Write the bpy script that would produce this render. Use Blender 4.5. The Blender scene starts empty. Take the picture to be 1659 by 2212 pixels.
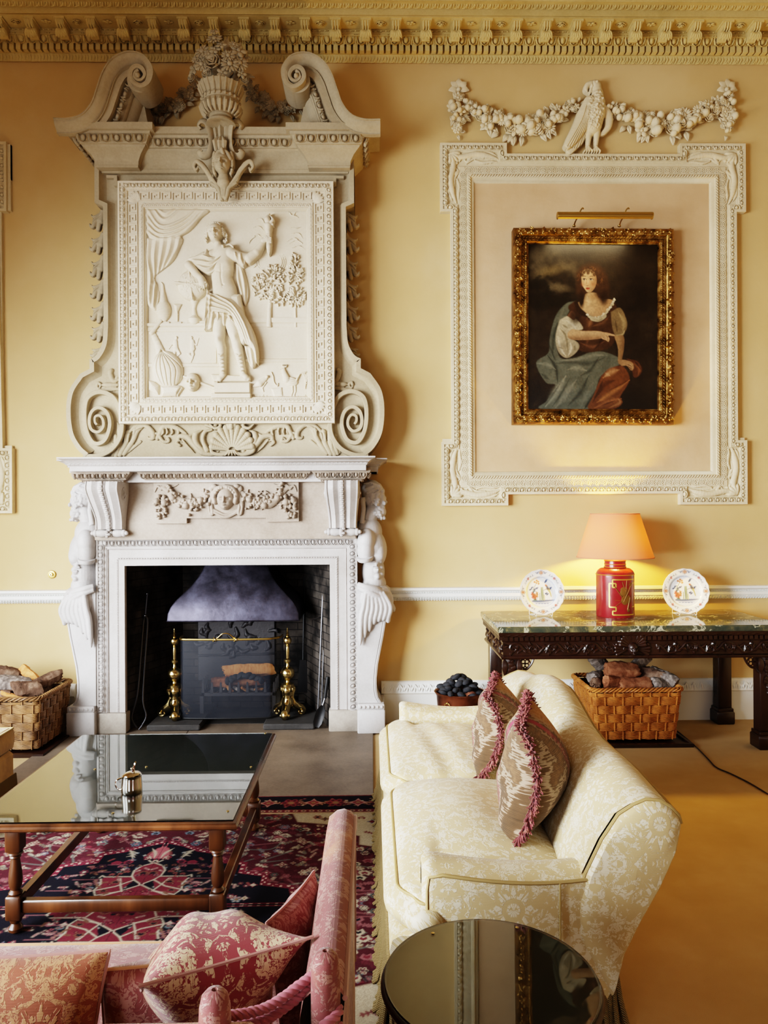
import bpy, bmesh, math, random
import numpy as np
from mathutils import Vector, Matrix, Euler
random.seed(7); rng = np.random.default_rng(7)
C = bpy.context.scene.collection
PI = math.pi
# ------------------------------------------------------------------ camera
CAMZ, F, CX, CY, D = 1.70, 1600.0, 829.5, 1106.0, 6.0
Rcam = Matrix.Rotation(math.radians(-0.93), 3, 'Z') @ Matrix.Rotation(PI/2, 3, 'X') @ Matrix.Rotation(math.radians(-0.31), 3, 'Z')
cd = bpy.data.cameras.new('camera'); cam = bpy.data.objects.new('camera', cd); C.objects.link(cam)
cam.matrix_world = Matrix.Translation((0, 0, CAMZ)) @ Rcam.to_4x4()
cd.sensor_fit = 'VERTICAL'; cd.sensor_height = 24; cd.lens = F/2212*24; cd.clip_start = .05
bpy.context.scene.camera = cam
def U(px, py, Y):                      # where a photo point lies on the plane y = Y
    d = Rcam @ Vector(((px-CX)/F, -(py-CY)/F, -1)); t = Y/d.y
    return Vector((d.x*t, Y, CAMZ+d.z*t))
def UZ(px, py, z):                     # ... on the plane z = z
    d = Rcam @ Vector(((px-CX)/F, -(py-CY)/F, -1)); t = (z-CAMZ)/d.z
    return Vector((d.x*t, d.y*t, z))
# ------------------------------------------------------------------ node materials
class E:                               # tiny expression wrapper: arithmetic on sockets makes Math nodes
    def __init__(s, m, k): s.m = m; s.k = k
    def op(s, o, *a, c=False):
        n = s.m.node_tree.nodes.new('ShaderNodeMath'); n.operation = o; n.use_clamp = c
        for i, x in enumerate((s,)+a):
            if isinstance(x, E): s.m.node_tree.links.new(x.k, n.inputs[i])
            else: n.inputs[i].default_value = x
        return E(s.m, n.outputs[0])
    def __add__(s, o): return s.op('ADD', o)
    def __mul__(s, o): return s.op('MULTIPLY', o)
    def __sub__(s, o): return s.op('SUBTRACT', o)
    def __truediv__(s, o): return s.op('DIVIDE', o)
    __radd__ = __add__; __rmul__ = __mul__
    def __rsub__(s, o): return (s*-1)+o
    def sin(s): return s.op('SINE')
    def cos(s): return s.op('COSINE')
    def abs(s): return s.op('ABSOLUTE')
    def sqrt(s): return s.op('SQRT')
    def pp(s, a): return s.op('PINGPONG', a)
    def floor(s): return s.op('FLOOR')
    def mod(s, a): return s.op('FLOORED_MODULO', a)
    def max(s, o): return s.op('MAXIMUM', o)
    def min(s, o): return s.op('MINIMUM', o)
    def atan2(s, o): return s.op('ARCTAN2', o)
    def ss(s, a, b):                   # smoothstep
        n = s.m.node_tree.nodes.new('ShaderNodeMapRange'); n.interpolation_type = 'SMOOTHSTEP'
        s.m.node_tree.links.new(s.k, n.inputs[0]); n.inputs[1].default_value = a; n.inputs[2].default_value = b
        return E(s.m, n.outputs[0])
def lin(c):
    if isinstance(c, str): c = [int(c[i:i+2], 16)/255 for i in (0, 2, 4)]
    return tuple(((x+.055)/1.055)**2.4 if x > .04045 else x/12.92 for x in c[:3])+(1,)
class M:
    def __init__(s, name, col='808080', rough=.6, metal=0, spec=.5, **kw):
        s.m = bpy.data.materials.new(name); s.m.use_nodes = True; s.nt = s.m.node_tree
        s.b = s.nt.nodes['Principled BSDF']; s.node_tree = s.nt
        s.b.inputs['Base Color'].default_value = lin(col); s.b.inputs['Roughness'].default_value = rough
        s.b.inputs['Metallic'].default_value = metal; s.b.inputs['Specular IOR Level'].default_value = spec
        for k, v in kw.items(): s.b.inputs[k.replace('_', ' ')].default_value = v
        s.tc = s.nt.nodes.new('ShaderNodeTexCoord'); s.h = None
    def co(s, which='Object', sc=(1, 1, 1)):
        n = s.nt.nodes.new('ShaderNodeMapping'); s.nt.links.new(s.tc.outputs[which], n.inputs[0]); n.inputs['Scale'].default_value = sc
        return n.outputs[0]
    def xyz(s, which='Object', sc=(1, 1, 1)):
        n = s.nt.nodes.new('ShaderNodeSeparateXYZ'); s.nt.links.new(s.co(which, sc), n.inputs[0])
        return [E(s, o) for o in n.outputs]
    def vec(s, a, b, c=0.):
        n = s.nt.nodes.new('ShaderNodeCombineXYZ')
        for i, x in enumerate((a, b, c)):
            if isinstance(x, E): s.nt.links.new(x.k, n.inputs[i])
            else: n.inputs[i].default_value = x
        return n.outputs[0]
    def noise(s, scale, detail=4, rough=.55, vec=None, dist=0, sc=(1, 1, 1), which='Object'):
        n = s.nt.nodes.new('ShaderNodeTexNoise'); s.nt.links.new(vec if vec is not None else s.co(which, sc), n.inputs['Vector'])
        n.inputs['Scale'].default_value = scale; n.inputs['Detail'].default_value = detail; n.inputs['Roughness'].default_value = rough; n.inputs['Distortion'].default_value = dist
        return E(s, n.outputs[0])
    def vor(s, scale, vec=None, feat='F1', out=0, sc=(1, 1, 1)):
        n = s.nt.nodes.new('ShaderNodeTexVoronoi'); n.feature = feat; s.nt.links.new(vec if vec is not None else s.co('Object', sc), n.inputs['Vector'])
        n.inputs['Scale'].default_value = scale; return E(s, n.outputs[out])
    def ramp(s, e, stops):
        n = s.nt.nodes.new('ShaderNodeValToRGB'); s.nt.links.new(e.k, n.inputs[0]); r = n.color_ramp
        while len(r.elements) < len(stops): r.elements.new(.5)
        for el, (p, c) in zip(r.elements, stops): el.position = p; el.color = lin(c)
        return n.outputs[0]
    def mix(s, fac, a, b, mode='MIX'):
        n = s.nt.nodes.new('ShaderNodeMix'); n.data_type = 'RGBA'; n.blend_type = mode
        for x, i in ((fac, 0), (a, 6), (b, 7)):
            if isinstance(x, E): x = x.k
            if isinstance(x, bpy.types.NodeSocket): s.nt.links.new(x, n.inputs[i])
            elif i == 0: n.inputs[i].default_value = x
            else: n.inputs[i].default_value = lin(x)
        return n.outputs[2]
    def attr(s, name='Col'):
        n = s.nt.nodes.new('ShaderNodeVertexColor'); n.layer_name = name; return n.outputs[0]
    def col(s, k): s.nt.links.new(k, s.b.inputs['Base Color']); return s
    def inp(s, name, e): s.nt.links.new(e.k if isinstance(e, E) else e, s.b.inputs[name]); return s
    def bump(s, e, dist=.002, st=1.):
        n = s.nt.nodes.new('ShaderNodeBump'); n.inputs['Distance'].default_value = dist; n.inputs['Strength'].default_value = st
        s.nt.links.new(e.k, n.inputs['Height'])
        if s.h: s.nt.links.new(s.h, n.inputs['Normal'])
        s.h = n.outputs[0]; s.nt.links.new(s.h, s.b.inputs['Normal']); return s
# ------------------------------------------------------------------ mesh builder
def smoothstep(a, b, x): t = np.clip((x-a)/(b-a), 0, 1); return t*t*(3-2*t)
class MB:
    def __init__(s): s.v = []; s.f = []; s.n = 0; s.cols = []
    def add(s, v, f):
        v = np.asarray(v, float).reshape(-1, 3); s.v.append(v)
        s.f += [tuple(i+s.n for i in q) for q in f]; s.n += len(v); return s
    def mb(s, o, m=None):
        v = np.concatenate(o.v)
        if m is not None: v = v @ np.array(m.to_3x3()).T+np.array(m.to_translation())
        return s.add(v, o.f)
    def box(s, x0, x1, y0, y1, z0, z1, m=None, ch=0):
        if ch:
            p = [(x0+ch, z0), (x1-ch, z0), (x1, z0+ch), (x1, z1-ch), (x1-ch, z1), (x0+ch, z1), (x0, z1-ch), (x0, z0+ch)]
            q = MB()
            rs = [[(x, y0, z) for x, z in p], [(x, y1, z) for x, z in p]]
            c = ((x0+x1)/2, (z0+z1)/2)
            ins = [[(c[0]+(x-c[0])*(1-2*ch/(x1-x0)), y0-0, c[1]+(z-c[1])*(1-2*ch/(z1-z0))) for x, z in p]]
            rs[0] = [(x, y0+ch, z) for x, z in p]; rs[1] = [(x, y1-ch, z) for x, z in p]
            ins2 = [(x, y1, z) for x, _, z in ins[0]]
            q.rings([ins[0], rs[0], rs[1], ins2], cap=True)
            return s.mb(q, m)
        v = np.array([(x, y, z) for x in (x0, x1) for y in (y0, y1) for z in (z0, z1)], float)
        if m is not None: v = v @ np.array(m.to_3x3()).T+np.array(m.to_translation())
        return s.add(v, [(0, 1, 3, 2), (4, 6, 7, 5), (0, 4, 5, 1), (2, 3, 7, 6), (0, 2, 6, 4), (1, 5, 7, 3)])
    def rings(s, R, cap=False, closed=True, loop=False):
        n = len(R[0]); v = np.concatenate([np.asarray(r, float) for r in R]); f = []
        k = len(R)
        for i in range(k if loop else k-1):
            a, b = i*n, ((i+1) % k)*n
            for j in range(n if closed else n-1):
                j2 = (j+1) % n; f.append((a+j, a+j2, b+j2, b+j))
        if cap: f.append(tuple(range(n))[::-1]); f.append(tuple(range((k-1)*n, k*n)))
        return s.add(v, f)
    def lathe(s, prof, n=24, c=(0, 0, 0), m=None, arc=None):
        R = []
        for r, z in prof:
            r = max(r, 1e-5)
            R.append([(r*math.cos(2*PI*k/n), r*math.sin(2*PI*k/n), z) for k in range(n)])
        R = np.array(R)
        if m is not None: R = R @ np.array(m.to_3x3()).T+np.array(m.to_translation())
        return s.rings(list(R+np.array(c)), cap=True)
    def tube(s, pts, r, n=8, closed=False, flat=1., cap=True, up=None):
        P = np.asarray(pts, float); k = len(P); rr = np.full(k, r) if np.isscalar(r) else np.interp(np.linspace(0, 1, k), np.linspace(0, 1, len(r)), r)
        T = np.roll(P, -1, 0)-np.roll(P, 1, 0) if closed else np.gradient(P, axis=0)
        T /= np.linalg.norm(T, axis=1)[:, None]+1e-12
        a = np.array(up if up is not None else ((0, 0, 1) if abs(T[0][2]) < .9 else (1, 0, 0)), float)
        R = []
        for i in range(k):
            a = a-T[i]*(a@T[i]); a /= np.linalg.norm(a)+1e-12; b = np.cross(T[i], a)
            R.append([P[i]+rr[i]*(math.cos(t)*b+flat*math.sin(t)*a) for t in np.arange(n)*2*PI/n])
        return s.rings(R, cap=cap and not closed, loop=closed)
    def ell(s, c, r, n=10, k=6, m=None):
        r = (r, r, r) if np.isscalar(r) else r
        v = [(0, 0, -1)]+[(math.cos(2*PI*j/n)*math.sin(PI*i/k), math.sin(2*PI*j/n)*math.sin(PI*i/k), -math.cos(PI*i/k)) for i in range(1, k) for j in range(n)]+[(0, 0, 1)]
        v = np.array(v)*np.array(r)
        if m is not None: v = v @ np.array(m.to_3x3()).T
        f = [(0, 1+(j+1) % n, 1+j) for j in range(n)]
        for i in range(k-2):
            for j in range(n): f.append((1+i*n+j, 1+i*n+(j+1) % n, 1+(i+1)*n+(j+1) % n, 1+(i+1)*n+j))
        l = len(v)-1; b = 1+(k-2)*n
        f += [(b+j, b+(j+1) % n, l) for j in range(n)]
        return s.add(v+np.array(c), f)
    def prism(s, poly, y0, y1, mp=None):       # polygon in (x,z), extruded along y
        mp = mp or (lambda a, b, y: (a, y, b)); n = len(poly)
        v = [mp(a, b, y0) for a, b in poly]+[mp(a, b, y1) for a, b in poly]
        f = [tuple(range(n)), tuple(range(2*n-1, n-1, -1))]+[(i, i+n, (i+1) % n+n, (i+1) % n) for i in range(n)]
        return s.add(v, f)
    def grid(s, V, loopu=False, loopv=False):  # V[i][j] points
        V = np.asarray(V, float); a, b = V.shape[:2]; f = []
        for i in range(a if loopu else a-1):
            for j in range(b if loopv else b-1):
                i2, j2 = (i+1) % a, (j+1) % b; f.append((i*b+j, i2*b+j, i2*b+j2, i*b+j2))
        return s.add(V.reshape(-1, 3), f)
    def mesh(s, name, off=(0, 0, 0)):
        me = bpy.data.meshes.new(name)
        v = (np.concatenate(s.v)-np.array(off)) if s.v else np.zeros((0, 3))
        me.from_pydata(v.tolist(), [], s.f); return me
def offs(path, o, closed=False):                # mitred offset of a 2-D polyline (to its left for o>0)
    P = np.asarray(path, float); n = len(P); out = []
    for i in range(n):
        a = P[i]-P[i-1] if (closed or i > 0) else P[1]-P[0]
        b = P[(i+1) % n]-P[i] if (closed or i < n-1) else P[-1]-P[-2]
        a = a/(np.linalg.norm(a)+1e-12); b = b/(np.linalg.norm(b)+1e-12)
        na, nb = np.array((-a[1], a[0])), np.array((-b[1], b[0])); m = na+nb; l = m@m
        m = m*2/l if l > .05 else na
        out.append(P[i]+m*o)
    return np.array(out)
def sweep(mb, path, prof, mp, closed=False, cap=False):   # prof: (offset, height) pairs; mp(a,b,h)->xyz
    rows = []
    for o, h in prof: rows.append([mp(a, b, h) for a, b in offs(path, o, closed)])
    V = np.array(rows).transpose(1, 0, 2); mb.grid(V, loopu=closed)
    if cap and not closed:
        k = len(prof)
        for i in (0, len(path)-1): mb.add(V[i], [tuple(range(k))])
    return mb
def blob(fill, voxel=.006, smooth=6, fac=.5):   # fuse overlapping solids into one continuous skin
    mb = fill if isinstance(fill, MB) else None
    me = mb.mesh('tmp'); o = bpy.data.objects.new('tmp', me); C.objects.link(o)
    r = o.modifiers.new('r', 'REMESH'); r.mode = 'VOXEL'; r.voxel_size = voxel
    if smooth:
        q = o.modifiers.new('s', 'SMOOTH'); q.iterations = smooth; q.factor = fac
    dg = bpy.context.evaluated_depsgraph_get(); dg.update()
    ev = o.evaluated_get(dg); m2 = ev.to_mesh()
    v = np.zeros(len(m2.vertices)*3); m2.vertices.foreach_get('co', v); f = [tuple(p.vertices) for p in m2.polygons]
    ev.to_mesh_clear(); bpy.data.objects.remove(o); bpy.data.meshes.remove(me)
    return MB().add(v.reshape(-1, 3), f)
# ------------------------------------------------------------------ objects
def rootof(o):
    while o.parent: o = o.parent
    return o
def obj(name, mb, mat, parent=None, local=False, label=None, sharp=38, bevel=0, sub=0, col=None, uv=None):
    off = (0, 0, 0) if (parent is None or local) else rootof(parent).location
    me = mb.mesh(name, off) if isinstance(mb, MB) else mb
    me.materials.append(mat.m)
    me.polygons.foreach_set('use_smooth', [True]*len(me.polygons))
    if sharp and sharp < 180: me.set_sharp_from_angle(angle=math.radians(sharp))
    if col is not None:
        a = me.color_attributes.new('Col', 'FLOAT_COLOR', 'POINT'); c = np.ones((len(col), 4), np.float32); c[:, :3] = col
        a.data.foreach_set('color', c.ravel())
    if uv is not None:
        v = np.zeros(len(me.vertices)*3); me.vertices.foreach_get('co', v); w = uv(v.reshape(-1, 3)); l = np.zeros(len(me.loops), int); me.loops.foreach_get('vertex_index', l)
        me.uv_layers.new(name='UVMap').data.foreach_set('uv', np.asarray(w, np.float32)[l].ravel())
    o = bpy.data.objects.new(name, me); C.objects.link(o); o.parent = parent
    if bevel:
        b = o.modifiers.new('bevel', 'BEVEL'); b.width = bevel; b.segments = 2; b.limit_method = 'ANGLE'; b.angle_limit = .6
    if sub:
        b = o.modifiers.new('sub', 'SUBSURF'); b.levels = sub; b.render_levels = sub
    if label: o['label'] = label
    return o
def tag(o, label, cat, group=None, kind=None):
    o['label'] = label; o['category'] = cat
    if group: o['group'] = group
    if kind: o['kind'] = kind
    return o
def thing(name, label, cat, loc=(0, 0, 0), group=None, rz=0):
    o = bpy.data.objects.new(name, None); C.objects.link(o); o.location = loc; o.rotation_euler = (0, 0, rz); o.empty_display_size = .1
    return tag(o, label, cat, group)
def struct(name, mb, mat, parent=None, **k):
    o = obj(name, mb, mat, parent, **k); o['kind'] = 'structure'; return o
def dup(o, parent=None, **kw):
    c = o.copy(); C.objects.link(c); c.parent = parent
    for ch in list(o.children): dup(ch, c)
    for k, v in kw.items():
        if k in ('label', 'group'): c[k] = v
        else: setattr(c, k, v)
    return c
# ------------------------------------------------------------------ carved ornament
def frame_m(p, t, n, b, sx, sy, sz):            # local x along t, y out along n, z along b
    m = Matrix.Identity(4)
    for i, (v, k) in enumerate(((t, sx), (n, sy), (b, sz))):
        for j in range(3): m[j][i] = v[j]*k
    for j in range(3): m[j][3] = p[j]
    return m
def t_egg():
    q = MB(); q.ell((0, .05, .07), (.245, .85, .41), 12, 8)
    a = [(-.39, .5, .5), (-.38, .6, .1), (-.29, .6, -.27), (0, .55, -.45), (.29, .6, -.27), (.38, .6, .1), (.39, .5, .5)]
    q.tube(a, .06, 4, up=(0, 1, 0), flat=6.)
    q.tube([(.5, .3, .5), (.5, .6, .1), (.5, .3, -.45)], [.03, .075, .02], 4, flat=1.5)
    return q
def t_leafy():
    q = MB()
    for sx in (-1, 1):
        q.tube([(0, .2, .5), (sx*.18, .5, .2), (sx*.34, .5, -.1), (sx*.42, .3, -.42)], [.05, .1, .12, .03], 5)
    q.tube([(0, .2, .5), (0, .6, 0), (0, .25, -.5)], [.05, .14, .04], 5)
    q.tube([(.5, .2, .45), (.5, .5, 0), (.5, .2, -.3)], [.02, .1, .03], 4)
    return q
def t_bead(): q = MB(); q.ell((0, .2, 0), (.42, .55, .45), 8, 5); return q
def t_beadreel():
    q = MB(); q.ell((-.18, .2, 0), (.26, .55, .45), 7, 5)
    for x in (.2, .36): q.ell((x, .2, 0), (.07, .5, .42), 7, 4)
    return q
def t_dentil(): q = MB(); q.box(-.34, .34, 0, 1, -.5, .5); return q
def t_rope(): q = MB(); q.tube([(-.55, .1, -.5), (-.2, .55, -.2), (.2, .55, .2), (.55, .1, .5)], [.12, .2, .2, .12], 5); return q
def t_rosette():
    q = MB(); n = 14
    q.tube([(.40*math.cos(a), .35, .40*math.sin(a)) for a in np.arange(n)*2*PI/n], .055, 4, closed=True)
    for k in range(6):
        a = k*PI/3; q.ell((.2*math.cos(a), .3, .2*math.sin(a)), (.1, .22, .1), 6, 4)
    q.ell((0, .35, 0), (.09, .28, .09), 6, 4)
    q.tube([(-.5, .3, .42), (-.42, .45, .1), (-.5, .3, -.12), (-.58, .45, -.42)], .05, 4)
    return q
def t_scrollleaf():
    q = MB(); q.tube([(-.5, .2, -.4), (-.2, .3, -.35), (.1, .35, .2), (0, .4, .42), (-.2, .35, .25), (-.12, .35, .05)], [.05, .08, .08, .07, .06, .04], 5)
    for a in (-.35, 0, .3):
        q.tube([(a, .2, -.4), (a+.12, .5, 0), (a+.05, .3, .4)], [.03, .09, .02], 4)
    return q
T = dict(egg=t_egg(), leafy=t_leafy(), bead=t_bead(), beadreel=t_beadreel(), dentil=t_dentil(), rope=t_rope(), rosette=t_rosette(), scrollleaf=t_scrollleaf())
def band(mb, kind, p0, p1, nrm, L, h, d, inset=0):      # repeat an ornament from p0 to p1, facing nrm
    p0, p1, nrm = Vector(p0), Vector(p1), Vector(nrm).normalized(); t = p1-p0; ln = t.length
    if ln < L*.5: return
    t.normalize(); b = t.cross(nrm)
    if b.z < -1e-4 or (abs(b.z) < 1e-4 and b.x < 0): b = -b
    k = max(1, round((ln-2*inset)/L)); st = (ln-2*inset)/k
    for i in range(k):
        mb.mb(T[kind], frame_m(p0+t*(inset+(i+.5)*st), t, nrm, b, st, d, h))
def bandpath(mb, kind, pts, L, h, d, mp, closed=True, o=0, hh=0, flip=1):  # along a 2-D path offset by o; mp(a,b,h); ornament 'up' is the outward side
    P = offs(pts, o, closed); n = len(P)
    for i in range(n if closed else n-1):
        A, B = P[i], P[(i+1) % n]; e = B-A; ln = np.linalg.norm(e)
        if ln < L*.45: continue
        e /= ln; nn = np.array((-e[1], e[0]))
        k = max(1, round((ln-h*.6)/L)); st = (ln-h*.3)/k
        z0 = Vector(mp(0, 0, 0)); ax = Vector(mp(1, 0, 0))-z0; bx = Vector(mp(0, 1, 0))-z0; hx = Vector(mp(0, 0, 1))-z0
        t = ax*e[0]+bx*e[1]; b = (ax*nn[0]+bx*nn[1])*flip
        for j in range(k):
            q = A+e*(h*.15+(j+.5)*st); mb.mb(T[kind], frame_m(mp(q[0], q[1], hh), t, hx, b, st, d, h))
def leaf(mb, m, L=1., W=.4, curl=.3, n=7, vein=.06, th=.0):   # pointed leaf along +x, facing +y
    V = []
    for i in range(n):
        u = i/(n-1); w = W*math.sin(PI*min(1, u*.93+.04))**.8*(1-.35*u)
        y = curl*math.sin(u*PI*.9)
        V.append([(L*u, y*1.+yy*vein-abs(s_)*.0, s_*w) for s_, yy in ((-1, -1.4), (-.5, .5), (0, -.4), (.5, .5), (1, -1.4))])
    V = np.array(V) @ np.array(m.to_3x3()).T+np.array(m.to_translation()); mb.grid(V)
def flower(mb, m, kind=0, np_=8):               # faces +y, unit radius
    q = MB()
    if kind == 0:      # daisy
        for k in range(np_*2):
            a = k*PI/np_; r = Matrix.Rotation(-a, 4, 'Y')
            q.ell((.62*math.cos(a), .12+.1*(k % 2), .62*math.sin(a)), (.36, .1, .14), 6, 4, m=r)
        q.ell((0, .2, 0), (.3, .28, .3), 8, 5)
    elif kind == 1:    # rose
        for ring, (rr, n, y) in enumerate(((.68, 6, .08), (.42, 5, .28), (.18, 3, .42))):
            for k in range(n):
                a = k*2*PI/n+ring; r = Matrix.Rotation(-a, 4, 'Y') @ Matrix.Rotation(-.6, 4, 'Z')
                q.ell((rr*math.cos(a), y, rr*math.sin(a)), (.1, .3, .4), 7, 5, m=r)
        q.ell((0, .35, 0), (.2, .3, .2), 6, 4)
    elif kind == 2:    # five petals
        for k in range(5):
            a = k*2*PI/5; r = Matrix.Rotation(-a, 4, 'Y')
            q.ell((.55*math.cos(a), .15, .55*math.sin(a)), (.42, .16, .32), 8, 5, m=r)
        q.ell((0, .25, 0), (.22, .25, .22), 6, 4)
    else:              # fruit
        q.ell((0, .45, 0), (.8, .8, .8), 10, 7); q.ell((.1, 1.2, .1), (.14, .1, .14), 5, 4)
    mb.mb(q, m)
def swag(mb, pts, r0, r1, n, y, depth, seed=0, kinds=(0, 1, 2, 3, 3), ls=1.):   # flowers, fruit and leaves heaped along a curve in xz
    R = random.Random(seed); P = np.array(pts, float); d = np.r_[0, np.cumsum(np.linalg.norm(np.diff(P, axis=0), axis=1))]
    for i in range(n):
        u = (i+.5)/n; s_ = u*d[-1]; x = np.interp(s_, d, P[:, 0]); z = np.interp(s_, d, P[:, 1])
        w = r0+(r1-r0)*math.sin(PI*u)**.7
        for lf in range(2):
            a = R.uniform(0, 2*PI); m = Matrix.Translation((x+.5*w*math.cos(a), y-.004, z+.5*w*math.sin(a))) @ Matrix.Rotation(-a, 4, 'Y') @ Matrix.Rotation(R.uniform(-.2, .2), 4, 'X') @ Matrix.Diagonal((w*.95*ls, -depth*.9, w*.9*ls, 1))
            leaf(mb, m, 1, .38, .35)
        for q in range(3):
            a = R.uniform(0, 2*PI); rr = w*R.uniform(.15, .62); fr = w*R.uniform(.36, .56); k = R.choice(kinds)
            m = Matrix.Translation((x+rr*math.cos(a), y-depth*(1-.55*(rr/w))*R.uniform(.5, 1), z+rr*math.sin(a))) @ Matrix.Rotation(R.uniform(0, 6), 4, 'Y') @ Matrix.Rotation(R.uniform(-.35, .35), 4, 'X') @ Matrix.Diagonal((fr*(.7 if k == 3 else 1), -fr*.9, fr*(.7 if k == 3 else 1), 1))
            flower(mb, m, k)
def spath(pts, n=8):                            # Catmull-Rom through points
    P = np.array(pts, float); out = []
    Q = np.vstack([2*P[0]-P[1], P, 2*P[-1]-P[-2]])
    for i in range(1, len(Q)-2):
        for t in np.arange(n)/n:
            a, b, c, d = Q[i-1:i+3]
            out.append(.5*((2*b)+(-a+c)*t+(2*a-5*b+4*c-d)*t*t+(-a+3*b-3*c+d)*t**3))
    out.append(P[-1]); return np.array(out)
# ------------------------------------------------------------------ low relief: height fields drawn in photo pixels
def segd(X, Z, a, b):
    dx, dz = b[0]-a[0], b[1]-a[1]; l = dx*dx+dz*dz+1e-9
    t = np.clip(((X-a[0])*dx+(Z-a[1])*dz)/l, 0, 1); return np.hypot(X-a[0]-t*dx, Z-a[1]-t*dz), t
def inpoly(X, Z, P):
    r = np.zeros(X.shape, bool); n = len(P)
    for i in range(n):
        x0, z0 = P[i-1]; x1, z1 = P[i]
        if z0 == z1: continue
        r ^= ((z0 > Z) != (z1 > Z)) & (X < (x1-x0)*(Z-z0)/(z1-z0)+x0)
    return r
class HF:
    def __init__(s, x0, x1, y0, y1, res=.8):
        s.xs = np.arange(x0, x1+res, res); s.zs = np.arange(y0, y1+res, res); s.X, s.Z = np.meshgrid(s.xs, s.zs); s.H = np.full(s.X.shape, -1.); s.res = res
    def win(s, x0, x1, z0, z1):
        i0, i1 = np.searchsorted(s.zs, (z0, z1)); j0, j1 = np.searchsorted(s.xs, (x0, x1))
        return np.s_[max(i0-1, 0):i1+1, max(j0-1, 0):j1+1]
    def put(s, w, h, mask, k=0):
        A = s.H[w]; B = np.where(mask, h, -1.)
        O = np.maximum(A, B)
        if k: O = np.where((A > -1) & (B > -1), O+np.maximum(k-np.abs(A-B), 0)**2/(4*k), O)
        s.H[w] = O
    def cap(s, a, b, ra, rb, h=1., base=0., k=1.5, p=.5):
        R = max(ra, rb); w = s.win(min(a[0], b[0])-R, max(a[0], b[0])+R, min(a[1], b[1])-R, max(a[1], b[1])+R)
        d, t = segd(s.X[w], s.Z[w], a, b); r = ra+(rb-ra)*t; q = 1-(d/r)**2
        s.put(w, base+h*r*np.maximum(q, 0)**p, q > 0, k); return s
    def chain(s, pts, rs, h=1., base=0., k=1.5, p=.5):
        rs = [rs]*len(pts) if np.isscalar(rs) else (list(rs) if len(rs) == len(pts) else np.interp(np.linspace(0, 1, len(pts)), np.linspace(0, 1, len(rs)), rs).tolist())
        for i in range(len(pts)-1): s.cap(pts[i], pts[i+1], rs[i], rs[i+1], h, base, k, p)
        return s
    def ell(s, cx, cz, rx, rz, ang=0, h=8., base=0., k=1.5, p=.5):
        R = max(rx, rz); w = s.win(cx-R, cx+R, cz-R, cz+R); c, n = math.cos(ang), math.sin(ang)
        dx, dz = s.X[w]-cx, s.Z[w]-cz; q = 1-((dx*c+dz*n)/rx)**2-((-dx*n+dz*c)/rz)**2
        s.put(w, base+h*np.maximum(q, 0)**p, q > 0, k); return s
    def poly(s, P, h, edge=4., base=0., k=0, p=.5):
        P = [tuple(q) for q in P]; x, z = zip(*P); w = s.win(min(x), max(x), min(z), max(z)); X, Z = s.X[w], s.Z[w]
        d = np.full(X.shape, 1e9)
        for i in range(len(P)): d = np.minimum(d, segd(X, Z, P[i-1], P[i])[0])
        s.put(w, base+h*np.clip(d/edge, 0, 1)**p, inpoly(X, Z, P), k); return s
    def ridge(s, pts, wd, amp, fade=True):       # raise or sink what is already there along a curve
        x, z = zip(*pts); R = wd*2.5; w = s.win(min(x)-R, max(x)+R, min(z)-R, max(z)+R); X, Z = s.X[w], s.Z[w]
        d = np.full(X.shape, 1e9); n = len(pts)-1; tt = np.zeros(X.shape)
        for i in range(n):
            q, t = segd(X, Z, pts[i], pts[i+1]); m = q < d; d = np.where(m, q, d); tt = np.where(m, (i+t)/n, tt)
        g = amp*np.exp(-(d/wd)**2)*(np.sin(PI*np.clip(tt, .04, .96))**.5 if fade else 1)
        H = s.H[w]; s.H[w] = np.where(H > -1, np.maximum(H+g, .05), H); return s
    def folds(s, ctrl, wd, amp, n=3):            # many ridges spread between two curves
        A, B = ctrl; m = max(len(A), len(B)); A = spath(A, 5); B = spath(B, 5)
        r = lambda P: np.array([[np.interp(u, np.linspace(0, 1, len(P)), P[:, i]) for i in (0, 1)] for u in np.linspace(0, 1, 14)])
        A, B = r(A), r(B)
        for i in range(n):
            u = i/(max(n-1, 1)); s.ridge((A*(1-u)+B*u).tolist(), wd, amp*(1 if i % 2 == 0 else -.8))
        return s
    def bump(s, cx, cz, rx, rz, amp, ang=0):
        R = 2.5*max(rx, rz); w = s.win(cx-R, cx+R, cz-R, cz+R); c, n = math.cos(ang), math.sin(ang); dx, dz = s.X[w]-cx, s.Z[w]-cz
        g = amp*np.exp(-((dx*c+dz*n)/rx)**2-((-dx*n+dz*c)/rz)**2); H = s.H[w]; s.H[w] = np.where(H > -1, np.maximum(H+g, .05), H); return s
    def face(s, cx, cz, r, h, base=0, turn=0., tilt=0.):   # head seen from the front, r = half width
        c, n = math.cos(tilt), math.sin(tilt); P = lambda a, b: (cx+(a*c-b*n)*r, cz+(a*n+b*c)*r)
        s.ell(*P(0, -.1), r, r*1.28, tilt, h, base, 1.5, .42); s.ell(*P(turn*.2, .62), r*.66, r*.62, tilt, h*.95, base, 2.)
        t = turn*.3; h = h*1.5 if r < 40 else h
        B = lambda a, b, rx, rz, amp: s.bump(*P(a+t, b), rx*r, rz*r, amp*h, tilt)
        for e in (-1, 1):
            B(e*.38, -.1, .2, .13, -.22); B(e*.38, -.08, .12, .075, .17); B(e*.38, -.29, .24, .07, .09); B(e*.5, .38, .2, .2, .06)
            B(e*.38, .0, .16, .035, -.05)
        s.ridge([P(t, -.28), P(t*1.1, .3)], .1*r, .17*h, False); B(t*.2, .3, .15, .1, .16)
        for e in (-1, 1): B(e*.13, .34, .08, .07, .08)
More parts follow.
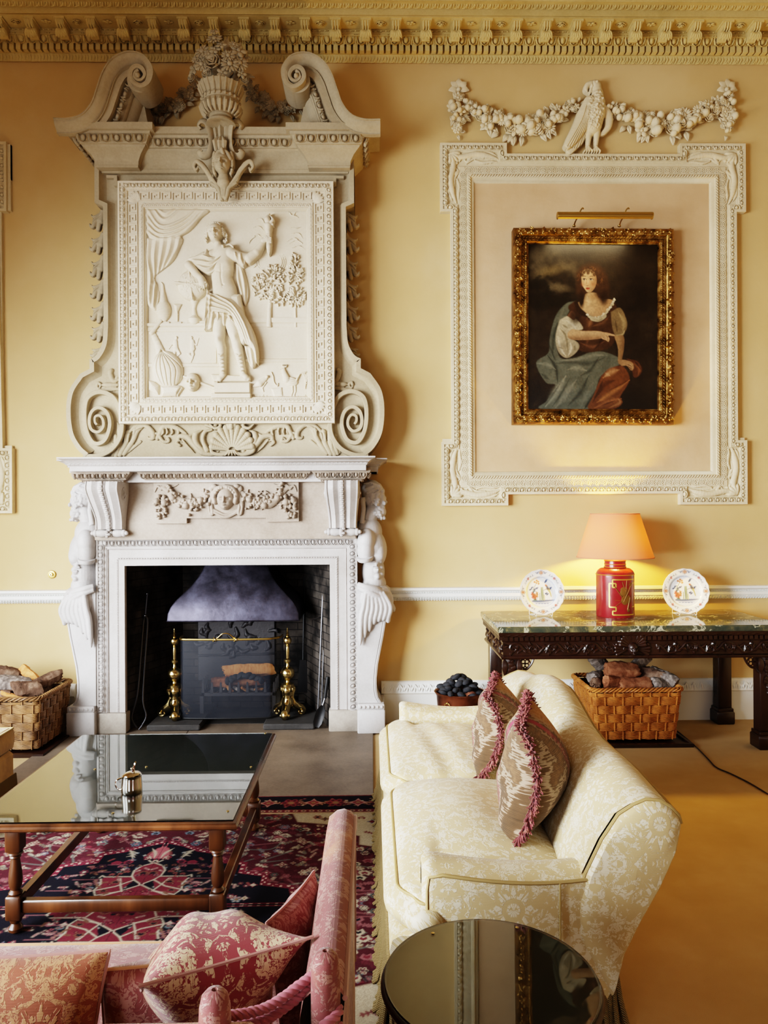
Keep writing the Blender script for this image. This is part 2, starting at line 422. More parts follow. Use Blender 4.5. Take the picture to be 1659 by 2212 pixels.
        B(0, .44, .2, .04, -.05); B(0, .55, .2, .06, .13); B(0, .615, .22, .03, -.13); B(0, .68, .17, .06, .12); B(0, .79, .2, .05, -.06); B(0, .93, .18, .13, .1)
        return s
    def mb(s, mp, skirt=True):                   # mp(X,Z,H) -> arrays x,y,z
        K = s.H > -1; fq = K[:-1, :-1] & K[1:, :-1] & K[:-1, 1:] & K[1:, 1:]
        used = np.zeros(K.shape, bool); used[:-1, :-1] |= fq; used[1:, :-1] |= fq; used[:-1, 1:] |= fq; used[1:, 1:] |= fq
        H = s.H.copy()
        if skirt:                                # rim drops to the ground
            inn = np.zeros(K.shape, int); inn[:-1, :-1] += fq; inn[1:, :-1] += fq; inn[:-1, 1:] += fq; inn[1:, 1:] += fq
            H = np.where(used & (inn < 4), -.4, H)
        idx = np.full(K.shape, -1); idx[used] = np.arange(used.sum())
        x, y, z = mp(s.X[used], s.Z[used], H[used]); i, j = np.nonzero(fq)
        f = np.stack([idx[i, j], idx[i+1, j], idx[i+1, j+1], idx[i, j+1]], 1).tolist()
        return MB().add(np.stack([x, y, z], 1), f)
def pxmap(px0, py0, Y, k=1.):                    # photo pixel plane at depth Y -> world (axis-aligned, height towards the room)
    o = U(px0, py0, Y); m = Y/F*k
    return lambda X, Z, H: (o.x+(X-px0)*m, Y-np.asarray(H)*m+0*X, o.z-(Z-py0)*m)
# ------------------------------------------------------------------ materials
def stone(name, c1, c2, rough=.75, sc=3., bump=.0012):
    m = M(name, c1, rough, spec=.25); a = m.noise(sc, 6, .6); b = m.noise(60, 3, .6)
    m.col(m.ramp((a*.75+b*.25), [(.3, c2), (.62, c1)])); m.bump(m.noise(140, 3)+a, bump, .6); return m
m_wall = M('ochre_distemper', 'd9b46c', .85, spec=.2)
_a = m_wall.noise(.9, 5, .6); m_wall.col(m_wall.ramp(_a, [(.3, 'c8ab78'), (.52, 'cfb281'), (.7, 'd5bb8e')])); m_wall.bump(m_wall.noise(35, 4)+m_wall.noise(5, 3), .0015, .5)
m_panelwall = M('stone_buff_paint', 'dcc4a0', .8, spec=.2)
_a = m_panelwall.noise(2.2, 5, .6); m_panelwall.col(m_panelwall.ramp(_a, [(.3, 'c3a27c'), (.6, 'cfb08c')])); m_panelwall.bump(m_panelwall.noise(20, 5), .003, .5)
m_plaster = stone('aged_plaster', 'dccfb3', 'c8b794', .8, 2.5)
m_cornice = stone('cornice_plaster', 'd6c28c', 'bfa76c', .8, 2.5)
m_relief = stone('pale_stone_relief', 'ded3bf', 'cdbfa6', .75, 2., .0006)
m_stone = stone('grey_buff_stone', 'b5a78e', '988a70', .75, 2.2)
m_marble = stone('weathered_white_marble', 'bfbbba', 'a39d98', .5, 3.5)
m_herm = stone('white_statuary_marble', 'c3c1c2', 'aaa7a6', .45, 4.)
m_frieze = stone('smoke_stained_marble', 'ab9e91', '857769', .6, 2.5)
m_white = M('white_paint', 'eef0ee', .5); m_white.bump(m_white.noise(12, 3), .001, .4)
m_grey = stone('worn_plinth_stone', 'aca49a', '8d857b', .8, 8.)
m_carpet = M('ochre_fitted_carpet', 'b98c4a', .95, spec=.1)
_a = m_carpet.noise(2.2, 4, .6); _b = m_carpet.noise(700, 2, .7)
m_carpet.col(m_carpet.mix(.25, m_carpet.ramp(_a, [(.3, 'b59c74'), (.55, 'c1a882'), (.75, 'cab491')]), m_carpet.ramp(_b, [(.35, '8a6c40'), (.65, 'd2b180')]))); m_carpet.bump(_b, .003, .7)
m_brass = M('polished_brass', 'c6b07c', .22, 1); m_brass.inp('Roughness', m_brass.noise(8, 3).ss(.2, .9)*.22+.12)
m_oldbrass = M('dull_brass', 'b79a5c', .35, 1)
m_iron = M('black_iron', '1c1c1e', .45, .6); m_iron.bump(m_iron.noise(60, 3), .001, .5)
m_ironrod = M('polished_iron_rod', '4b4b4f', .32, .9)
m_black = M('black', '0b0b0c', .8)
# ------------------------------------------------------------------ room shell
XL, XR, YB, ZC = -4.2, 4.6, -3.2, 6.05
mb = MB(); mb.box(XL-.1, XR+.1, YB-.1, 6.05, -.06, 0); struct('floor', mb, m_carpet)
def zc(py): return U(800, py, 6.0).z
# front wall leaves a hole for the firebox
fx0, fx1 = U(268, 1400, 5.71).x, U(713, 1400, 5.71).x
fz1 = U(490, 1211, 5.71).z
mb = MB()
mb.box(XL, fx0-.12, 6.0, 6.1, 0, ZC); mb.box(fx1+.12, XR, 6.0, 6.1, 0, ZC); mb.box(fx0-.12, fx1+.12, 6.0, 6.1, fz1+.1, ZC)
wall = struct('wall_front', mb, m_wall)
mb = MB(); mb.box(XR, XR+.1, YB, 6.1, 0, ZC); struct('wall_right', mb, m_wall)
mb = MB()                                     # left wall with two tall window openings
W1, W2, WZ0, WZ1 = (-.5, 1.2), (1.9, 3.9), .45, 3.1
for a, b in ((YB, W1[0]), (W1[1], W2[0]), (W2[1], 6.1)): mb.box(XL-.1, XL, a, b, 0, ZC)
for a, b in (W1, W2): mb.box(XL-.1, XL, a, b, 0, WZ0); mb.box(XL-.1, XL, a, b, WZ1, ZC)
struct('wall_left', mb, m_wall)
mb = MB(); mb.box(XL-.1, XR+.1, YB-.1, YB, 0, ZC); struct('wall_back', mb, m_wall)
mb = MB(); mb.box(XL-.1, XR+.1, YB-.1, 6.1, ZC, ZC+.1); struct('ceiling', mb, m_plaster)
# cornice: swept profile, then every course of carved ornament
def cz(py, p): return U(800, py, 6.0-p).z
mb = MB(); x0, x1 = XL, XR
prof = [(0, cz(136, 0)), (.025, cz(136, .025)), (.028, cz(133, .028)), (.05, cz(118, .05)), (.07, cz(116, .07)), (.07, cz(113.5, .07)), (.075, cz(113.5, .075)), (.075, cz(97, .075)),
        (.115, cz(96, .115)), (.12, cz(93.5, .12)), (.155, cz(79, .155)), (.17, cz(77.5, .17)), (.17, cz(75.5, .17)), (.155, cz(75.5, .155)), (.155, cz(61, .155))]
zs = cz(36, .31)
prof[-1] = (.155, zs); prof += [(.31, zs), (.31, cz(33, .31)), (.335, cz(32.5, .335)), (.335, cz(17, .335)), (.345, cz(16, .345)), (.40, cz(3, .40)), (.42, cz(1, .42)), (.42, cz(-6, .42)), (.47, cz(-20, .47)), (.47, ZC), (0, ZC)]
sweep(mb, [(x1, 6.0), (x0, 6.0)], [(p, z) for p, z in prof], lambda a, b, h: (a, b, h))
cor = struct('trim_1', mb, m_cornice)
n_ = (0, -1, .35)
q = MB(); band(q, 'scrollleaf', (x0, 5.965, cz(127, .035)), (x1, 5.965, cz(127, .035)), (0, -1, -.3), .075, .072, .022); struct('leaf_course', q, m_cornice, cor)
q = MB(); band(q, 'dentil', (x0, 5.925, cz(105, .095)), (x1, 5.925, cz(105, .095)), (0, -1, 0), .052, cz(96.5, .12)-cz(113.5, .12), .045); struct('dentil_course', q, m_cornice, cor)
q = MB(); band(q, 'egg', (x0, 5.87, cz(86.5, .135)), (x1, 5.87, cz(86.5, .135)), (0, -1, -.5), .0885, .072, .035); struct('egg_and_dart_course', q, m_cornice, cor)
q = MB(); band(q, 'scrollleaf', (x0, 5.63, cz(10, .37)), (x1, 5.63, cz(10, .37)), (0, -1, -.7), .06, .055, .02); struct('top_leaf_course', q, m_cornice, cor)
q = MB(); band(q, 'beadreel', (x0, 5.842, zs-.012), (x1, 5.842, zs-.012), (0, -1, -.6), .04, .014, .012); struct('bead_course', q, m_cornice, cor)
# modillions (scrolled brackets) and soffit flowers
def modillion():
    q = MB(); S = [(0, 0), (.135, 0), (.135, -.022), (.128, -.03), (.12, -.045), (.095, -.055), (.07, -.05), (.055, -.06), (.04, -.085), (.02, -.1), (0, -.095)]
    q.prism(S, -.032, .032, lambda a, b, y: (y, -a, b))
    q.box(-.042, .042, -.145, 0, -.014, 0)
    for k in (-1, 0, 1): q.tube([(k*.02, -.137, -.012), (k*.02, -.134, -.03), (k*.02, -.12, -.055), (k*.02, -.09, -.066)], .006, 4)
    for k in range(5): leaf(q, Matrix.Translation((0, -.075, -.045)) @ Matrix.Rotation((k-2)*.28, 4, 'Y') @ Matrix.Rotation(PI/2, 4, 'Y') @ Matrix.Diagonal((.085, -.07, .05, 1)), 1, .5, .5)
    return q
q0 = modillion(); mm = mb_ = None
xs0 = U(800, 46, 5.7).x
mod = None; i = -13
pitch = U(800+66, 46, 5.69).x-U(800, 46, 5.69).x
while i < 14:
    xx = xs0-U(800, 46, 5.7).x+U(790, 46, 5.69).x+i*pitch
    if XL+.1 < xx < XR-.1:
        if mod is None:
            mod = obj('modillion', q0, m_cornice, cor, local=True); mod['kind'] = 'structure'; mod.location = (xx, 5.845, zs); 
            ro = MB(); flower(ro, Matrix.Rotation(-PI/2, 4, 'X') @ Matrix.Diagonal((.042, .035, .042, 1)), 2); rose = obj('rosette', ro, m_cornice, cor, local=True)
            ro = MB(); flower(ro, Matrix.Rotation(-PI/2, 4, 'X') @ Matrix.Diagonal((.044, .035, .044, 1)), 1); rose2 = obj('rosette', ro, m_cornice, cor, local=True)
            rose.location = rose2.location = (xx+pitch/2, 5.76, zs); rose.rotation_euler = rose2.rotation_euler = (.25, 0, 0); rose2.location.x -= pitch
            rose['kind'] = rose2['kind'] = 'structure'
        else:
            c = dup(mod, cor); c.location = (xx, 5.845, zs)
            c = dup(rose if i % 2 else rose2, cor); c.location = (xx+pitch/2, 5.76, zs)
    i += 1
# dado rail (broken by the chimneypiece) and skirting
def rail(xa, xb, nm):
    z = lambda py: U(830, py, 5.95).z
    q = MB(); P = [(0, z(1299.5)), (.012, z(1299)), (.03, z(1291)), (.036, z(1290)), (.036, z(1284)), (.028, z(1283)), (.045, z(1277)), (.055, z(1276)), (.055, z(1271)), (0, z(1270))]
    sweep(q, [(xb, 6.0), (xa, 6.0)], P, lambda a, b, h: (a, b, h), cap=True)
    t = struct(nm, q, m_white)
    q = MB(); band(q, 'egg', (xa, 5.978, z(1295)), (xb, 5.978, z(1295)), (0, -1, -.4), .022, .027, .012); band(q, 'beadreel', (xa, 5.965, z(1281)), (xb, 5.965, z(1281)), (0, -1, -.3), .02, .012, .008)
    struct('carved_course', q, m_white, t)
def skirt(xa, xb, nm):
    z = lambda py: U(830, py, 5.96).z
    q = MB(); P = [(0, 0), (.035, 0), (.035, z(1502)), (.04, z(1500)), (.055, z(1497)), (.05, z(1492)), (.03, z(1478)), (.025, z(1475)), (.012, z(1473)), (0, z(1473))]
    sweep(q, [(xb, 6.0), (xa, 6.0)], P, lambda a, b, h: (a, b, h), cap=True)
    t = struct(nm, q, m_white)
    q = MB(); band(q, 'leafy', (xa, 5.955, z(1487)), (xb, 5.955, z(1487)), (0, -1, .3), .06, .06, .018); struct('leaf_course', q, m_white, t)
xa_, xb_ = U(160, 1500, 5.9).x, U(824, 1500, 5.9).x
rail(XL, xa_, 'trim_2'); rail(xb_, XR, 'trim_3'); skirt(XL, xa_-.02, 'baseboard_left'); skirt(xb_, XR, 'baseboard_right')
# hearth slabs
m_hearth = stone('worn_hearth_stone', '74675a', '4a4038', .5, 2.4)
hx0, hx1 = U(150, 1600, 5.6).x-.1, U(800, 1640, 4.8).x+.02
mb = MB(); xs = [hx0, hx0+.95, hx1]
for i in range(2): mb.box(xs[i]+.001, xs[i+1]-.001, 4.42, 5.95, 0, .012, ch=.003)
h = struct('hearth', mb, m_hearth)
# firebox
def brickmat(name, c1, c2, mortar):
    m = M(name, c1, .9, spec=.15); n = m.nt.nodes.new('ShaderNodeTexBrick'); x, y, z = m.xyz(); m.nt.links.new(m.vec(x+y, z), n.inputs['Vector'])
    n.inputs['Color1'].default_value = lin(c1); n.inputs['Color2'].default_value = lin(c2); n.inputs['Mortar'].default_value = lin(mortar); n.inputs['Scale'].default_value = 1; n.inputs['Brick Width'].default_value = .2; n.inputs['Row Height'].default_value = .062; n.inputs['Mortar Size'].default_value = .004
    m.col(m.mix(m.noise(4, 5).ss(.35, .7), n.outputs[0], '0c0b0b')); m.bump(E(m, n.outputs[1])*-1, .004, 1); m.bump(m.noise(60, 4), .002, .8); return m
m_brick = brickmat('sooty_brick', '4a443f', '37322f', '242120')
YF = 6.45
bx0, bx1 = U(395, 1300, YF).x, U(655, 1300, YF).x
for s_, a_, b_ in ((-1, fx0, bx0), (1, fx1, bx1)):
    mb = MB(); mb.prism([(a_, 5.775), (b_, YF), (b_+s_*.3, YF), (a_+s_*.12, 5.775)], 0, fz1+.1, lambda a, b, y: (a, b, y)); struct('firebox_side', mb, m_brick)
mb = MB(); mb.box(fx0-.05, fx1+.05, YF, YF+.05, 0, 2.6); struct('firebox_back', mb, m_brick)
mb = MB(); mb.box(fx0-.12, fx1+.12, 5.76, YF, fz1+.06, fz1+.1); struct('firebox_top', mb, m_black)
m_sooty = stone('sooty_flagstone', '3c3a39', '232222', .8, 5)
mb = MB(); mb.box(fx0-.1, fx1+.1, 5.952, YF, 0, .013); struct('firebox_floor', mb, m_sooty)
# ------------------------------------------------------------------ chimneypiece (lower, marble)
CX0 = U(490.5, 1300, 5.71).x
def hw(px0, px1, Y): return (px1-px0)/2*Y/F
YJ = 5.71
zt = lambda py, Y=YJ: U(490, py, Y).z
ch = thing('chimneypiece', 'tall carved marble chimneypiece with bearded herms either side of the fire opening', 'fireplace', (CX0, 5.85, 0))
ox = (fx1-fx0)/2; so = hw(206.5, 767.5, YJ); zso = zt(1161.5)
mid = (fx0+fx1)/2
path = [(mid-so, .17), (mid-so, zso), (mid+so, zso), (mid+so, .17)]          # outer outline, left up over right down; inside is to the right
k = YJ/F
prof = [(0, .29), (0, 0), (-4*k, 0), (-5*k, .006), (-6*k, .012), (-17*k, .004), (-18*k, .010), (-21*k, .010), (-22*k, .016), (-23.5*k, .016), (-24*k, .010), (-25*k, .022), (-41*k, .022), (-42*k, .017), (-46*k, .014), (-47*k, .018), (-(so-ox), .018), (-(so-ox), .075), (-(so-ox)-.0, .08)]
prof = [(o, YJ+h) for o, h in prof]
mb = MB(); sweep(mb, path, prof, lambda a, b, h: (a, h, b)); obj('architrave', mb, m_marble, ch)
q = MB(); mp_ = lambda a, b, h: (a, YJ-h, b)
bandpath(q, 'egg', path, .0525, 11.5*k, .02, mp_, closed=False, o=-11.5*k, hh=-.004, flip=1)
bandpath(q, 'beadreel', path, .02, 3.5*k, .008, mp_, closed=False, o=-44*k, hh=-.016)
obj('egg_and_dart_course', q, m_marble, ch)
mb = MB()
for sg in (-1, 1): mb.box(mid+sg*(so+.004)-(0 if sg < 0 else .24), mid+sg*(so+.004)+(.24 if sg < 0 else 0), YJ-.006, 6.0, .0, .17, ch=.006)
bl = obj('plinth_block', MB().box(mid-so-.004, fx0+.012, YJ-.008, 5.99, .012, .168, ch=.006), m_grey, ch)
bl = obj('plinth_block', MB().box(fx1-.012, mid+so+.004, YJ-.008, 5.99, .012, .176, ch=.006), m_grey, ch)
# frieze
zf0, zf1 = zso, zt(1036, 5.66)
mb = MB(); mb.box(mid-so+.01, mid+so-.01, 5.675, 6.0, zf0-.01, zf1+.06)
mb.box(mid-so, mid+so, 5.69, 5.99, zf0-.012, zf0+.012)
obj('frieze', mb, m_frieze, ch)
YT = 5.635; tz = lambda py: U(490, py, YT).z; tx = lambda px: U(px, 1080, YT).x
mb = MB(); mb.prism([(tx(332), tz(1036)), (tx(332), tz(1130)), (tx(403), tz(1130)), (tx(403), tz(1119)), (tx(574), tz(1119)), (tx(574), tz(1128)), (tx(645), tz(1127)), (tx(645), tz(1036))], YT, 5.69)
tab = obj('frieze_tablet', mb, m_frieze, ch)
hf = HF(325, 655, 1030, 1135, .7)               # mask with veil
hf.ell(488, 1080, 32, 33, 0, 5, 0); hf.face(488, 1079, 18.5, 19, 3)
for sx in (-1, 1):
    hf.chain(spath([(488, 1052), (488+sx*16, 1056), (488+sx*24, 1070), (488+sx*22, 1084)]).tolist(), 6, 1.7, 6)
    for j in range(5): hf.ell(488+sx*(6+j*4.2), 1054+j*j*1.15, 4.5, 3.6, sx*.6, 8, 11)
    hf.chain(spath([(488+sx*26, 1066), (488+sx*33, 1085), (488+sx*30, 1108)]).tolist(), [7, 6, 7], .9, 2); hf.ridge([(488+sx*29, 1080), (488+sx*33, 1095), (488+sx*31, 1110)], 2, -3)
    hf.ell(488+sx*24, 1051, 8, 6, 0, 9, 3); hf.ell(488+sx*31, 1056, 6, 8, 0, 6, 2)
hf.chain(spath([(462, 1104), (488, 1115), (514, 1104)]).tolist(), 6, .9, 2); hf.ridge(spath([(464, 1104), (488, 1113), (512, 1104)]).tolist(), 1.6, -3)
obj('mask', hf.mb(pxmap(490, 1080, YT)), m_frieze, tab)
hf = HF(325, 655, 1030, 1135, .7); R = random.Random(3)
for sx in (-1, 1):
    c = 488; X = lambda d: c+sx*d
    hf.chain(spath([(X(30), 1062), (X(60), 1084), (X(95), 1086), (X(125), 1060), (X(138), 1052)]).tolist(), [5, 11, 13, 7, 4], .8)
    for i in range(75):
        u = R.random(); x = 36+u*88; y = 1066+26*math.sin(PI*(u*.9+.1))-10*u+R.gauss(0, 7.5); r = R.uniform(2.6, 4.6); hf.ell(X(x), y, r, r, 0, r*1.5, R.uniform(5, 9), k=.3)
    for x, y, r in ((112, 1076, 8), (52, 1080, 7), (84, 1092, 8)): hf.ell(X(x), y, r, r*.95, 0, 11, 6, k=.3)
    for i in range(16):
        a = R.uniform(0, 6.3); x = R.uniform(45, 120); y = 1070+R.uniform(-10, 28); hf.chain([(X(x), y), (X(x)+9*math.cos(a), y+9*math.sin(a))], [4, 1], .8, 3)
    for i in range(38):
        y = R.uniform(1066, 1120); w = 15*(1-((y-1080)/45)**2)**.5; r = R.uniform(3, 5); hf.ell(X(138)+R.uniform(-w, w), y, r, r, 0, r*1.6, R.uniform(2, 6), k=.3)
    for px, py, r in ((130, 1085, 8), (146, 1082, 7)): hf.ell(X(px), py, r, r*1.1, 0, 12, 3, k=.3)
    hf.chain(spath([(X(138), 1056), (X(128), 1048), (X(112), 1050), (X(102), 1046)]).tolist(), [4, 3.5, 3, 2], 1.); hf.chain(spath([(X(138), 1056), (X(146), 1050), (X(152), 1062)]).tolist(), [4, 3, 2], 1.)
obj('fruit_swag', hf.mb(pxmap(490, 1080, YT)), m_frieze, tab)
# bed mould with breaks over consoles and tablet, then the shelf
def plan_sweep(path, prof, mat, name): 
    q = MB(); sweep(q, path, prof, lambda a, b, h: (a, b, h)); return obj(name, q, mat, ch)
cxL, cxR = U(226, 1040, 5.52).x, U(739, 1040, 5.52).x; cxm = (cxL+cxR)/2; cs = (cxR-cxL)/2; cw = .135
tw = (tx(645)-tx(332))/2+.025; tcx = (tx(332)+tx(645))/2
yb = lambda d: 5.675-d
pl = [(mid-cs-cw-.02, 6.0), (mid-cs-cw-.02, yb(.10)), (mid-cs+cw, yb(.10)), (mid-cs+cw, yb(.0)), (tcx-tw, yb(0)), (tcx-tw, yb(.055)), (tcx+tw, yb(.055)), (tcx+tw, yb(0)), (mid+cs-cw, yb(0)), (mid+cs-cw, yb(.1)), (mid+cs+cw+.02, yb(.1)), (mid+cs+cw+.02, 6.0)][::-1]
bz = lambda py: U(490, py, 5.58).z
bp = [(.0, bz(1042)), (.01, bz(1041.5)), (.012, bz(1037)), (.03, bz(1036)), (.032, bz(1034)), (.05, bz(1028)), (.07, bz(1022)), (.075, bz(1017)), (.075, bz(1012))]
plan_sweep(pl, bp, m_frieze, 'bed_mould')
q = MB()
for kind, o, py, L, h, d, nz in (('egg', .052, 1027.5, .058, .042, .022, -.5), ('beadreel', .012, 1039.2, .026, .014, .012, 0)):
    P = offs(pl, o, False)
    for i in range(len(P)-1):
        e = P[i+1]-P[i]; l = np.linalg.norm(e); e = e/l; n = (-e[1], e[0], nz)
        if l > .1: q = MB(); band(q, kind, (*P[i], bz(py)), (*P[i+1], bz(py)), n, L, h, d); obj('egg_and_dart_course' if kind == 'egg' else 'bead_course', q, m_frieze, ch)
fw, rw = 1.075, 1.235                           # corona half widths before the mouldings project
YFs, YRs = 5.415, 5.60
pl = [(mid-rw+.07, 6.0), (mid-rw+.07, YRs+.03), (mid-fw+.0, YRs+.03), (mid-fw, YFs), (mid+fw, YFs), (mid+fw, YRs+.03), (mid+rw-.07, YRs+.03), (mid+rw-.07, 6.0)][::-1]
sz = lambda py: U(490, py, 5.36).z
zsh = sz(986.5)
sp = [(-.2, sz(1016)), (0, sz(1016)), (.0, sz(1005)), (.008, sz(1003.5)), (.012, sz(999)), (.02, sz(998)), (.024, sz(996)), (.05, sz(991.5)), (.06, sz(990)), (.068, sz(989.5)), (.068, zsh), (-.6, zsh)]
plan_sweep(pl, sp, m_marble, 'mantel_shelf')
q = MB(); P = offs(pl, .010, False)
for i in range(len(P)-1):
    e = P[i+1]-P[i]; l = np.linalg.norm(e); e = e/l
    if l > .1: q = MB(); band(q, 'leafy', (*P[i], sz(1001)), (*P[i+1], sz(1001)), (-e[1], e[0], 0), .03, .017, .010); obj('shelf_leaf_course', q, m_marble, ch)
mb = MB(); mb.box(mid-rw+.08, mid+rw-.08, YRs+.05, 6.0, sz(1016), zsh-.001); mb.box(mid-fw+.01, mid+fw-.01, YFs+.01, 5.9, sz(1016)+.001, zsh-.002); mb.box(mid-1.0, mid+1.0, 5.6, 6.0, bz(1041), sz(1015)); obj('shelf_core', mb, m_marble, ch)
# scrolled consoles
def console(cx):
    z1, z0 = bz(1042)+.005, zso+.004; H = z1-z0
    yy = lambda u: 5.455+.145*smoothstep(.1, .75, u)-.02*np.exp(-((u-.12)/.12)**2)
    us = np.linspace(0, .84, 22); wd = lambda u: .128-.022*smoothstep(.1, .8, u)
    V = []
    secs = [(-1, .03), (-.92, 0), (-.86, 0), (-.84, .008), (-.5, -.012), (-.22, .008), (-.2, .0), (.2, .0), (.22, .008), (.5, -.012), (.84, .008), (.86, 0), (.92, 0), (1, .03)]
    for u in us: V.append([(cx+a*wd(u), 5.70, z1-u*H) if False else (cx+a*wd(u), yy(u)+o, z1-u*H) for a, o in [(-1, .25)]+secs+[(1, .25)]])
    q = MB(); q.grid(np.array(V)); c = obj('console_bracket', q, m_marble, ch)
    r = H*.075; q = MB()
    pr = [(0, -.118), (r*.75, -.118), (r*.9, -.112), (r*.9, -.1), (r*.8, -.095), (r*1.05, -.06), (r*.8, -.026), (r*.95, -.022), (r*.95, .022), (r*.8, .026), (r*1.05, .06), (r*.8, .095), (r*.9, .1), (r*.9, .112), (r*.75, .118), (0, .118)]
    q.lathe(pr, 16, m=Matrix.Translation((cx, 5.625, z0+H*.09)) @ Matrix.Rotation(PI/2, 4, 'Y'))
    for s in (-1, 1): q.ell((cx+s*.125, 5.615, z0+H*.09), (.018, .016, .016))
    obj('bracket_scroll', q, m_marble, c)
    q = MB(); 
    for i in range(24):
        u = .02+i*.034; q.ell((cx, yy(u)-.006, z1-u*H), (.016+.004*(i % 2), .014, .013), 7, 5)
    for i in range(4): q.ell((cx+(i % 2-.5)*.016, 5.61-.02, z0+H*(.03+.04*i)), (.013, .02, .012), 7, 5)
    obj('leaf_strand', q, m_marble, c)
    q = MB()
    for s in (-1, 1):
        a = np.linspace(0, 4*PI, 40); rr = .055*(1-a/(4.6*PI)); q.tube(np.stack([np.full(40, cx+s*.127), 5.56+rr*np.cos(a), z1-.09+rr*np.sin(a)], 1), .006, 5)
        q.ell((cx+s*.127, 5.56, z1-.09), (.014, .014, .014))
    obj('side_scroll', q, m_marble, c)
console(cxL-.0); console(cxR)
# bearded herms, facing outwards, on tapered pedestals
def herm(sg):
    # drawn in profile: px offsets measured outwards from the jamb, for the right-hand figure
    e = mid+sg*so; Y0 = 5.80; k = Y0/F
    P = lambda d, py, y=0.: (e+sg*d*k, Y0+y, U(770, py, Y0).z)
    q = MB()
    def E_(d, py, y, rx, ry, rz, rot=0): q.ell(P(d, py, y), (rx*k, ry, rz*k), 26, 18, m=Matrix.Rotation(rot*sg, 4, 'Y'))
    E_(33, 1070, .0, 23, .082, 27); E_(30, 1056, 0, 22, .085, 20)                   # skull
    E_(48, 1078, 0, 13, .055, 24); E_(53, 1066, 0, 6.5, .05, 4.5); E_(55, 1062, 0, 5, .05, 8)  # face, brow, forehead
    E_(59, 1080, 0, 3.6, .014, 8, .35); E_(62, 1085, 0, 3.6, .016, 3.6)                  # nose
    E_(55, 1073, -.03, 3, .014, 3)                                                    # eye
    E_(56, 1095, 0, 5, .03, 3.5); E_(56, 1103, 0, 5, .028, 3)                           # lips
    E_(50, 1106, 0, 13, .055, 14)                                                    # chin
    E_(28, 1112, .01, 17, .07, 30, .3)                                               # neck
    R = random.Random(5)
    for i in range(70):                                                              # beard curls
        a = R.uniform(0, 1); b = R.uniform(0, 1); d = 34+26*a; py = 1086+38*b-8*(1-a)+R.uniform(-3, 3); y = R.choice((-1, 1))*.055*math.sqrt(max(0, 1-((d-46)/24)**2))*R.uniform(.4, 1)
        if d > 50 and 1088 < py < 1106: continue
        E_(d, py, y, R.uniform(3, 4.4), .018, R.uniform(3, 4.8))
    for i in range(40): E_(R.uniform(30, 47), R.uniform(1066, 1094), -R.uniform(.055, .075), 3.2, .016, 3.4)
    for d, py, r in ((30, 1048, 12), (42, 1050, 11), (22, 1058, 13), (50, 1056, 6)): E_(d, py, 0, r, .07, 8)   # head cloth
    for i in range(4): q.tube([P(14+i*3, 1046+i*10, -.07), P(30+i*4, 1043+i*7, -.085), P(50, 1050+i*3, -.06)], .007, 6)
    q.tube([P(12, 1075, -.06), P(14, 1100, -.07), P(10, 1130, -.06)], .02, 8)
    E_(24, 1150, .02, 30, .12, 34); E_(34, 1185, .01, 30, .125, 44, -.1); E_(46, 1195, -.03, 16, .08, 26)        # shoulder, chest
    E_(34, 1235, .02, 25, .115, 40); E_(36, 1262, .02, 26, .125, 26)                                  # waist, hips
    for i, (d, py) in enumerate(((48, 1212), (50, 1226), (50, 1240), (40, 1216), (42, 1230), (43, 1244))): E_(d, py, -.06 if i > 2 else -.02, 8, .05, 7.5)
    E_(44, 1200, -.085, 13, .03, 12)                                                       # breast
    for i in range(4): q.tube([P(22+i*5, 1206+i*7, -.1), P(34+i*4, 1202+i*9, -.108)], .008, 6)            # ribs
    E_(19, 1168, -.085, 19, .085, 28, .1); E_(18, 1188, -.09, 18, .078, 26)                     # upper arm stump
    body = blob(q, .0042, 4)
    hm = obj('herm_figure', body, m_herm, ch)
    # stump cut face
    q = MB(); q.lathe([(0, 0), (16*k, 0), (17.5*k, .01), (17.5*k, .03), (0, .035)], 18, m=Matrix.Translation(P(17.5, 1208.5, -.10)) @ Matrix.Rotation(-sg*.12, 4, 'Y') @ Matrix.Rotation(.25, 4, 'X') @ Matrix.Diagonal((1, 1.2, 1, 1)))
    obj('broken_arm', q, m_herm, hm)
    # drapery wound round the hips and falling down the pedestal
    q = MB()
    for i in range(6):
        t = i/5
        q.tube(spath([P(2, 1258+t*10, -.12), P(20+t*4, 1262+t*16, -.15), P(44+t*6, 1268+t*24, -.12), P(64+t*8, 1284+t*26, -.03), P(70+t*9, 1300+t*22, .05)], 5), [.016+.007*math.sin(i*2)]*21, 8)
    for i in range(7):
        x = 8+i*9.5; b = (1388, 1372, 1360, 1345, 1336, 1330, 1342)[i]
        q.tube(spath([P(18+i*6, 1276, -.15+.006*i), P(x+5, 1306, -.155+.006*i), P(x, 1330, -.15+.008*i), P(x-2+(3 if i == 6 else 0), b, -.13+.008*i)], 5), [.02, .022, .024, .024, .024, .025, .026, .027, .028, .028, .028, .027, .026, .024, .02, .008], 8, flat=.8)
    for d, py, y, a, b_, c in ((30, 1290, -.08, 26, .07, 30), (54, 1298, -.02, 24, .1, 30), (40, 1275, 0, 32, .13, 16)): q.ell(P(d, py, y), (a*k, b_, c*k), 12, 8)
    obj('drapery', blob(q, .005, 3), m_herm, hm)
    # pedestal with outward curve
    q = MB(); V = []
    for py, d in ((1270, 58), (1310, 62), (1340, 60), (1370, 55), (1400, 49), (1430, 43), (1460, 40), (1485, 40), (1500, 43), (1512, 50), (1518, 54)):
        w = .15; n_ = -.10
        V.append([P(0, py, .19), P(0, py, n_), P(d-7, py, n_), P(d-5, py, n_+.006), P(d-3.5, py, n_-.002), P(d, py, n_+.004), P(d, py, .19)])
    q.grid(np.array(V)); obj('pedestal', q, m_herm, hm)
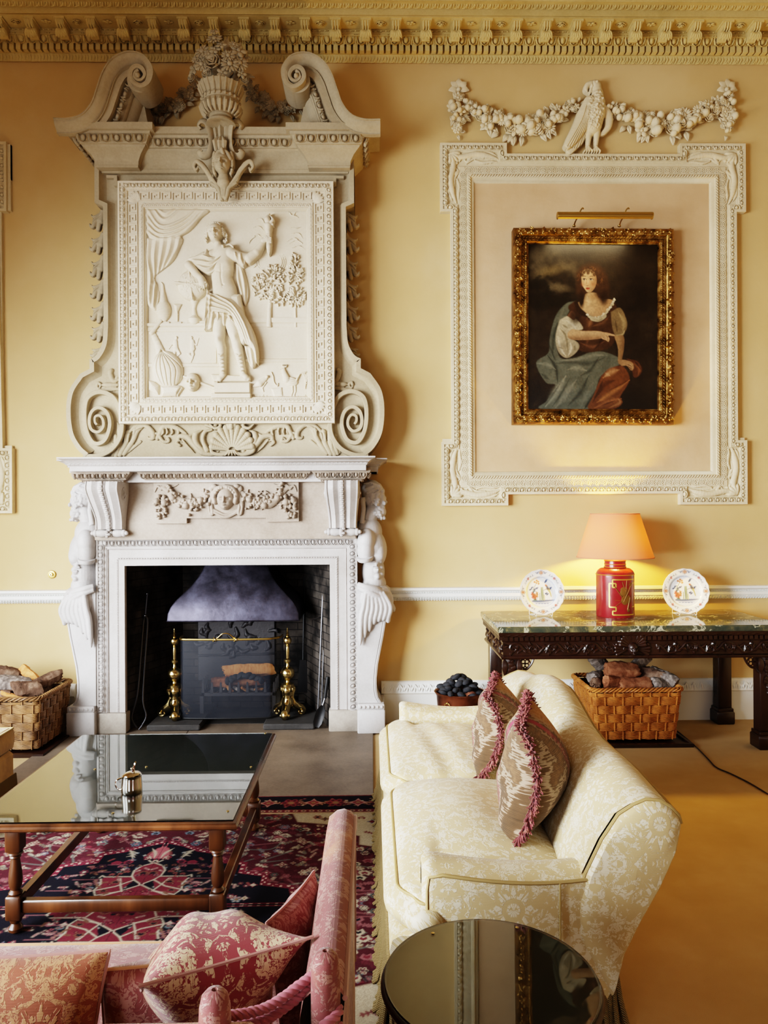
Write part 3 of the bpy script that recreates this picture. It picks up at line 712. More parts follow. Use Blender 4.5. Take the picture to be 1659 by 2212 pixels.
    q = MB(); x0_, x1_ = sorted((e, e+sg*56*k)); zb = U(790, 1518, Y0-.1).z; zb2 = U(790, 1530, Y0-.1).z
    q.box(x0_, x1_, Y0-.145, 5.99, zb2, zb, ch=.005); q.box(x0_-.003, x1_+.004, Y0-.155, 5.99, .012, zb2, ch=.006)
    for i in range(6): q.ell((x0_+.02+i*.033, Y0-.145, (zb+zb2)/2), (.011, .008, .013))
    obj('pedestal_base', q, m_herm, hm)
herm(-1); herm(1)
# ------------------------------------------------------------------ overmantel (upper, painted stone)
om = thing('overmantel', 'tall carved stone overmantel with broken scroll pediment, flower urn and figure relief', 'overmantel', (CX0, 5.9, zsh))
YO = 5.70; k = YO/F; oc = 487.3; xo = lambda px, Y=YO: U(px, 700, Y).x; zo = lambda py, Y=YO: U(487, py, Y).z
half = [(301, 985), (319, 968), (336, 936), (341.5, 887), (335, 843), (312, 807), (291, 796), (291, 775), (277, 767), (264, 742), (260.5, 704), (260.5, 446), (278.5, 438), (278.5, 336)]
def curve_half():
    h = half; a = spath(h[:6], 5).tolist(); b = spath(h[7:11], 4).tolist(); return a+[h[6]]+b+h[11:]
hh_ = curve_half()
zO = lambda py: zo(py)
outl = [(CX0-w*k, zO(py)) for w, py in hh_]+[(CX0+w*k, zO(py)) for w, py in hh_[::-1]]
mb = MB(); mb.prism([(x, max(z, zsh)) for x, z in outl], 5.765, 5.999)
slab = obj('back_slab', mb, m_stone, om)
mb = MB(); pr = [(.0, 5.99), (0, YO), (-9.5*k, YO), (-10*k, YO+.02), (-14*k, YO+.05), (-21*k, YO+.068)]
sweep(mb, outl, pr, lambda a, b, h: (a, h, b)); obj('border_moulding', mb, m_stone, om)
# inner step at the ears
q = MB()
for s in (-1, 1):
    X = lambda d: CX0+s*d*k
    P = [(X(258), zo(372)), (X(258), zo(352)), (X(205), zo(352)), (X(205), zo(372))]
    q = MB(); q.prism([(X(256), zo(375)), (X(233), zo(375)), (X(233), zo(398)), (X(240), zo(398)), (X(240), zo(381)), (X(256), zo(381))][::s], YO+.03, 5.77); obj('ear_fillet', q, m_stone, om)
# volutes
vol = [(190, 1030), (330, 1030), (470, 960), (558, 820), (562, 640), (490, 455), (362, 393), (245, 440), (206, 560), (215, 750), (270, 880), (335, 908), (410, 860), (452, 720), (425, 600), (345, 548), (275, 590), (250, 680), (270, 765), (335, 792), (385, 745), (388, 680), (355, 630), (310, 640), (305, 690), (325, 720)]
for s in (-1, 1):
    P = [(CX0+s*(oc-(140+a/4.608))*k*1.0, zo(760+b/4.608)) for a, b in vol]; P = spath(P, 6); P[:, 1] = np.maximum(P[:, 1], zsh+.012)
    q = MB(); n = len(P); w = np.interp(np.arange(n), [0, n*.5, n], [5.2*k, 4.3*k, 2.6*k])
    T_ = np.gradient(P, axis=0); T_ /= np.linalg.norm(T_, axis=1)[:, None]; N_ = np.stack([-T_[:, 1], T_[:, 0]], 1)
    dep = np.linspace(0, .018, n)
    V = np.stack([np.stack([P[:, 0]+N_[:, 0]*w*o, YO+.004-dep*0+h*np.ones(n), P[:, 1]+N_[:, 1]*w*o], 1) for o, h in ((-1, .075), (-1, .004), (-.8, 0), (.8, 0), (1, .004), (1, .075))], 1)
    q.grid(V); q.add(V[-1], [(0, 1, 2, 3, 4, 5)]); obj('scroll_volute', q, m_stone, om)
# acanthus and shell ornament along the foot
def leafspray(q, root, tips, Y, w=.022, lift=.03):
    for (ax, ay), (bx, by) in tips:
        p0 = U(root[0], root[1], Y); p1 = U(ax, ay, Y); p2 = U(bx, by, Y)
        q.tube(spath([p0, p1-Vector((0, lift, 0)), p2-Vector((0, lift*.3, 0))], 6), [w*.6, w, w, w*.8, w*.5, w*.15], 6, flat=.6)
q = MB(); Z = lambda a, b: (140+a/4.608, 760+b/4.608)
pl_ = []
hfl = HF(150, 500, 770, 990, .7)
def hl(pts, w0, w1, hgt=1., base=0): hfl.chain(spath([Z(*p) for p in pts], 5).tolist(), [w0, w1, w1, w0*.4], hgt, base, k=.8)
# corner acanthus (left), rinceau, shell (half); mirrored afterwards
hl([(520, 1025), (560, 900), (560, 780), (535, 700)], 6, 7); hl([(560, 1020), (620, 900), (630, 800), (650, 790)], 6, 6); hl([(600, 1015), (690, 880), (730, 790), (800, 740)], 5, 6)
hl([(490, 1020), (520, 930), (520, 840), (510, 830)], 4, 5, 1, 2); hl([(470, 1010), (500, 930), (470, 900)], 3, 4); hl([(600, 1025), (700, 940), (760, 890), (750, 920)], 3, 4, .7)
for a, b in ((610, 830), (640, 830), (560, 840), (700, 780), (540, 940)): hl([(a, b+60), (a+10, b), (a+25, b-20)], 2.5, 3.5, 1.3, 3)
hl([(650, 800), (720, 740), (810, 730), (880, 790), (890, 850), (850, 862), (835, 840)], 4, 6, 1.2); hl([(700, 790), (760, 750), (820, 745)], 3, 3, 1, 4)
hl([(935, 810), (905, 812)], 3, 3, 1.2, 2)
hl([(930, 860), (960, 800), (1000, 740), (1090, 745), (1180, 790), (1230, 830)], 5, 6.5, 1.2); hl([(945, 830), (990, 890), (1040, 890), (1035, 860), (1010, 870)], 5, 4, 1.2, 1)
for a in (980, 1020, 1070, 1130): hl([(a, 760), (a+10, 800), (a-5, 830)], 2.5, 3, 1, 4)
hl([(1130, 890), (1150, 840), (1230, 850), (1290, 920), (1370, 1000), (1480, 1020), (1540, 980)], 4, 7, 1.2); hl([(1150, 930), (1120, 905), (1140, 880), (1170, 895)], 4, 3.5, 1.2, 2)
hl([(1380, 990), (1310, 900), (1310, 820), (1370, 780)], 5, 7, 1.2, 1); hl([(1280, 930), (1240, 860), (1280, 810)], 4, 5, 1.1, 1); hl([(1420, 980), (1380, 880), (1400, 800), (1470, 780)], 6, 5, 1.3, 2); hl([(1180, 880), (1230, 940), (1300, 1010)], 3, 3, 1, 3)
hl([(1410, 730), (1480, 750), (1510, 720), (1500, 650), (1540, 625), (1570, 640)], 4, 5, 1.3, 3)
# upper corner leaf beside the frame
hl([(550, 370), (470, 370), (380, 390), (330, 340)], 4, 6); hl([(540, 330), (450, 330), (380, 330)], 4, 6, 1.2, 1); hl([(545, 280), (500, 290), (470, 220), (480, 185), (500, 190)], 4, 6, 1.2); hl([(550, 230), (530, 260), (520, 300)], 3, 4); hl([(340, 330), (350, 310), (375, 330), (360, 360)], 4, 4, 1.3)
KK = pxmap(487.3, 900, 5.765)
full = hfl.mb(KK)
obj('acanthus_ornament', full, m_stone, om)
vv = np.concatenate(full.v).copy(); cxx = KK(487.3, 900, 0)[0]; vv[:, 0] = 2*cxx-vv[:, 0]
obj('acanthus_ornament', MB().add(vv, [f[::-1] for f in full.f]), m_stone, om)
hfs = HF(440, 570, 888, 990, .7); n = 11
for i in range(n):
    a = PI*(.02+.96*i/(n-1)); c, s_ = math.cos(a), math.sin(a)
    hfs.chain([(502+9*c, 972-8*s_), (502+43*c, 968-46*s_)], [3, 7.5], 1.25, 3, k=.4)
for i in range(6): hfs.ridge([(502+(20+i*4)*math.cos(t), 970-(20+i*4)*math.sin(t)*1.05) for t in np.linspace(.1, PI-.1, 16)], 1.2, -.5, False)
hfs.chain(spath([(455, 965), (460, 978), (480, 982), (502, 976), (524, 982), (546, 976), (550, 962)]).tolist(), [3, 5, 5, 4, 5, 5, 3], 1.3, 2)
for s in (-1, 1):
    hfs.chain(spath([(502+s*6, 925), (502+s*10, 905), (502+s*24, 897), (502+s*30, 908), (502+s*24, 920), (502+s*36, 926), (502+s*48, 916)]).tolist(), [5, 6, 6, 5, 4, 4, 2.5], 1.4, 5); hfs.chain([(502+s*4, 922), (502+s*3, 898)], [5, 3], 1.5, 6)
hfs.chain([(502, 924), (502, 896)], [6, 4], 1.5, 8)
for i in range(5): hfs.chain([(502+(i-2)*3, 974), (502+(i-2)*7, 984)], [3, 2], 1.5, 6)
obj('shell_ornament', hfs.mb(pxmap(497, 900, 5.755)), m_stone, om)
# husks down the sides
for s in (-1, 1):
    h = HF(730, 800, 440, 790, .6)
    for i, (py, L) in enumerate(((480, 36), (530, 34), (582, 40), (630, 34), (678, 34), (720, 32), (762, 20))):
        for (dx, dy, w) in ((27, .95, 6), (20, .55, 5.5), (13, 1.15, 6), (24, .2, 4)):
            h.chain(spath([(746, py-L*.5), (746+dx*.55, py-L*.35+L*.5*dy*.6), (746+dx*.8, py-L*.4+L*dy*.75), (746+dx, py-L*.45+L*dy*.8), (746+dx*1.08, py-L*.55+L*dy*.75)], 5).tolist(), [4, w, w*.9, w*.6, w*.3], 1.1, 3, k=.5)
        h.chain([(746, py-L*.6), (752, py)], [7, 9], 1, 2); h.ridge([(750, py-L*.3), (764, py), (770, py+L*.2)], 1.2, -3)
    Kh = pxmap(487.3, 700, 5.86); x0h = Kh(487.3, 700, 0)[0]
    v = h.mb(Kh); 
    if s < 0: w_ = np.concatenate(v.v).copy(); w_[:, 0] = 2*x0h-w_[:, 0]; v = MB().add(w_, [f[::-1] for f in v.f])
    obj('husk_drop', v, m_stone, om)
# greek-key frame
YR = 5.665; kr = YR/F; fl, fr, ft, fb = U(255, 640, YR).x, U(721, 640, YR).x, U(487, 391, YR).z, U(487, 914, YR).z
rect = [(fl, fb), (fl, ft), (fr, ft), (fr, fb)]
W_ = 59.5*kr
pr = [(0, 5.77), (0, YR), (-4*kr, YR), (-5*kr, YR+.012), (-15*kr, YR+.004), (-16*kr, YR+.01), (-19*kr, YR+.01), (-20*kr, YR+.022), (-44*kr, YR+.022), (-45*kr, YR+.012), (-54*kr, YR+.016), (-55*kr, YR+.03), (-57*kr, YR+.03), (-W_, YR+.055)]
mb = MB(); sweep(mb, rect, pr, lambda a, b, h: (a, h, b), closed=True)
rf = obj('relief_frame', mb, m_relief, om)
q = MB(); mp_ = lambda a, b, h: (a, YR-h, b)
bandpath(q, 'egg', rect, .05, 9.5*kr, .016, mp_, o=-10*kr, hh=-.008); bandpath(q, 'bead', rect, .012, 2.4*kr, .006, mp_, o=-17.5*kr, hh=-.011)
obj('egg_and_dart_course', q, m_relief, rf)
q = MB(); bandpath(q, 'leafy', rect, .03, 8*kr, .012, mp_, o=-49.5*kr, hh=-.015); obj('leaf_course', q, m_relief, rf)
def key(q, p, t, b, L, h, d):                    # one repeat of the fret: a single bent fillet plus the base line
    w = .045; Pk = [(0, .1), (.07, .1), (.07, .95), (.84, .95), (.84, .33), (.34, .33), (.34, .66), (.58, .66)]
    sx = h/L; P2 = np.array(Pk)*(L, h); lo, hi = offs(P2, -w*h), offs(P2, w*h)
    m = frame_m(p, t, Vector((0, -1, 0)), b, 1, 1, 1); pl = [tuple(v) for v in lo]+[tuple(v) for v in hi[::-1]]
    z = MB().prism(pl, 0, d); q.mb(z, m)
    z = MB().box(.07*L, L, 0, d*.98, (.1-w)*h, (.1+w)*h); q.mb(z, m)
q = MB(); hk = 20*kr; inn = offs(rect, -42*kr, True); cnr = 24*kr
cL = MB()
for i in range(4):
    A, B = Vector((inn[i][0], YR+.022, inn[i][1])), Vector((inn[(i+1) % 4][0], YR+.022, inn[(i+1) % 4][1])); t = (B-A); l = t.length; t.normalize(); b = Vector((-t.z, 0, t.x))
    n = round((l-.02)/(23*kr)); st = (l-.02)/n
    for j in range(n): key(q, A+t*(.01+j*st), t, b, st, hk, .010)
    cL = MB()
    for j in range(5):                            # corner leaf
        a = math.atan2(-t.z*0+(b.z-t.z), (b.x-t.x)); 
        m = Matrix.Translation(A-b*0.0+Vector((0, -.002, 0))) @ Matrix.Rotation(-(a+(j-2)*.33), 4, 'Y') @ Matrix.Diagonal((.085, -.03, .05, 1)); leaf(cL, m, 1, .45, .5)
    obj('corner_leaf', cL, m_relief, rf)
obj('greek_key_course', q, m_relief, rf)
# ---- relief panel
YP = YR+.058; K = pxmap(490, 655, YP)
px0, px1, py0, py1 = 313, 669, 449, 863
a = K(np.array([px0, px1]), np.array([py0, py1]), np.array([0, 0]))
mb = MB(); mb.box(a[0][0]-.01, a[0][1]+.01, YP, YP+.05, a[2][1]-.01, a[2][0]+.01)
pan = obj('relief_panel', mb, m_relief, om)
def rp(name, h, lab=None):
    h.H = np.where(h.H > 0, h.H*1.2, h.H); return obj(name, h.mb(K), m_relief, pan, label=lab, sharp=60)
h = HF(px0, px1, py0, py1, .9)                   # background: window line, sill, altar, tablet
def bar(x0, x1, y0, y1, hh): h.poly([(x0, y0), (x1, y0), (x1, y1), (x0, y1)], hh, 1.2)
bar(530, 669, 449, 686, .01) if False else None
bar(529.3, 530.8, 449, 690, 2.2)
bar(528, 669, 686, 698, 3.5); bar(528, 669, 698, 706, 1.8); bar(528, 669, 706, 775, .8); bar(528, 669, 775, 783, 2.4)
bar(313, 448, 698, 706, 4.5); bar(313, 448, 706, 716, 2.6); bar(313, 468, 716, 784, 1.4); bar(313, 475, 784, 793, 2.4); bar(388, 446, 721, 782, .6)
h.poly([(390, 723), (444, 723), (444, 780), (390, 780)], 1.2, 1.5, 0)
rp('wall_and_window', h)
h = HF(px0, px1, py0, py1, .8)                   # palms / clouds and bird, very low
def ln(pts, w=1.6, hg=1.): h.chain(spath(pts, 6).tolist(), [w*.5, w, w*.4], hg, k=.3)
for r in (22, 26, 30): ln([(587+r*math.cos(t), 566+r*.95*math.sin(t)) for t in np.linspace(-1.2, 2.2+r*.02, 9)], 1.8)
for r in (14, 18): ln([(575-r*.2+r*math.cos(t), 566+r*math.sin(t)) for t in np.linspace(1.6, 4.4, 7)], 1.5)
for a, b, c in (((576, 505), (560, 490), (540, 496)), ((570, 518), (556, 507), (542, 520)), ((578, 500), (566, 474), (548, 476)), ((556, 510), (542, 520), (538, 532)), ((660, 540), (645, 532), (622, 540)), ((657, 528), (640, 520), (620, 530)), ((657, 520), (645, 505), (622, 506)), ((655, 530), (636, 515), (612, 528)), ((628, 492), (640, 494), (654, 490)), ((545, 580), (552, 576), (556, 568))): ln([a, b, c], 2.)
ln([(611, 458), (625, 459), (631, 466), (636, 465), (640, 459), (652, 458)], 1.8, 1.3); ln([(625, 462), (631, 467), (640, 468), (652, 475)], 2, 1.3)
for cx, cy, fl_ in ((380, 740, 1), (416, 740, -1)):   # putti on the altar tablet
    h.ell(cx+2*fl_, cy-10, 4, 5, 0, 3, 1); h.chain([(cx, cy-3), (cx+1, cy+14)], [5, 6], .6, 1); h.chain([(cx, cy-2), (cx-9*fl_, cy+6), (cx-14*fl_, cy+14 if fl_ > 0 else cy-10)], [3, 2.4, 2], .7, 1)
    h.chain([(cx-1, cy+14), (cx-2*fl_, cy+26), (cx+3*fl_, cy+42)], [4.5, 3.6, 2.4], .7, 1); h.chain([(cx+3, cy+14), (cx+9*fl_, cy+24), (cx-1*fl_, cy+34)], [4.5, 3.6, 2.4], .7, 1)
rp('low_carving', h)
# curtain
h = HF(314, 455, 450, 700, .7)
h.poly(spath([(316, 452), (450, 452), (436, 475), (415, 500), (394, 513), (375, 522), (350, 525), (330, 521), (318, 505)], 4).tolist(), 9, 9, 0)
h.poly(spath([(318, 515), (394, 513), (388, 545), (375, 568), (348, 590), (337, 602), (346, 630), (343, 662), (337, 672), (322, 662), (318, 640)], 4).tolist(), 7, 8, 0)
h.folds(([(322, 453), (352, 494), (400, 480), (430, 453)], [(317, 500), (350, 520), (400, 506), (448, 455)]), 3.2, 4., 7); h.folds(([(335, 453), (360, 480), (395, 455)], [(342, 452), (362, 466), (385, 452)]), 2.5, 2, 3)
h.folds(([(325, 520), (322, 560), (330, 600), (324, 650)], [(392, 516), (384, 545), (360, 580), (336, 604)]), 2.8, 3.4, 9); h.folds(([(332, 600), (328, 630), (326, 660)], [(344, 604), (342, 640), (338, 668)]), 2, 3, 4)
rp('curtain', h)
# flask, goblet, globe
h = HF(330, 450, 600, 705, .6)
h.ell(355, 672, 16, 24, 0, 12); h.chain([(355, 655), (354, 630), (353, 615), (350, 611)], [9, 4, 2.6, 2.2], 1); h.chain([(346, 697), (366, 697)], 3, 1)
for i in range(13): h.ridge([(338, 652+i*3.4), (355, 655+i*3.4), (372, 652+i*3.4)], .9, -.9, False)
rp('wicker_flask', h)
h = HF(370, 402, 650, 702, .6); h.poly([(375, 656), (395.5, 657), (389, 670), (386, 677), (384, 678), (381, 676), (378, 668)], 6, 7); h.chain([(384.5, 676), (384.5, 693)], [2.2, 2], 1.6); h.chain([(378, 697), (392, 697)], 2.4, 1.3); h.ell(384.5, 680, 3, 2, 0, 4); rp('goblet', h)
h = HF(380, 456, 580, 705, .6)
h.ell(418, 619, 32, 33, 0, 19, 2, p=.42); R = random.Random(4)
for i in range(60): a, b = R.uniform(0, 6.3), R.uniform(0, 27); h.ridge([(418+b*math.cos(a), 619+b*math.sin(a)), (418+b*math.cos(a)+R.uniform(-7, 7), 619+b*math.sin(a)+R.uniform(-7, 7))], 1, R.choice((.8, -.8)))
h.chain([(385, 617), (418, 621), (450, 617)], 2.6, 1.6, 17); h.chain(spath([(414, 588), (418, 619), (421, 651)]).tolist(), 2, 1.3, 17.5)
h.chain([(421, 652), (421, 660), (420, 668), (421, 682), (421, 690)], [9, 5, 4, 6, 13], 1); h.chain([(405, 696), (442, 696)], 3, 1.4); rp('celestial_globe', h)
# trees
def tree(name, trunk, crowns, seed):
    h = HF(540, 668, 545, 708, .6); R = random.Random(seed); h.chain(trunk[0], trunk[1], 1.)
    for cx, cy, rx, ry, n in crowns:
        for i in range(n):
            a = R.uniform(0, 2*PI); u = math.sqrt(R.random()); x, y = cx+rx*u*math.cos(a), cy+ry*u*math.sin(a); l = R.uniform(5, 8); b = math.atan2(y-cy-ry*.25*0, x-cx)+R.uniform(-.4, .4)
            h.chain([(x, y), (x+l*.5*math.cos(b), y+l*.5*math.sin(b)-1), (x+l*math.cos(b), y+l*math.sin(b)-1.5)], [1.3, 2.3, .7], 1.5, 2+4*(1-u), k=.2)
    rp(name, h)
tree('broad_tree', ([(581, 705), (582, 670), (585, 640), (585, 615)], [6.5, 5, 4.5, 3]), ((587, 602, 26, 26, 95), (563, 628, 17, 20, 55), (599, 643, 19, 18, 60), (558, 606, 12, 10, 22)), 1)
tree('tall_tree', ([(638, 705), (637, 670), (637, 620)], [3.2, 2.8, 2.4]), ((637, 596, 17, 22, 80), (636, 572, 9, 20, 45), (638, 642, 19, 20, 85)), 2)
# still life at the foot
h = HF(316, 470, 690, 862, .6)
h.ell(363, 797, 33, 40, -.35, 18, p=.5); h.chain([(350, 765), (342, 742), (333, 722)], [11, 8, 6.5], .7); h.chain([(330, 720), (350, 694)], [6, 4.5], 1, 2)
for i in range(-3, 4): h.ridge(spath([(351, 757), (363+i*10, 797-abs(i)*1), (366+i*7, 832)], 6).tolist(), 1., -2.2, False)
for i in range(4): h.ridge([(331+i*5, 729+i*9), (345+i*4, 726+i*9)], .9, .9)
rp('lute', h)
h = HF(320, 405, 815, 860, .6); h.poly([(322, 820), (336, 824), (347, 833), (347, 855), (335, 850), (322, 842)], 8, 9); h.poly([(347, 833), (365, 830), (390, 832), (398, 838), (386, 856), (350, 857)], 10, 8); h.ridge([(347, 832), (345, 856)], 1.6, -5, False); h.ridge([(392, 838), (382, 855)], 1, -3, False); rp('open_book', h)
h = HF(395, 470, 800, 860, .6); h.cap((398, 813), (462, 838), 3.6, 4, 1.1); h.ell(463, 838, 2, 4, 0, 5); rp('flute', h)
h = HF(395, 440, 803, 858, .5); h.face(416.5, 827, 15.5, 15, 2); 
for e in (-1, 1): h.bump(416+e*6, 826, 1.8, 1.4, -6)
rp('mask', h)
h = HF(450, 545, 805, 863, .7); h.poly([(455, 808), (540, 812), (542, 826), (462, 826)], 8, 2.5); h.poly([(463, 827), (541, 827), (541, 850), (463, 850)], 10, 1.5); h.poly([(457, 850), (543, 850), (543, 862), (457, 862)], 12, 1.5); rp('plinth', h)
h = HF(540, 668, 785, 862, .5)                   # fowl and snake
h.ell(628, 824, 15, 10, .25, 6); h.chain([(618, 820), (613, 806), (611, 797)], [8, 5.5, 4], .7, 2); h.chain([(608, 797), (604, 798)], [2, .8], 1.2, 3); 
for i in range(4): h.chain([(611+i*2, 794), (609+i*3.2, 788)], [1.3, 1.1], 1.4, 3)
for i in range(6): t = i/5; h.chain(spath([(638, 824), (646+t*3, 808-t*6+i), (660-t*3, 803+i*3), (664-i*1.2, 815+i*5)], 5).tolist(), [2.4, 1.7, 1.2, .8], 1.2, 1)
for x in (630, 636): h.chain([(x, 834), (x+1, 846), (x-3, 857)], [2, 1.2, 1.2], 1.2); h.chain([(x-8, 858), (x+4, 858)], 1.2, 1.2)
for i in range(4): h.ridge([(620, 818+i*4), (640, 822+i*3)], 1, -1)
h.chain([(548, 834), (560, 828), (572, 818)], [3.5, 8, 5], .7); h.ell(576, 814, 4, 4, 0, 4, 2); h.chain([(574, 826), (566, 838), (568, 846)], [2, 1.3, 1.3], 1.2); h.chain(spath([(585, 804), (589, 814), (591, 826), (598, 834), (599, 828)]).tolist(), 1.6, 1.3)
h.poly([(583, 838), (608, 836), (610, 856), (590, 858)], 2.5, 4)
for i in range(24): x = 545+i*5; h.chain([(x, 860), (x+3*math.sin(i*2.1), 853+2*math.sin(i))], [1.4, .6], 1)
rp('cockerel_and_hen', h)
# the young man with a torch, in high relief, one continuous body
h = HF(400, 595, 470, 830, .55)
# legs
h.chain([(476, 700), (475, 722), (475, 738), (479, 752), (480, 770), (483, 800), (482, 812)], [15, 13.5, 11, 10.5, 9.5, 6.5, 7], 1.15, 6, k=2); h.chain([(483, 812), (477, 819), (471, 822)], [7, 7, 5], 1., 8, k=2)
h.chain([(502, 700), (508, 722), (511, 735), (514, 752), (518, 770), (525, 800), (525, 812)], [15, 14, 11.5, 11, 9.5, 6.8, 7], 1.15, 6, k=2); h.chain([(526, 811), (532, 817), (537, 820)], [7, 7, 5], 1., 8, k=2)
h.bump(474, 737, 5, 6, 2.5); h.bump(510, 733, 5, 6, 2.5)
for lx, dx in ((479, 0), (518, 0)):               # sandal straps
    t = 1 if lx > 500 else .3
    h.ridge([(lx-9, 768), (lx, 773), (lx+10, 766)], 2.2, 3)
    for i in range(4): h.ridge([(lx-7+i*1.5*t, 777+i*8), (lx+9+i*1.5*t, 783+i*8)], 1.1, 1.6); h.ridge([(lx+8+i*1.5*t, 777+i*8), (lx-6+i*1.5*t, 784+i*8)], 1.1, 1.6)
# torso
h.chain([(483, 556), (482, 580), (481, 605), (487, 630), (489, 660)], [25, 25, 22, 26, 30], .62, 5, k=3)
h.cap((462, 556), (500, 550), 13, 13, .9, 6, 3); h.cap((474, 552), (473, 532), 11, 9, 1., 6, 3)
h.bump(470, 578, 12, 9, 2.2); h.bump(496, 575, 10, 9, 2.2); h.ridge([(483, 580), (482, 605), (486, 628)], 2, -1.4); h.bump(487, 622, 2, 2, -2); h.ridge([(466, 590), (480, 594), (497, 589)], 2, -1.3)
# bent arm on the globe
h.chain([(447, 562), (432, 568), (415, 577)], [14, 12, 10.5], 1, 8, k=2); h.chain([(414, 580), (428, 596), (440, 609)], [10, 9, 7], 1.1, 14, k=2)
h.chain([(439, 607), (442, 617)], [8, 9], .9, 15, k=2)
for i, (dx, l) in enumerate(((-6, 11), (-2, 14), (2.3, 15), (6, 13))): h.chain([(441+dx*.7, 616), (440+dx, 622), (440+dx+.5, 617+l)], [3, 2.4, 1.8], 1.1, 17, k=.5)
h.chain([(447, 612), (451, 620), (450, 626)], [3, 2.6, 2], 1.1, 15, k=.5)
# raised arm with torch
h.chain([(502, 553), (520, 560), (540, 563)], [14, 12, 11], .95, 8, k=2); h.chain([(540, 564), (556, 551), (572, 526)], [11, 10, 6], 1., 9, k=2); h.chain([(571, 526), (580, 522)], [6, 7], 1., 11, k=2)
# head
h.face(468.5, 510, 15.5, 19, 8, turn=.25); 
R = random.Random(8)
for i in range(60):
    a = R.uniform(-PI*1.08, PI*.08); rr = R.uniform(.82, 1.12); x = 468+19*rr*math.cos(a); y = 507+20*rr*math.sin(a); r = R.uniform(2.2, 3.6); h.ell(x, y, r, r, 0, 5, 11 if rr < 1 else 6, k=.3); h.bump(x, y, 1.1, 1.1, -2)
for i in range(22):
    s = R.choice((-1, 1)); x = 468+s*R.uniform(17, 24); y = R.uniform(508, 528); r = R.uniform(2, 3.2); h.ell(x, y, r, r*1.2, 0, 4.5, 6, k=.3); h.bump(x, y, 1, 1, -2)
fig = rp('figure', h)
h = HF(400, 595, 470, 830, .55)
# mantle over the shoulder and chest
h.poly(spath([(410, 568), (416, 562), (440, 556), (452, 543), (458, 556), (470, 562), (484, 552), (488, 540), (492, 548), (482, 575), (470, 592), (454, 598), (436, 590), (424, 580)], 4).tolist(), 9, 8, 13)
h.folds(([(414, 566), (440, 560), (460, 566), (482, 556), (488, 544)], [(426, 580), (445, 594), (462, 592), (478, 575), (491, 549)]), 2, 3, 6)
h.ell(487, 541, 3.5, 3.5, 0, 6, 18); h.chain(spath([(488, 540), (500, 535), (508, 541)], 5).tolist(), 2.5, 1.4, 14)
h.poly(spath([(498, 545), (515, 548), (531, 556), (534, 575), (528, 582), (518, 574), (506, 566)], 4).tolist(), 8, 8, 13); h.folds(([(500, 548), (506, 566)], [(530, 556), (530, 578)]), 1.8, 2.5, 6)
h.poly(spath([(510, 570), (522, 575), (530, 592), (537, 620), (537, 645), (530, 662), (520, 640), (512, 610)], 4).tolist(), 5, 5, 3); h.folds(([(513, 575), (517, 610), (528, 655)], [(528, 590), (535, 620), (533, 655)]), 2, 2, 4)
# tunic skirt
h.poly([(456, 640), (522, 640), (530, 680), (520, 716), (506, 708), (498, 714), (490, 709), (480, 713), (470, 708), (458, 716), (444, 718), (448, 690)], 8, 8, 12)
h.folds(([(460, 660), (446, 716)], [(500, 660), (502, 712)]), 2.3, 4.5, 9)
# sash across the hips, falling to the right
h.poly(spath([(452, 628), (462, 640), (480, 643), (500, 648), (518, 662), (535, 690), (552, 725), (560, 765), (557, 792), (548, 760), (536, 748), (524, 747), (516, 720), (500, 690), (480, 688), (462, 684), (452, 690), (446, 720), (446, 680)], 4).tolist(), 11, 10, 15)
h.folds(([(454, 632), (480, 650), (510, 670), (535, 715), (556, 785)], [(456, 684), (480, 684), (500, 690), (515, 715), (526, 745)]), 2.6, 5, 9)
h.folds(([(452, 632), (450, 680), (447, 716)], [(462, 640), (460, 670), (456, 690)]), 2, 4, 3)
h.poly(spath([(528, 748), (546, 752), (556, 770), (555, 785), (549, 797), (541, 794), (533, 770)], 4).tolist(), 6, 6, 8); h.folds(([(531, 750), (540, 792)], [(548, 756), (552, 790)]), 1.8, 2.5, 4)
rp('drapery', h)
h = HF(560, 605, 460, 565, .5)
h.chain([(583, 524), (583, 538), (583, 548), (583, 554)], [5.5, 6.5, 5, 2.5], 1.1, 10); h.chain([(583, 520), (582, 504), (582, 494)], [5.5, 7.5, 9], 1.1, 10); h.chain([(574, 491), (592, 492)], 2.6, 1.2, 14)
h.chain(spath([(584, 490), (580, 480), (585, 466)], 4).tolist(), [7, 7, 1], 1.1, 10); h.chain(spath([(587, 490), (592, 482), (586, 472)], 4).tolist(), [4, 4, 1], 1.3, 13)
for i in range(4): h.chain([(579, 519.5+i*3.1), (585, 519.5+i*3.3), (588.5, 521.5+i*3)], [2.3, 2.2, 1.7], 1.1, 15, k=.4)
h.chain([(575, 520), (580, 514), (584, 514)], [3, 2.5, 2], 1.1, 14)
rp('torch', h)
# ---- entablature and broken pediment
eb = lambda py: U(487, py, 5.62).z
YFb, YCb = 5.655, 5.72
bl0, bl1 = U(206, 350, YFb).x, U(299, 350, YFb).x; hb0 = CX0-bl0; hb1 = CX0-bl1
pl = [(CX0-hb0, 5.999), (CX0-hb0, YFb), (CX0-hb1, YFb), (CX0-hb1, YCb), (CX0+hb1, YCb), (CX0+hb1, YFb), (CX0+hb0, YFb), (CX0+hb0, 5.999)][::-1]
pr = [(-.03, eb(352)), (-.0, eb(352)), (.0, eb(345)), (.004, eb(342)), (.025, eb(332)), (.06, eb(323)), (.07, eb(321)), (.074, eb(318)), (.084, eb(317)), (.112, eb(302)), (.122, eb(301)), (.126, eb(296)), (.15, eb(295.5)), (.15, eb(281)), (.13, eb(279)), (-.1, eb(279))]
q = MB(); sweep(q, pl, pr, lambda a, b, h: (a, b, h)); ent = obj('entablature', q, m_stone, om)
q = MB(); P = offs(pl, .108, False)
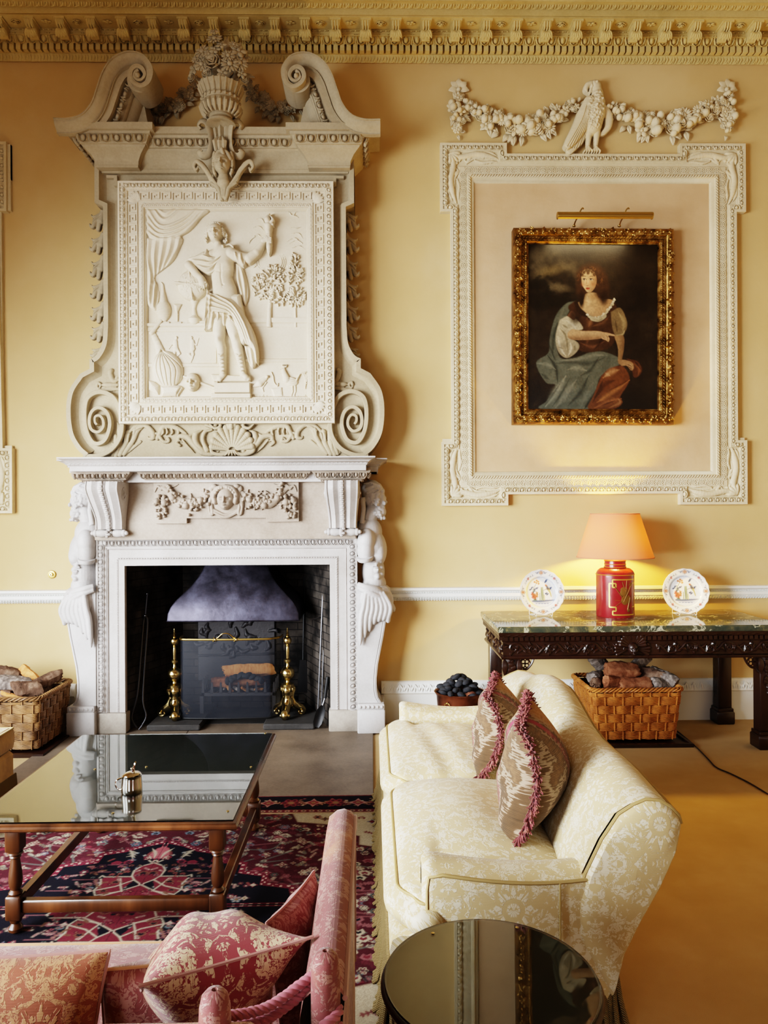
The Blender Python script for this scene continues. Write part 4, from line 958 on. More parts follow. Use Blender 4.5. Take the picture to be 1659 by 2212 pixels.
for i in range(len(P)-1):
    e = P[i+1]-P[i]; l = np.linalg.norm(e); e = e/l
    if l > .12: q = MB(); band(q, 'egg', (*P[i], eb(309.5)), (*P[i+1], eb(309.5)), (-e[1], e[0], -.55), .082, .054, .026, inset=.02); obj('egg_and_dart_course', q, m_stone, ent)
q = MB(); q.box(CX0-hb0+.02, CX0+hb0-.02, YCb+.005, 5.99, eb(360), eb(280)); q.box(CX0-hb0+.004, CX0-hb1-.004, YFb+.004, 5.99, eb(357), eb(280)); q.box(CX0+hb1+.004, CX0+hb0-.004, YFb+.004, 5.99, eb(357), eb(280)); obj('entablature_core', q, m_stone, om)
sw = [(60, 985), (250, 985), (420, 930), (540, 790), (610, 600), (680, 400), (780, 240), (930, 140), (1080, 120), (1220, 170), (1320, 300), (1336, 420), (1290, 540), (1180, 595), (1070, 545), (1015, 440), (1045, 330), (1130, 287), (1215, 330), (1250, 420), (1205, 495), (1130, 505), (1080, 455), (1095, 385), (1140, 350)]
YS = 5.44; ks = YS/F; Cx = U(487, 200, YS).x; ccx = 471.0
def swan(s):
    pt = lambda a, b: (CX0+s*(110+a/5.977-ccx)*ks*(-1 if False else 1)*(1), U(471, 90+b/5.977, YS).z)
    P = np.array([pt(a, b) for a, b in sw]); P[:, 0] = CX0+s*(CX0-P[:, 0]) if False else P[:, 0]
    Q = spath(P, 6); n = len(Q)
    T_ = np.gradient(Q, axis=0); T_ /= np.linalg.norm(T_, axis=1)[:, None]; sg = 1 if s > 0 else -1
    N_ = np.stack([T_[:, 1], -T_[:, 0]], 1)*sg                   # points inwards (below the curve)
    i1 = 9*6                                                    # where the plain swan neck ends
    u = np.arange(n)
    w = np.interp(u, [0, i1*.5, i1, 13*6, n-1], [24, 23, 19, 11, 5])*ks
    prof = [(0, .50), (0, .0), (.10, 0), (.12, .012), (.3, .014), (.55, .03), (.8, .062), (.92, .07), (.94, .066), (1, .066), (1, .11)]
    sp = u > i1+8                                               # in the scroll the face is flat with a sunk channel
    V = []
    for i in range(n):
        f = smoothstep(i1-6, i1+10, i)
        row = []
        for j, (o, d) in enumerate(prof):
            o2 = [0, 0, .1, .4, .55, .7, .8, .9, .95, 1, 1][j]; d2 = [.27, .0, 0, 0, 0, .002, .004, .004, .006, .012, .09][j]
            oo, dd = o*(1-f)+o2*f, d*(1-f)+d2*f
            row.append((Q[i, 0]+N_[i, 0]*w[i]*oo, YS+dd, Q[i, 1]+N_[i, 1]*w[i]*oo))
        V.append(row)
    q = MB(); q.grid(np.array(V)); t = obj('swan_neck_scroll', q, m_stone, om)
    # roll body closing the spiral
    ce = pt(1140, 430); r = (pt(1336, 420)[0]-ce[0])*(1 if s > 0 else -1)
    r = abs(r)*.86
    q = MB(); q.lathe([(0, 0), (r, 0), (r, .22), (0, .22)], 40, m=Matrix.Translation((ce[0], YS+.06, ce[1])) @ Matrix.Rotation(-PI/2, 4, 'X')); q.ell((ce[0], YS+.01, ce[1]), (5.5*ks, .03, 5.5*ks), 12, 8); obj('scroll_eye', q, m_stone, t)
    # inner courses of the raking cornice: corona, egg and dart, cove, tympanum
    B = Q[3:i1-2]; bw = 24*ks
    def row(o, y, i): 
        return (B[i, 0]+N_[3+i, 0]*o*ks, y, B[i, 1]+N_[3+i, 1]*o*ks)
    pro = [(21, YS+.055), (23, YS+.085), (36, YS+.085), (36.5, YS+.15), (40, YS+.155), (41, YS+.135), (52, YS+.16), (53, YS+.155), (56, YS+.165), (57, YS+.19), (66, YS+.21), (72, YS+.25), (73, YS+.5)]
    V = np.array([[row(o, y, i) for o, y in pro] for i in range(len(B))])
    V[:, :, 2] = np.maximum(V[:, :, 2], eb(284)); 
    q = MB(); q.grid(V); obj('raking_cornice', q, m_stone, t)
    q = MB(); E0 = np.array([row(46.5, YS+.135, i) for i in range(len(B))]); m_ = E0[:, 2] > eb(279); E0 = E0[m_]
    d = np.r_[0, np.cumsum(np.linalg.norm(np.diff(E0, axis=0), axis=1))]; N2 = N_[3:i1-2][m_]; T2 = T_[3:i1-2][m_]
    kk = int(d[-1]/.078)
    for j in range(kk):
        x = (j+.5)/kk*d[-1]; p = [np.interp(x, d, E0[:, c]) for c in range(3)]; nn = [np.interp(x, d, N2[:, c]) for c in range(2)]; tt = [np.interp(x, d, T2[:, c]) for c in range(2)]
        q.mb(T['egg'], frame_m(p, Vector((tt[0], 0, tt[1])), Vector((0, -1, 0)), Vector((-nn[0], 0, -nn[1])), d[-1]/kk, .03, 12*ks))
    obj('egg_and_dart_course', q, m_stone, t)
    q = MB(); tp = [(150/1., 1130), (560, 1130), (760, 800), (880, 560), (1010, 440), (1130, 640), (1160, 860), (1200, 1010), (1290, 1140)]
    tp = [(520, 1160), (640, 900), (760, 640), (1000, 430), (1120, 600), (1145, 760), (1175, 930), (1220, 1050), (1300, 1160)]
    tw = [(CX0+s*(110+a/5.977-471)*(5.72/F), U(471, 90+b/5.977, 5.6).z) for a, b in tp]
    q.prism(tw if s > 0 else tw[::-1], 5.70, 5.99); obj('tympanum', q, m_stone, t)
swan(1); swan(-1)
# keystone console, cherub head, urn and flowers
YK = 5.56; cxk = CX0; kk_ = YK/F; zk = lambda py: U(480, py, YK).z
q = MB()
for s in (-1, 1):
    q.tube(spath([(cxk+s*(20+j)*kk_, YK-y, zk(py)) for j, y, py in ((22, .0, 279), (26, .01, 272), (18, .03, 266), (6, .03, 272), (0, .0, 296), (1, -.01, 318), (8, -.02, 332), (20, -.01, 336), (26, .0, 328), (20, .0, 323))], 5), [.012, .014, .015, .015, .014, .014, .014, .013, .011, .008], 8, flat=2.2, up=(0, 1, 0))
V = []
for py, w, y in ((262, 27, .0), (270, 24, .01), (290, 20, -.01), (315, 20, -.03), (338, 22, -.05)):
    V.append([(cxk-w*kk_, YK+.16, zk(py)), (cxk-w*kk_, YK-y, zk(py)), (cxk-w*.5*kk_, YK-y-.012, zk(py)), (cxk-w*.3*kk_, YK-y+.006, zk(py)), (cxk, YK-y-.02, zk(py)), (cxk+w*.3*kk_, YK-y+.006, zk(py)), (cxk+w*.5*kk_, YK-y-.012, zk(py)), (cxk+w*kk_, YK-y, zk(py)), (cxk+w*kk_, YK+.16, zk(py))])
q.grid(np.array(V)); q.box(cxk-27*kk_, cxk+27*kk_, YK-.02, 5.9, zk(266), zk(258), ch=.006); q.box(cxk-20*kk_, cxk+20*kk_, YK+.06, 5.8, zk(340), zk(262))
for j in (-1, 0, 1): q.tube([(cxk+j*8*kk_, YK-.015, zk(335)), (cxk+j*10*kk_, YK-.035, zk(310)), (cxk+j*5*kk_, YK-.02, zk(298))], [.012, .022, .006], 6)
key_ = obj('keystone_console', q, m_stone, om)
h = HF(410, 560, 325, 435, .6)
cx_, cy_ = 484, 362
for s in (-1, 1):
    for w0, dd in ((5, 0), (5, 7), (5, 14)):
        h.chain(spath([(cx_+s*(10+dd*.2), 408-dd*.3), (cx_+s*(24+dd*.3), 398-dd), (cx_+s*(32+dd*.5), 378-dd*.7), (cx_+s*(46+dd*.6), 356-dd*.2), (cx_+s*(58+dd*.2), 354+dd*.1), (cx_+s*(63), 364), (cx_+s*58, 371), (cx_+s*55, 366)], 5).tolist(), [3, 4.5, 5.5, 5.5, 4.5, 3.5, 3, 2.5], .75, 3+dd*.3, k=.1)
    h.chain(spath([(cx_+s*26, 398), (cx_+s*12, 408), (cx_+s*8, 420), (cx_+s*4, 434)], 5).tolist(), [4, 5, 5, 4], 1.1, 4)
    for i in range(22): a = random.Random(i*7+s).uniform(-1.4, 1.6); h.ell(cx_+s*(17+3*math.cos(a)), cy_-4+22*math.sin(a), 4.2, 5, s*.4, 7, 9, k=.3)
h.poly([(cx_-12, 395), (cx_+12, 395), (cx_+8, 434), (cx_-8, 434)], 8, 6, 2)
h.chain([(cx_, 380), (cx_, 396)], [10, 14], .9, 6); h.face(cx_-1, cy_, 18, 26, 6, turn=-.1)
h.chain(spath([(cx_-16, 350), (cx_-8, 337), (cx_, 335), (cx_+9, 338), (cx_+16, 350)]).tolist(), 5, 1.4, 15); h.chain([(cx_, 333), (cx_+3, 343), (cx_+1, 350)], [4, 4, 2], 1.3, 22)
obj('cherub_head', h.mb(pxmap(484, 365, 5.575)), m_stone, om); obj('cherub_backing', MB().box(cxk-.06, cxk+.06, 5.573, 5.76, zk(400), zk(330), ch=.01), m_stone, om)
YU = 5.50; ku = YU/F; cu = U(477, 200, YU).x; zu = lambda py: U(477, py, YU).z
prof = [(0, 259), (28, 258), (31, 256), (30, 252), (24, 250), (22, 247), (25, 244), (24, 240), (30, 236), (38, 228), (41.5, 218), (40, 211), (37, 206), (39, 203), (40, 199), (38, 196), (38, 194), (42, 183), (47, 172), (48, 168), (44, 167), (0, 169)]
zu0 = zu; zu = lambda py, r=40: U(477, py, YU-r*ku*.85).z
q = MB(); q.lathe([(r*ku, zu(py, r)) for r, py in prof], 48, c=(cu, YU, 0)); 
for i in range(22):
    a = 2*PI*i/22; c, s_ = math.cos(a), math.sin(a)
    q.tube([(cu+r*ku*c, YU+r*ku*s_, zu(py)) for r, py in ((31, 236), (39, 228), (42.5, 218), (40, 210))], [.006, .013, .016, .008], 6)
    q.tube([(cu+r*ku*c, YU+r*ku*s_, zu(py)) for r, py in ((38.5, 194), (43, 183), (48, 171))], [.007, .009, .009], 6)
    q.ell((cu+40*ku*c, YU+40*ku*s_, zu(200)), (.013, .013, .014), 6, 5)
urn = obj('flower_urn', q, m_stone, om)
R = random.Random(12); FL = [(x, y, r, (k if k < 3 else (x+y) % 3)) for x, y, r, k in [(438, 113, 14, 0), (437, 140, 14, 0), (460, 135, 16, 1), (497, 140, 16, 0), (517, 138, 15, 0), (515, 112, 15, 2), (464, 86, 14, 0), (465, 108, 11, 2), (493, 122, 12, 3), (420, 150, 11, 2), (447, 160, 10, 3), (480, 158, 10, 3), (463, 70, 9, 2), (530, 125, 10, 2), (424, 128, 9, 0), (478, 98, 10, 2), (452, 118, 9, 3), (415, 168, 9, 3), (522, 160, 9, 2), (528, 172, 8, 3), (505, 98, 9, 0)]]
for i in range(46):
    a = R.uniform(-.15, PI+.15); l = R.uniform(.09, .14); p0 = Vector((cu+R.uniform(-.12, .12), YU+R.uniform(0, .1), zu(R.uniform(92, 168))))
    m = Matrix.Translation(p0) @ Matrix.Rotation(-a, 4, 'Y') @ Matrix.Rotation(R.uniform(-.4, .4), 4, 'X') @ Matrix.Diagonal((l, -.05, .10, 1)); 
    q = MB(); leaf(q, m, 1, .32, .5); 
    if i == 0: lv = MB()
    lv.mb(q)
obj('foliage', lv, m_stone, urn)['kind'] = 'stuff'
for x, y, r, kd in FL:
    q = MB(); yy_ = YU-.10-.05*R.random()+.08*(abs(x-477)/50)**2; p = U(x, y, yy_); r_ = r*ku*1.3
    flower(q, Matrix.Translation(p) @ Matrix.Rotation((x-477)*.008, 4, 'Z') @ Matrix.Rotation(-.25+(y-130)*.006, 4, 'X') @ Matrix.Diagonal((r_, -r_*.9, r_, 1)), kd); obj('flower' if kd < 3 else 'bud', q, m_stone, urn)
q = MB(); swag(q, [tuple(U(x, y, 5.93))[::2] for x, y in ((302, 216), (325, 234), (358, 238), (396, 213), (424, 172))], .04, .075, 15, 5.97, .07, 3, (0, 0, 1, 2, 3)); obj('flower_swag', q, m_stone, om)
q = MB(); swag(q, [tuple(U(x, y, 5.93))[::2] for x, y in ((534, 172), (547, 205), (584, 229), (619, 238), (657, 218))], .04, .075, 15, 5.97, .07, 4, (0, 0, 1, 2, 3)); obj('flower_swag', q, m_stone, om)
# ------------------------------------------------------------------ plaster panel frames on the wall
def plaster_frame(name, label, out_px, inner_px, Y=5.945):
    kf = Y/F; X = lambda px: U(px, 700, Y).x; Z = lambda py: U(1283, py, Y).z
    cx = sum(p[0] for p in out_px)/len(out_px)
    t = thing(name, label, 'wall panel', (X(cx), 5.97, Z(1092)))
    out = [(X(a), Z(b)) for a, b in out_px]; a0, b0, a1, b1 = inner_px[:4]
    inr = [(X(a0), Z(b1)), (X(a0), Z(b0)), (X(a1), Z(b0)), (X(a1), Z(b1))]
    # flat board between outline and opening, built as four bars
    kx = lambda px: X(px)
    q = MB(); sweep(q, out, [(0, 6.0), (0, Y), (-5.5*kf, Y), (-6*kf, Y+.012), (-15*kf, Y+.006), (-16*kf, Y+.016), (-18*kf, Y+.016), (-19*kf, Y+.024), (-26*kf, Y+.024)], lambda a, b, h: (a, h, b), closed=True); obj('outer_moulding', q, m_plaster, t)
    xs = sorted({p[0] for p in out}); 
    L_, R_, T_, B_ = min(p[0] for p in out), max(p[0] for p in out), max(p[1] for p in out), min(p[1] for p in out)
    e = 24*kf
    q = MB()
    ex = lambda v: v
    mx0, mx1, mz1, mz0 = X(inner_px[4])+.01, X(inner_px[5])-.01, Z(inner_px[6])-.01, Z(inner_px[7])+.01
    q.box(mx0, inr[0][0]-.018, Y+.0241, 5.999, mz0, mz1); q.box(inr[2][0]+.018, mx1, Y+.0241, 5.999, mz0, mz1)
    q.box(mx0, mx1, Y+.0243, 5.999, inr[1][1]+.018, mz1); q.box(mx0, mx1, Y+.0243, 5.999, mz0, inr[0][1]-.018)
    ew, eh = X(1096)-X(953)-.012, Z(309)-Z(457)-.012
    for sx in (-1, 1):
        for sz in (-1, 1):
            x = L_ if sx < 0 else R_; z = B_ if sz < 0 else T_; ix = inr[0][0]-.018 if sx < 0 else inr[2][0]+.018; iz = inr[0][1]-.018 if sz < 0 else inr[1][1]+.018
            q.box(*sorted((x-sx*.01, ix)), Y+.0245, 5.999, *sorted((z-sz*.01, z-sz*eh))); q.box(*sorted((x-sx*.01, x-sx*ew)), Y+.0247, 5.999, *sorted((z-sz*.01, iz)))
    obj('flat_ground', q, m_plaster, t)
    q = MB(); sweep(q, inr, [(36*kf, Y+.026), (34*kf, Y+.016), (17*kf, Y+.014), (16*kf, Y+.006), (10*kf, Y+.004), (9*kf, Y+.014), (4*kf, Y+.02), (0, Y+.04), (0, 5.999)], lambda a, b, h: (a, h, b), closed=True); obj('inner_moulding', q, m_plaster, t)
    mp_ = lambda a, b, h: (a, Y-h, b)
    q = MB(); bandpath(q, 'egg', out, .058, 9*kf, .018, mp_, o=-10.5*kf, hh=-.009); obj('egg_and_dart_course', q, m_plaster, t)
    q = MB(); bandpath(q, 'rosette', inr, .066, 16*kf, .010, mp_, o=25.5*kf, hh=-.013); obj('rosette_course', q, m_plaster, t)
    q = MB(); bandpath(q, 'rope', inr, .022, 6*kf, .012, mp_, o=12.8*kf, hh=-.004); obj('rope_course', q, m_plaster, t)
    h = HF(948, 1102, 304, 462, .8)                # acanthus scroll in each corner
    def hl(pts, w0, w1, hg=1., b=0): h.chain(spath(pts, 5).tolist(), [w0, w1, w1, w0*.4], hg, b, k=.6)
    for f in (lambda a, b: (a, b), lambda a, b: (953+(b-309), 309+(a-953))):
        for pts, w0, w1 in (([(975, 333), (1000, 338), (1030, 332), (1060, 336), (1082, 344)], 5, 7), ([(995, 345), (1005, 333), (1018, 338), (1012, 348), (1005, 343)], 4, 4), ([(1030, 346), (1045, 350), (1065, 348), (1085, 350)], 3, 4), ([(1040, 328), (1060, 328), (1078, 336)], 3, 4), ([(1010, 352), (1030, 340), (1050, 342)], 2.5, 3)):
            hl([f(*p) for p in pts], w0, w1)
    for i in range(5):
        a = PI*.25+(i-2)*.42; hl([(975, 331), (975+12*math.cos(a), 331+12*math.sin(a)), (975+24*math.cos(a), 331+24*math.sin(a))], 2.5, 4.5, 1.2, 2)
    K0 = pxmap(953, 309, Y+.024); base = h.mb(K0); bv = np.concatenate(base.v); o0 = K0(953, 309, 0)
    for sx in (-1, 1):
        for sz in (1, -1):
            v = bv.copy(); v[:, 0] = (L_ if sx < 0 else R_)-sx*(bv[:, 0]-o0[0]); v[:, 2] = (T_ if sz > 0 else B_)+sz*(bv[:, 2]-o0[2])
            obj('corner_acanthus', MB().add(v, base.f if sx*sz < 0 else [f[::-1] for f in base.f]), m_plaster, t)
    q = MB(); q.box(inr[0][0]-.03, inr[2][0]+.03, 5.987, 5.999, inr[0][1]-.03, inr[1][1]+.03); obj('panel_ground', q, m_panelwall, t)
    return t
oL = [(953, 457), (953, 309), (1097, 309), (1097, 332), (1471, 332), (1471, 309), (1613, 309), (1613, 457), (1593, 457), (1593, 952), (1613, 952), (1613, 1091), (1468, 1091), (1468, 1067), (1096, 1067), (1096, 1091), (953, 1091), (953, 953), (975, 953), (975, 457)]
plaster_frame('plaster_wall_frame', 'large white plaster frame with eared corners around the portrait', oL, (1028, 392, 1538, 1017, 975, 1593, 332, 1067))
sh = lambda px: px-1613+24
oF = [(sh(a)-(9 if b < 600 and a > 1500 else 0), b+11*(1 if b > 600 else 0)) for a, b in oL]
plaster_frame('plaster_wall_frame', 'white plaster wall frame cut off by the left edge of the photo', oF, (sh(1028), 392, sh(1538)-4, 1028, sh(975), sh(1593), 332, 1078))
# ------------------------------------------------------------------ swag with parrot
YW = 5.985; g = thing('plaster_swag', 'plaster swag of fruit and flowers hanging over the portrait panel', 'swag', tuple(U(1283, 250, 5.97)))
W2_ = lambda pts: [tuple(U(a, b, 5.95))[::2] for a, b in pts]
for nm, pts, n, r0, r1, sd in (('garland', [(1000, 222), (1030, 246), (1060, 262), (1100, 272), (1150, 274), (1190, 258), (1225, 236), (1252, 222)], 28, .055, .125, 5), ('garland', [(1312, 222), (1340, 246), (1385, 268), (1440, 274), (1490, 262), (1530, 238), (1560, 220)], 28, .055, .125, 6),
                            ('flower_drop', [(990, 205), (988, 235), (988, 262), (986, 285)], 8, .05, .10, 7), ('flower_drop', [(1572, 205), (1570, 235), (1572, 262), (1570, 285)], 8, .05, .10, 8)):
    q = MB(); swag(q, W2_(pts), r0, r1, n, YW, .075, sd, (0, 1, 2, 3, 3, 3), .72); obj(nm, q, m_plaster, g)
for px in (991, 1570):
    q = MB()
    for i in range(5):
        a = PI/2+(i-2)*.85; m = Matrix.Translation(U(px, 193, 5.975)) @ Matrix.Rotation(-a, 4, 'Y') @ Matrix.Diagonal((.085, -.04, .085, 1)); leaf(q, m, 1, .4, .5)
    q.ell(U(px, 193, 5.96), (.018, .02, .018)); obj('top_leaf', q, m_plaster, g)
h = HF(1205, 1330, 170, 340, .55)
h.chain([(1284, 192), (1289, 206), (1287, 225), (1280, 250), (1276, 275), (1270, 290)], [13, 13, 19, 25, 22, 12], .9, 4, k=2); h.ell(1283, 190, 15, 14, 0, 15, 4, k=2)
h.chain(spath([(1275, 186), (1266, 190), (1263, 199), (1267, 206)]).tolist(), [7, 6.5, 5, 1.5], 1.2, 8); h.chain([(1275, 198), (1271, 206), (1270, 212)], [5, 3.5, 2], 1.2, 8); h.ell(1285, 186, 3.2, 2.8, 0, 3, 18); h.ridge([(1276, 186), (1278, 194), (1275, 201)], 1.4, -3)
h.chain(spath([(1270, 228), (1260, 255), (1247, 282), (1232, 306), (1222, 320)], 5).tolist(), [14, 18, 16, 13, 9], .75, 12, k=.6); h.chain(spath([(1262, 285), (1246, 308), (1228, 330)], 5).tolist(), [10, 12, 8], .6, 4); h.chain(spath([(1300, 232), (1313, 252), (1313, 275), (1302, 290), (1292, 296)], 5).tolist(), [8, 10, 8, 6, 2], .8, 3)
for i in range(7): h.ridge(spath([(1262+i*2.5, 240), (1250+i*3, 275), (1222+i*5.5, 324)], 6).tolist(), 1.1, -2.2, False)
R = random.Random(2)
for i in range(120):
    u, v = R.random(), R.uniform(-.8, .8); y = 205+u*80; x = 1288-12*u+v*(14+10*math.sin(PI*u)); h.bump(x, y, 2.2, 3.2, 1.3); h.bump(x+1, y+3.5, 1.8, 1.2, -1.2)
for x in (1263, 1280): h.chain([(x+7, 288), (x+6, 305), (x+5, 322)], [8, 6, 4], 1, 6); [h.chain([(x+5, 322), (x+5+d, 330), (x+5+d*1.1, 333)], [3, 2.6, 1.6], 1.2, 8) for d in (-8, -3, 2, 8)]
pr_ = obj('plaster_parrot', h.mb(pxmap(1283, 250, 5.955)), m_plaster); 
tag(pr_, 'plaster parrot perched on top of the panel frame, beak turned left', 'parrot relief')
# ------------------------------------------------------------------ portrait
YPf = 5.875; m_gilt = M('worn_gilding', '8d6d3c', .4, 1); _a = m_gilt.noise(18, 5); m_gilt.col(m_gilt.ramp(_a, [(.3, '4e3b20'), (.5, '8f6d3a'), (.72, 'c7a468')])); m_gilt.inp('Roughness', _a*.5+.12); m_gilt.bump(m_gilt.noise(45, 4), .004, .8)
kp = YPf/F; c_ = U(1284.5, 703, YPf)
pt = thing('portrait_painting', 'dark oil portrait of a seated woman in a carved gilt frame', 'painting', (c_.x, 5.93, c_.z)); pt.rotation_euler = (0, math.radians(.35), 0)
hx, hz = 175.5*kp, 213.5*kp
rect = [(-hx, -hz), (-hx, hz), (hx, hz), (hx, -hz)]; y_ = lambda v: v-5.93
fw = 33*kp
pr = [(0, y_(5.985)), (0, y_(5.90)), (-3*kp, y_(5.88)), (-10*kp, y_(5.872)), (-15*kp, y_(5.88)), (-17*kp, y_(5.893)), (-22*kp, y_(5.90)), (-25*kp, y_(5.895)), (-29*kp, y_(5.9)), (-31*kp, y_(5.912)), (-33.5*kp, y_(5.914)), (-34*kp, y_(5.93))]
q = MB(); sweep(q, rect, pr, lambda a, b, h: (a, h, b), closed=True); fo = obj('gilt_frame', q, m_gilt, pt, local=True)
q = MB(); R = random.Random(31); mp_ = lambda a, b, h: (a, y_(YPf)-h, b)
P = offs(rect, -9.5*kp, True)
for i in range(4):
    A, B = P[i], P[(i+1) % 4]; l = np.linalg.norm(B-A); n = int(l/.016)
    for j in range(n):
        c = A+(B-A)*(j+.5)/n; a = R.uniform(0, 6.3)
        m = Matrix.Translation((c[0]+R.uniform(-.007, .007), y_(YPf)+.004, c[1]+R.uniform(-.007, .007))) @ Matrix.Rotation(a, 4, 'Y') @ Matrix.Diagonal((R.uniform(.026, .042), -.011, .036, 1)); leaf(q, m, 1, .45, .5, vein=.25)
        if j % 3 == 0: q.ell((c[0], y_(YPf)-.002, c[1]), (.012, .012, .012), 7, 5)
obj('carved_foliage', q, m_gilt, fo, local=True)
q = MB(); bandpath(q, 'leafy', rect, .03, 6*kp, .012, mp_, o=-27*kp, hh=-.022); bandpath(q, 'rope', rect, .025, 5*kp, .008, mp_, o=-20*kp, hh=-.02); obj('inner_carving', q, m_gilt, fo, local=True)
# the picture itself, painted in colour on a fine grid
class Paint:
    def __init__(s, x0, x1, y0, y1, res, bg):
        s.xs = np.arange(x0, x1+res, res); s.zs = np.arange(y0, y1+res, res); s.X, s.Z = np.meshgrid(s.xs, s.zs); s.C = np.ones(s.X.shape+(3,))*np.array(lin(bg)[:3])
    def mixin(s, a, col, w=np.s_[:, :]):
        a = np.clip(a, 0, 1)[..., None]; s.C[w] = s.C[w]*(1-a)+np.array(lin(col)[:3])*a
    def win(s, x0, x1, z0, z1):
        i0, i1 = np.searchsorted(s.zs, (z0, z1)); j0, j1 = np.searchsorted(s.xs, (x0, x1)); return np.s_[max(i0-1, 0):i1+1, max(j0-1, 0):j1+1]
    def sd(s, P, w=np.s_[:, :]):
        X, Z = s.X[w], s.Z[w]; d = np.full(X.shape, 1e9); P = [tuple(p) for p in P]
        for i in range(len(P)): d = np.minimum(d, segd(X, Z, P[i-1], P[i])[0])
        return np.where(inpoly(X, Z, P), d, -d)
    def poly(s, P, col, soft=2, op=1, smooth=True, shade=None):
        if smooth: P = spath(list(P)+[P[0]], 5)[:-1]
        x = [p[0] for p in P]; y = [p[1] for p in P]; w = s.win(min(x)-soft, max(x)+soft, min(y)-soft, max(y)+soft)
        a = smoothstep(-soft, soft, s.sd(P, w))*op
        s.mixin(a, col, w)
        if shade:
            dx, dy, c2, amt = shade; u = ((s.X[w]-min(x))/(max(x)-min(x)+1e-6)-.5)*dx+((s.Z[w]-min(y))/(max(y)-min(y)+1e-6)-.5)*dy+.5; s.mixin(a*smoothstep(.2, 1., u)*amt, c2, w)
    def ell(s, cx, cy, rx, ry, col, soft=.3, op=1, ang=0):
        R = max(rx, ry)*(1+soft); w = s.win(cx-R, cx+R, cy-R, cy+R)
        c, n = math.cos(ang), math.sin(ang); dx, dz = s.X[w]-cx, s.Z[w]-cy; r = np.sqrt(((dx*c+dz*n)/rx)**2+((-dx*n+dz*c)/ry)**2); s.mixin(op*smoothstep(1+soft, 1-soft, r), col, w)
    def line(s, pts, w, col, op=1, smooth=True, taper=True):
        P = spath(pts, 5) if smooth and len(pts) > 2 else np.array(pts, float); n = len(P)-1; m_ = 3*w
        k = s.win(P[:, 0].min()-m_, P[:, 0].max()+m_, P[:, 1].min()-m_, P[:, 1].max()+m_); X, Z = s.X[k], s.Z[k]; d = np.full(X.shape, 1e9); tt = np.zeros(X.shape)
        for i in range(n):
            q, t = segd(X, Z, P[i], P[i+1]); m = q < d; d = np.where(m, q, d); tt = np.where(m, (i+t)/n, tt)
        ww = w*(np.sin(PI*np.clip(tt, .05, .95)) if taper else 1); s.mixin(op*np.exp(-(d/(ww+.01))**2), col, k)
    def noise(s, sc, seed=0):
        r = np.random.default_rng(seed); ny, nx = int(np.ptp(s.zs)/sc)+3, int(np.ptp(s.xs)/sc)+3; g = r.random((ny, nx)); u = (s.X-s.xs[0])/sc; v = (s.Z-s.zs[0])/sc; i, j = v.astype(int), u.astype(int); a, b = v-i, u-j; a, b = a*a*(3-2*a), b*b*(3-2*b)
        return (g[i, j]*(1-a)*(1-b)+g[i+1, j]*a*(1-b)+g[i, j+1]*(1-a)*b+g[i+1, j+1]*a*b)
p = Paint(505, 1136, 192, 992, 2.2, '2a211a')
fb = p.noise(120, 1)*.5+p.noise(50, 2)*.3+p.noise(22, 3)*.2
p.mixin(smoothstep(.4, .75, fb)*.5, '43372a'); p.mixin(smoothstep(700, 980, p.Z)*.6, '1c1612')
sky = smoothstep(.35, .7, fb+.25*np.exp(-((p.X-600)/130)**2-((p.Z-330)/90)**2)-.1)*np.exp(-((p.X-590)/170)**4-((p.Z-330)/130)**4)
p.mixin(sky*.9, '6f6350'); p.ell(605, 322, 60, 20, '8d7a58', .9, .6, -.2); p.ell(650, 400, 50, 18, '877a62', .9, .5, .2)
for x, y, r in ((570, 385, 36), (545, 400, 30), (600, 432, 26), (690, 440, 22), (640, 470, 50), (560, 470, 60), (700, 480, 40)): p.ell(x, y, r, r*.7, '1d1811', .35, .9)
for i in range(40): R_ = random.Random(i); x, y = R_.gauss(580, 40), R_.gauss(400, 28); p.ell(x, y, 9, 6, '211b13', .5, .7)
p.line([(900, 200), (960, 320), (1000, 420), (1010, 520)], 40, '3a2d22', .5); p.line([(960, 280), (1040, 330), (1110, 300)], 18, '3d3026', .5); p.ell(1030, 420, 70, 140, '1b1512', .8, .7)
# cloak behind
p.poly([(735, 468), (690, 480), (640, 540), (612, 640), (604, 720), (545, 768), (592, 862), (640, 876), (600, 950), (566, 990), (805, 990), (835, 905), (862, 830), (960, 765), (905, 722), (820, 712), (740, 742), (662, 742), (646, 650), (690, 545)], '6a6f66', 4)
for pts, w, c, o in (([(600, 730), (640, 790), (650, 870)], 9, '3a3e3a', .9), ([(548, 770), (600, 775), (640, 800)], 8, '8b8f84', .9), ([(570, 820), (610, 850)], 8, '454a45', .8), ([(655, 560), (630, 640), (625, 730)], 10, '434740', .9), ([(680, 500), (650, 580)], 8, '7f8074', .8),
     ([(640, 770), (720, 765), (800, 770), (880, 740)], 12, '4a4e48', .8), ([(660, 755), (740, 750), (830, 730), (890, 730)], 9, '8a8c80', .9), ([(850, 740), (810, 800), (760, 830)], 9, '3c403b', .8), ([(700, 800), (740, 790), (790, 805)], 12, '999a8c', .8), ([(690, 830), (640, 910), (590, 980)], 16, '9a9c90', .95), ([(740, 850), (690, 920), (640, 985)], 16, '8e9085', .9),
     ([(660, 870), (620, 930), (580, 985)], 6, '4c504a', .7), ([(715, 830), (665, 920), (620, 985)], 6, '4a4e48', .8), ([(800, 830), (760, 910), (700, 975)], 12, '434742', .9), ([(830, 850), (790, 920), (760, 985)], 9, '7a7c72', .8), ([(850, 880), (800, 960), (780, 990)], 8, '30332f', .9), ([(600, 660), (640, 760)], 5, '2d302d', .6)): p.line(pts, w, c, o)
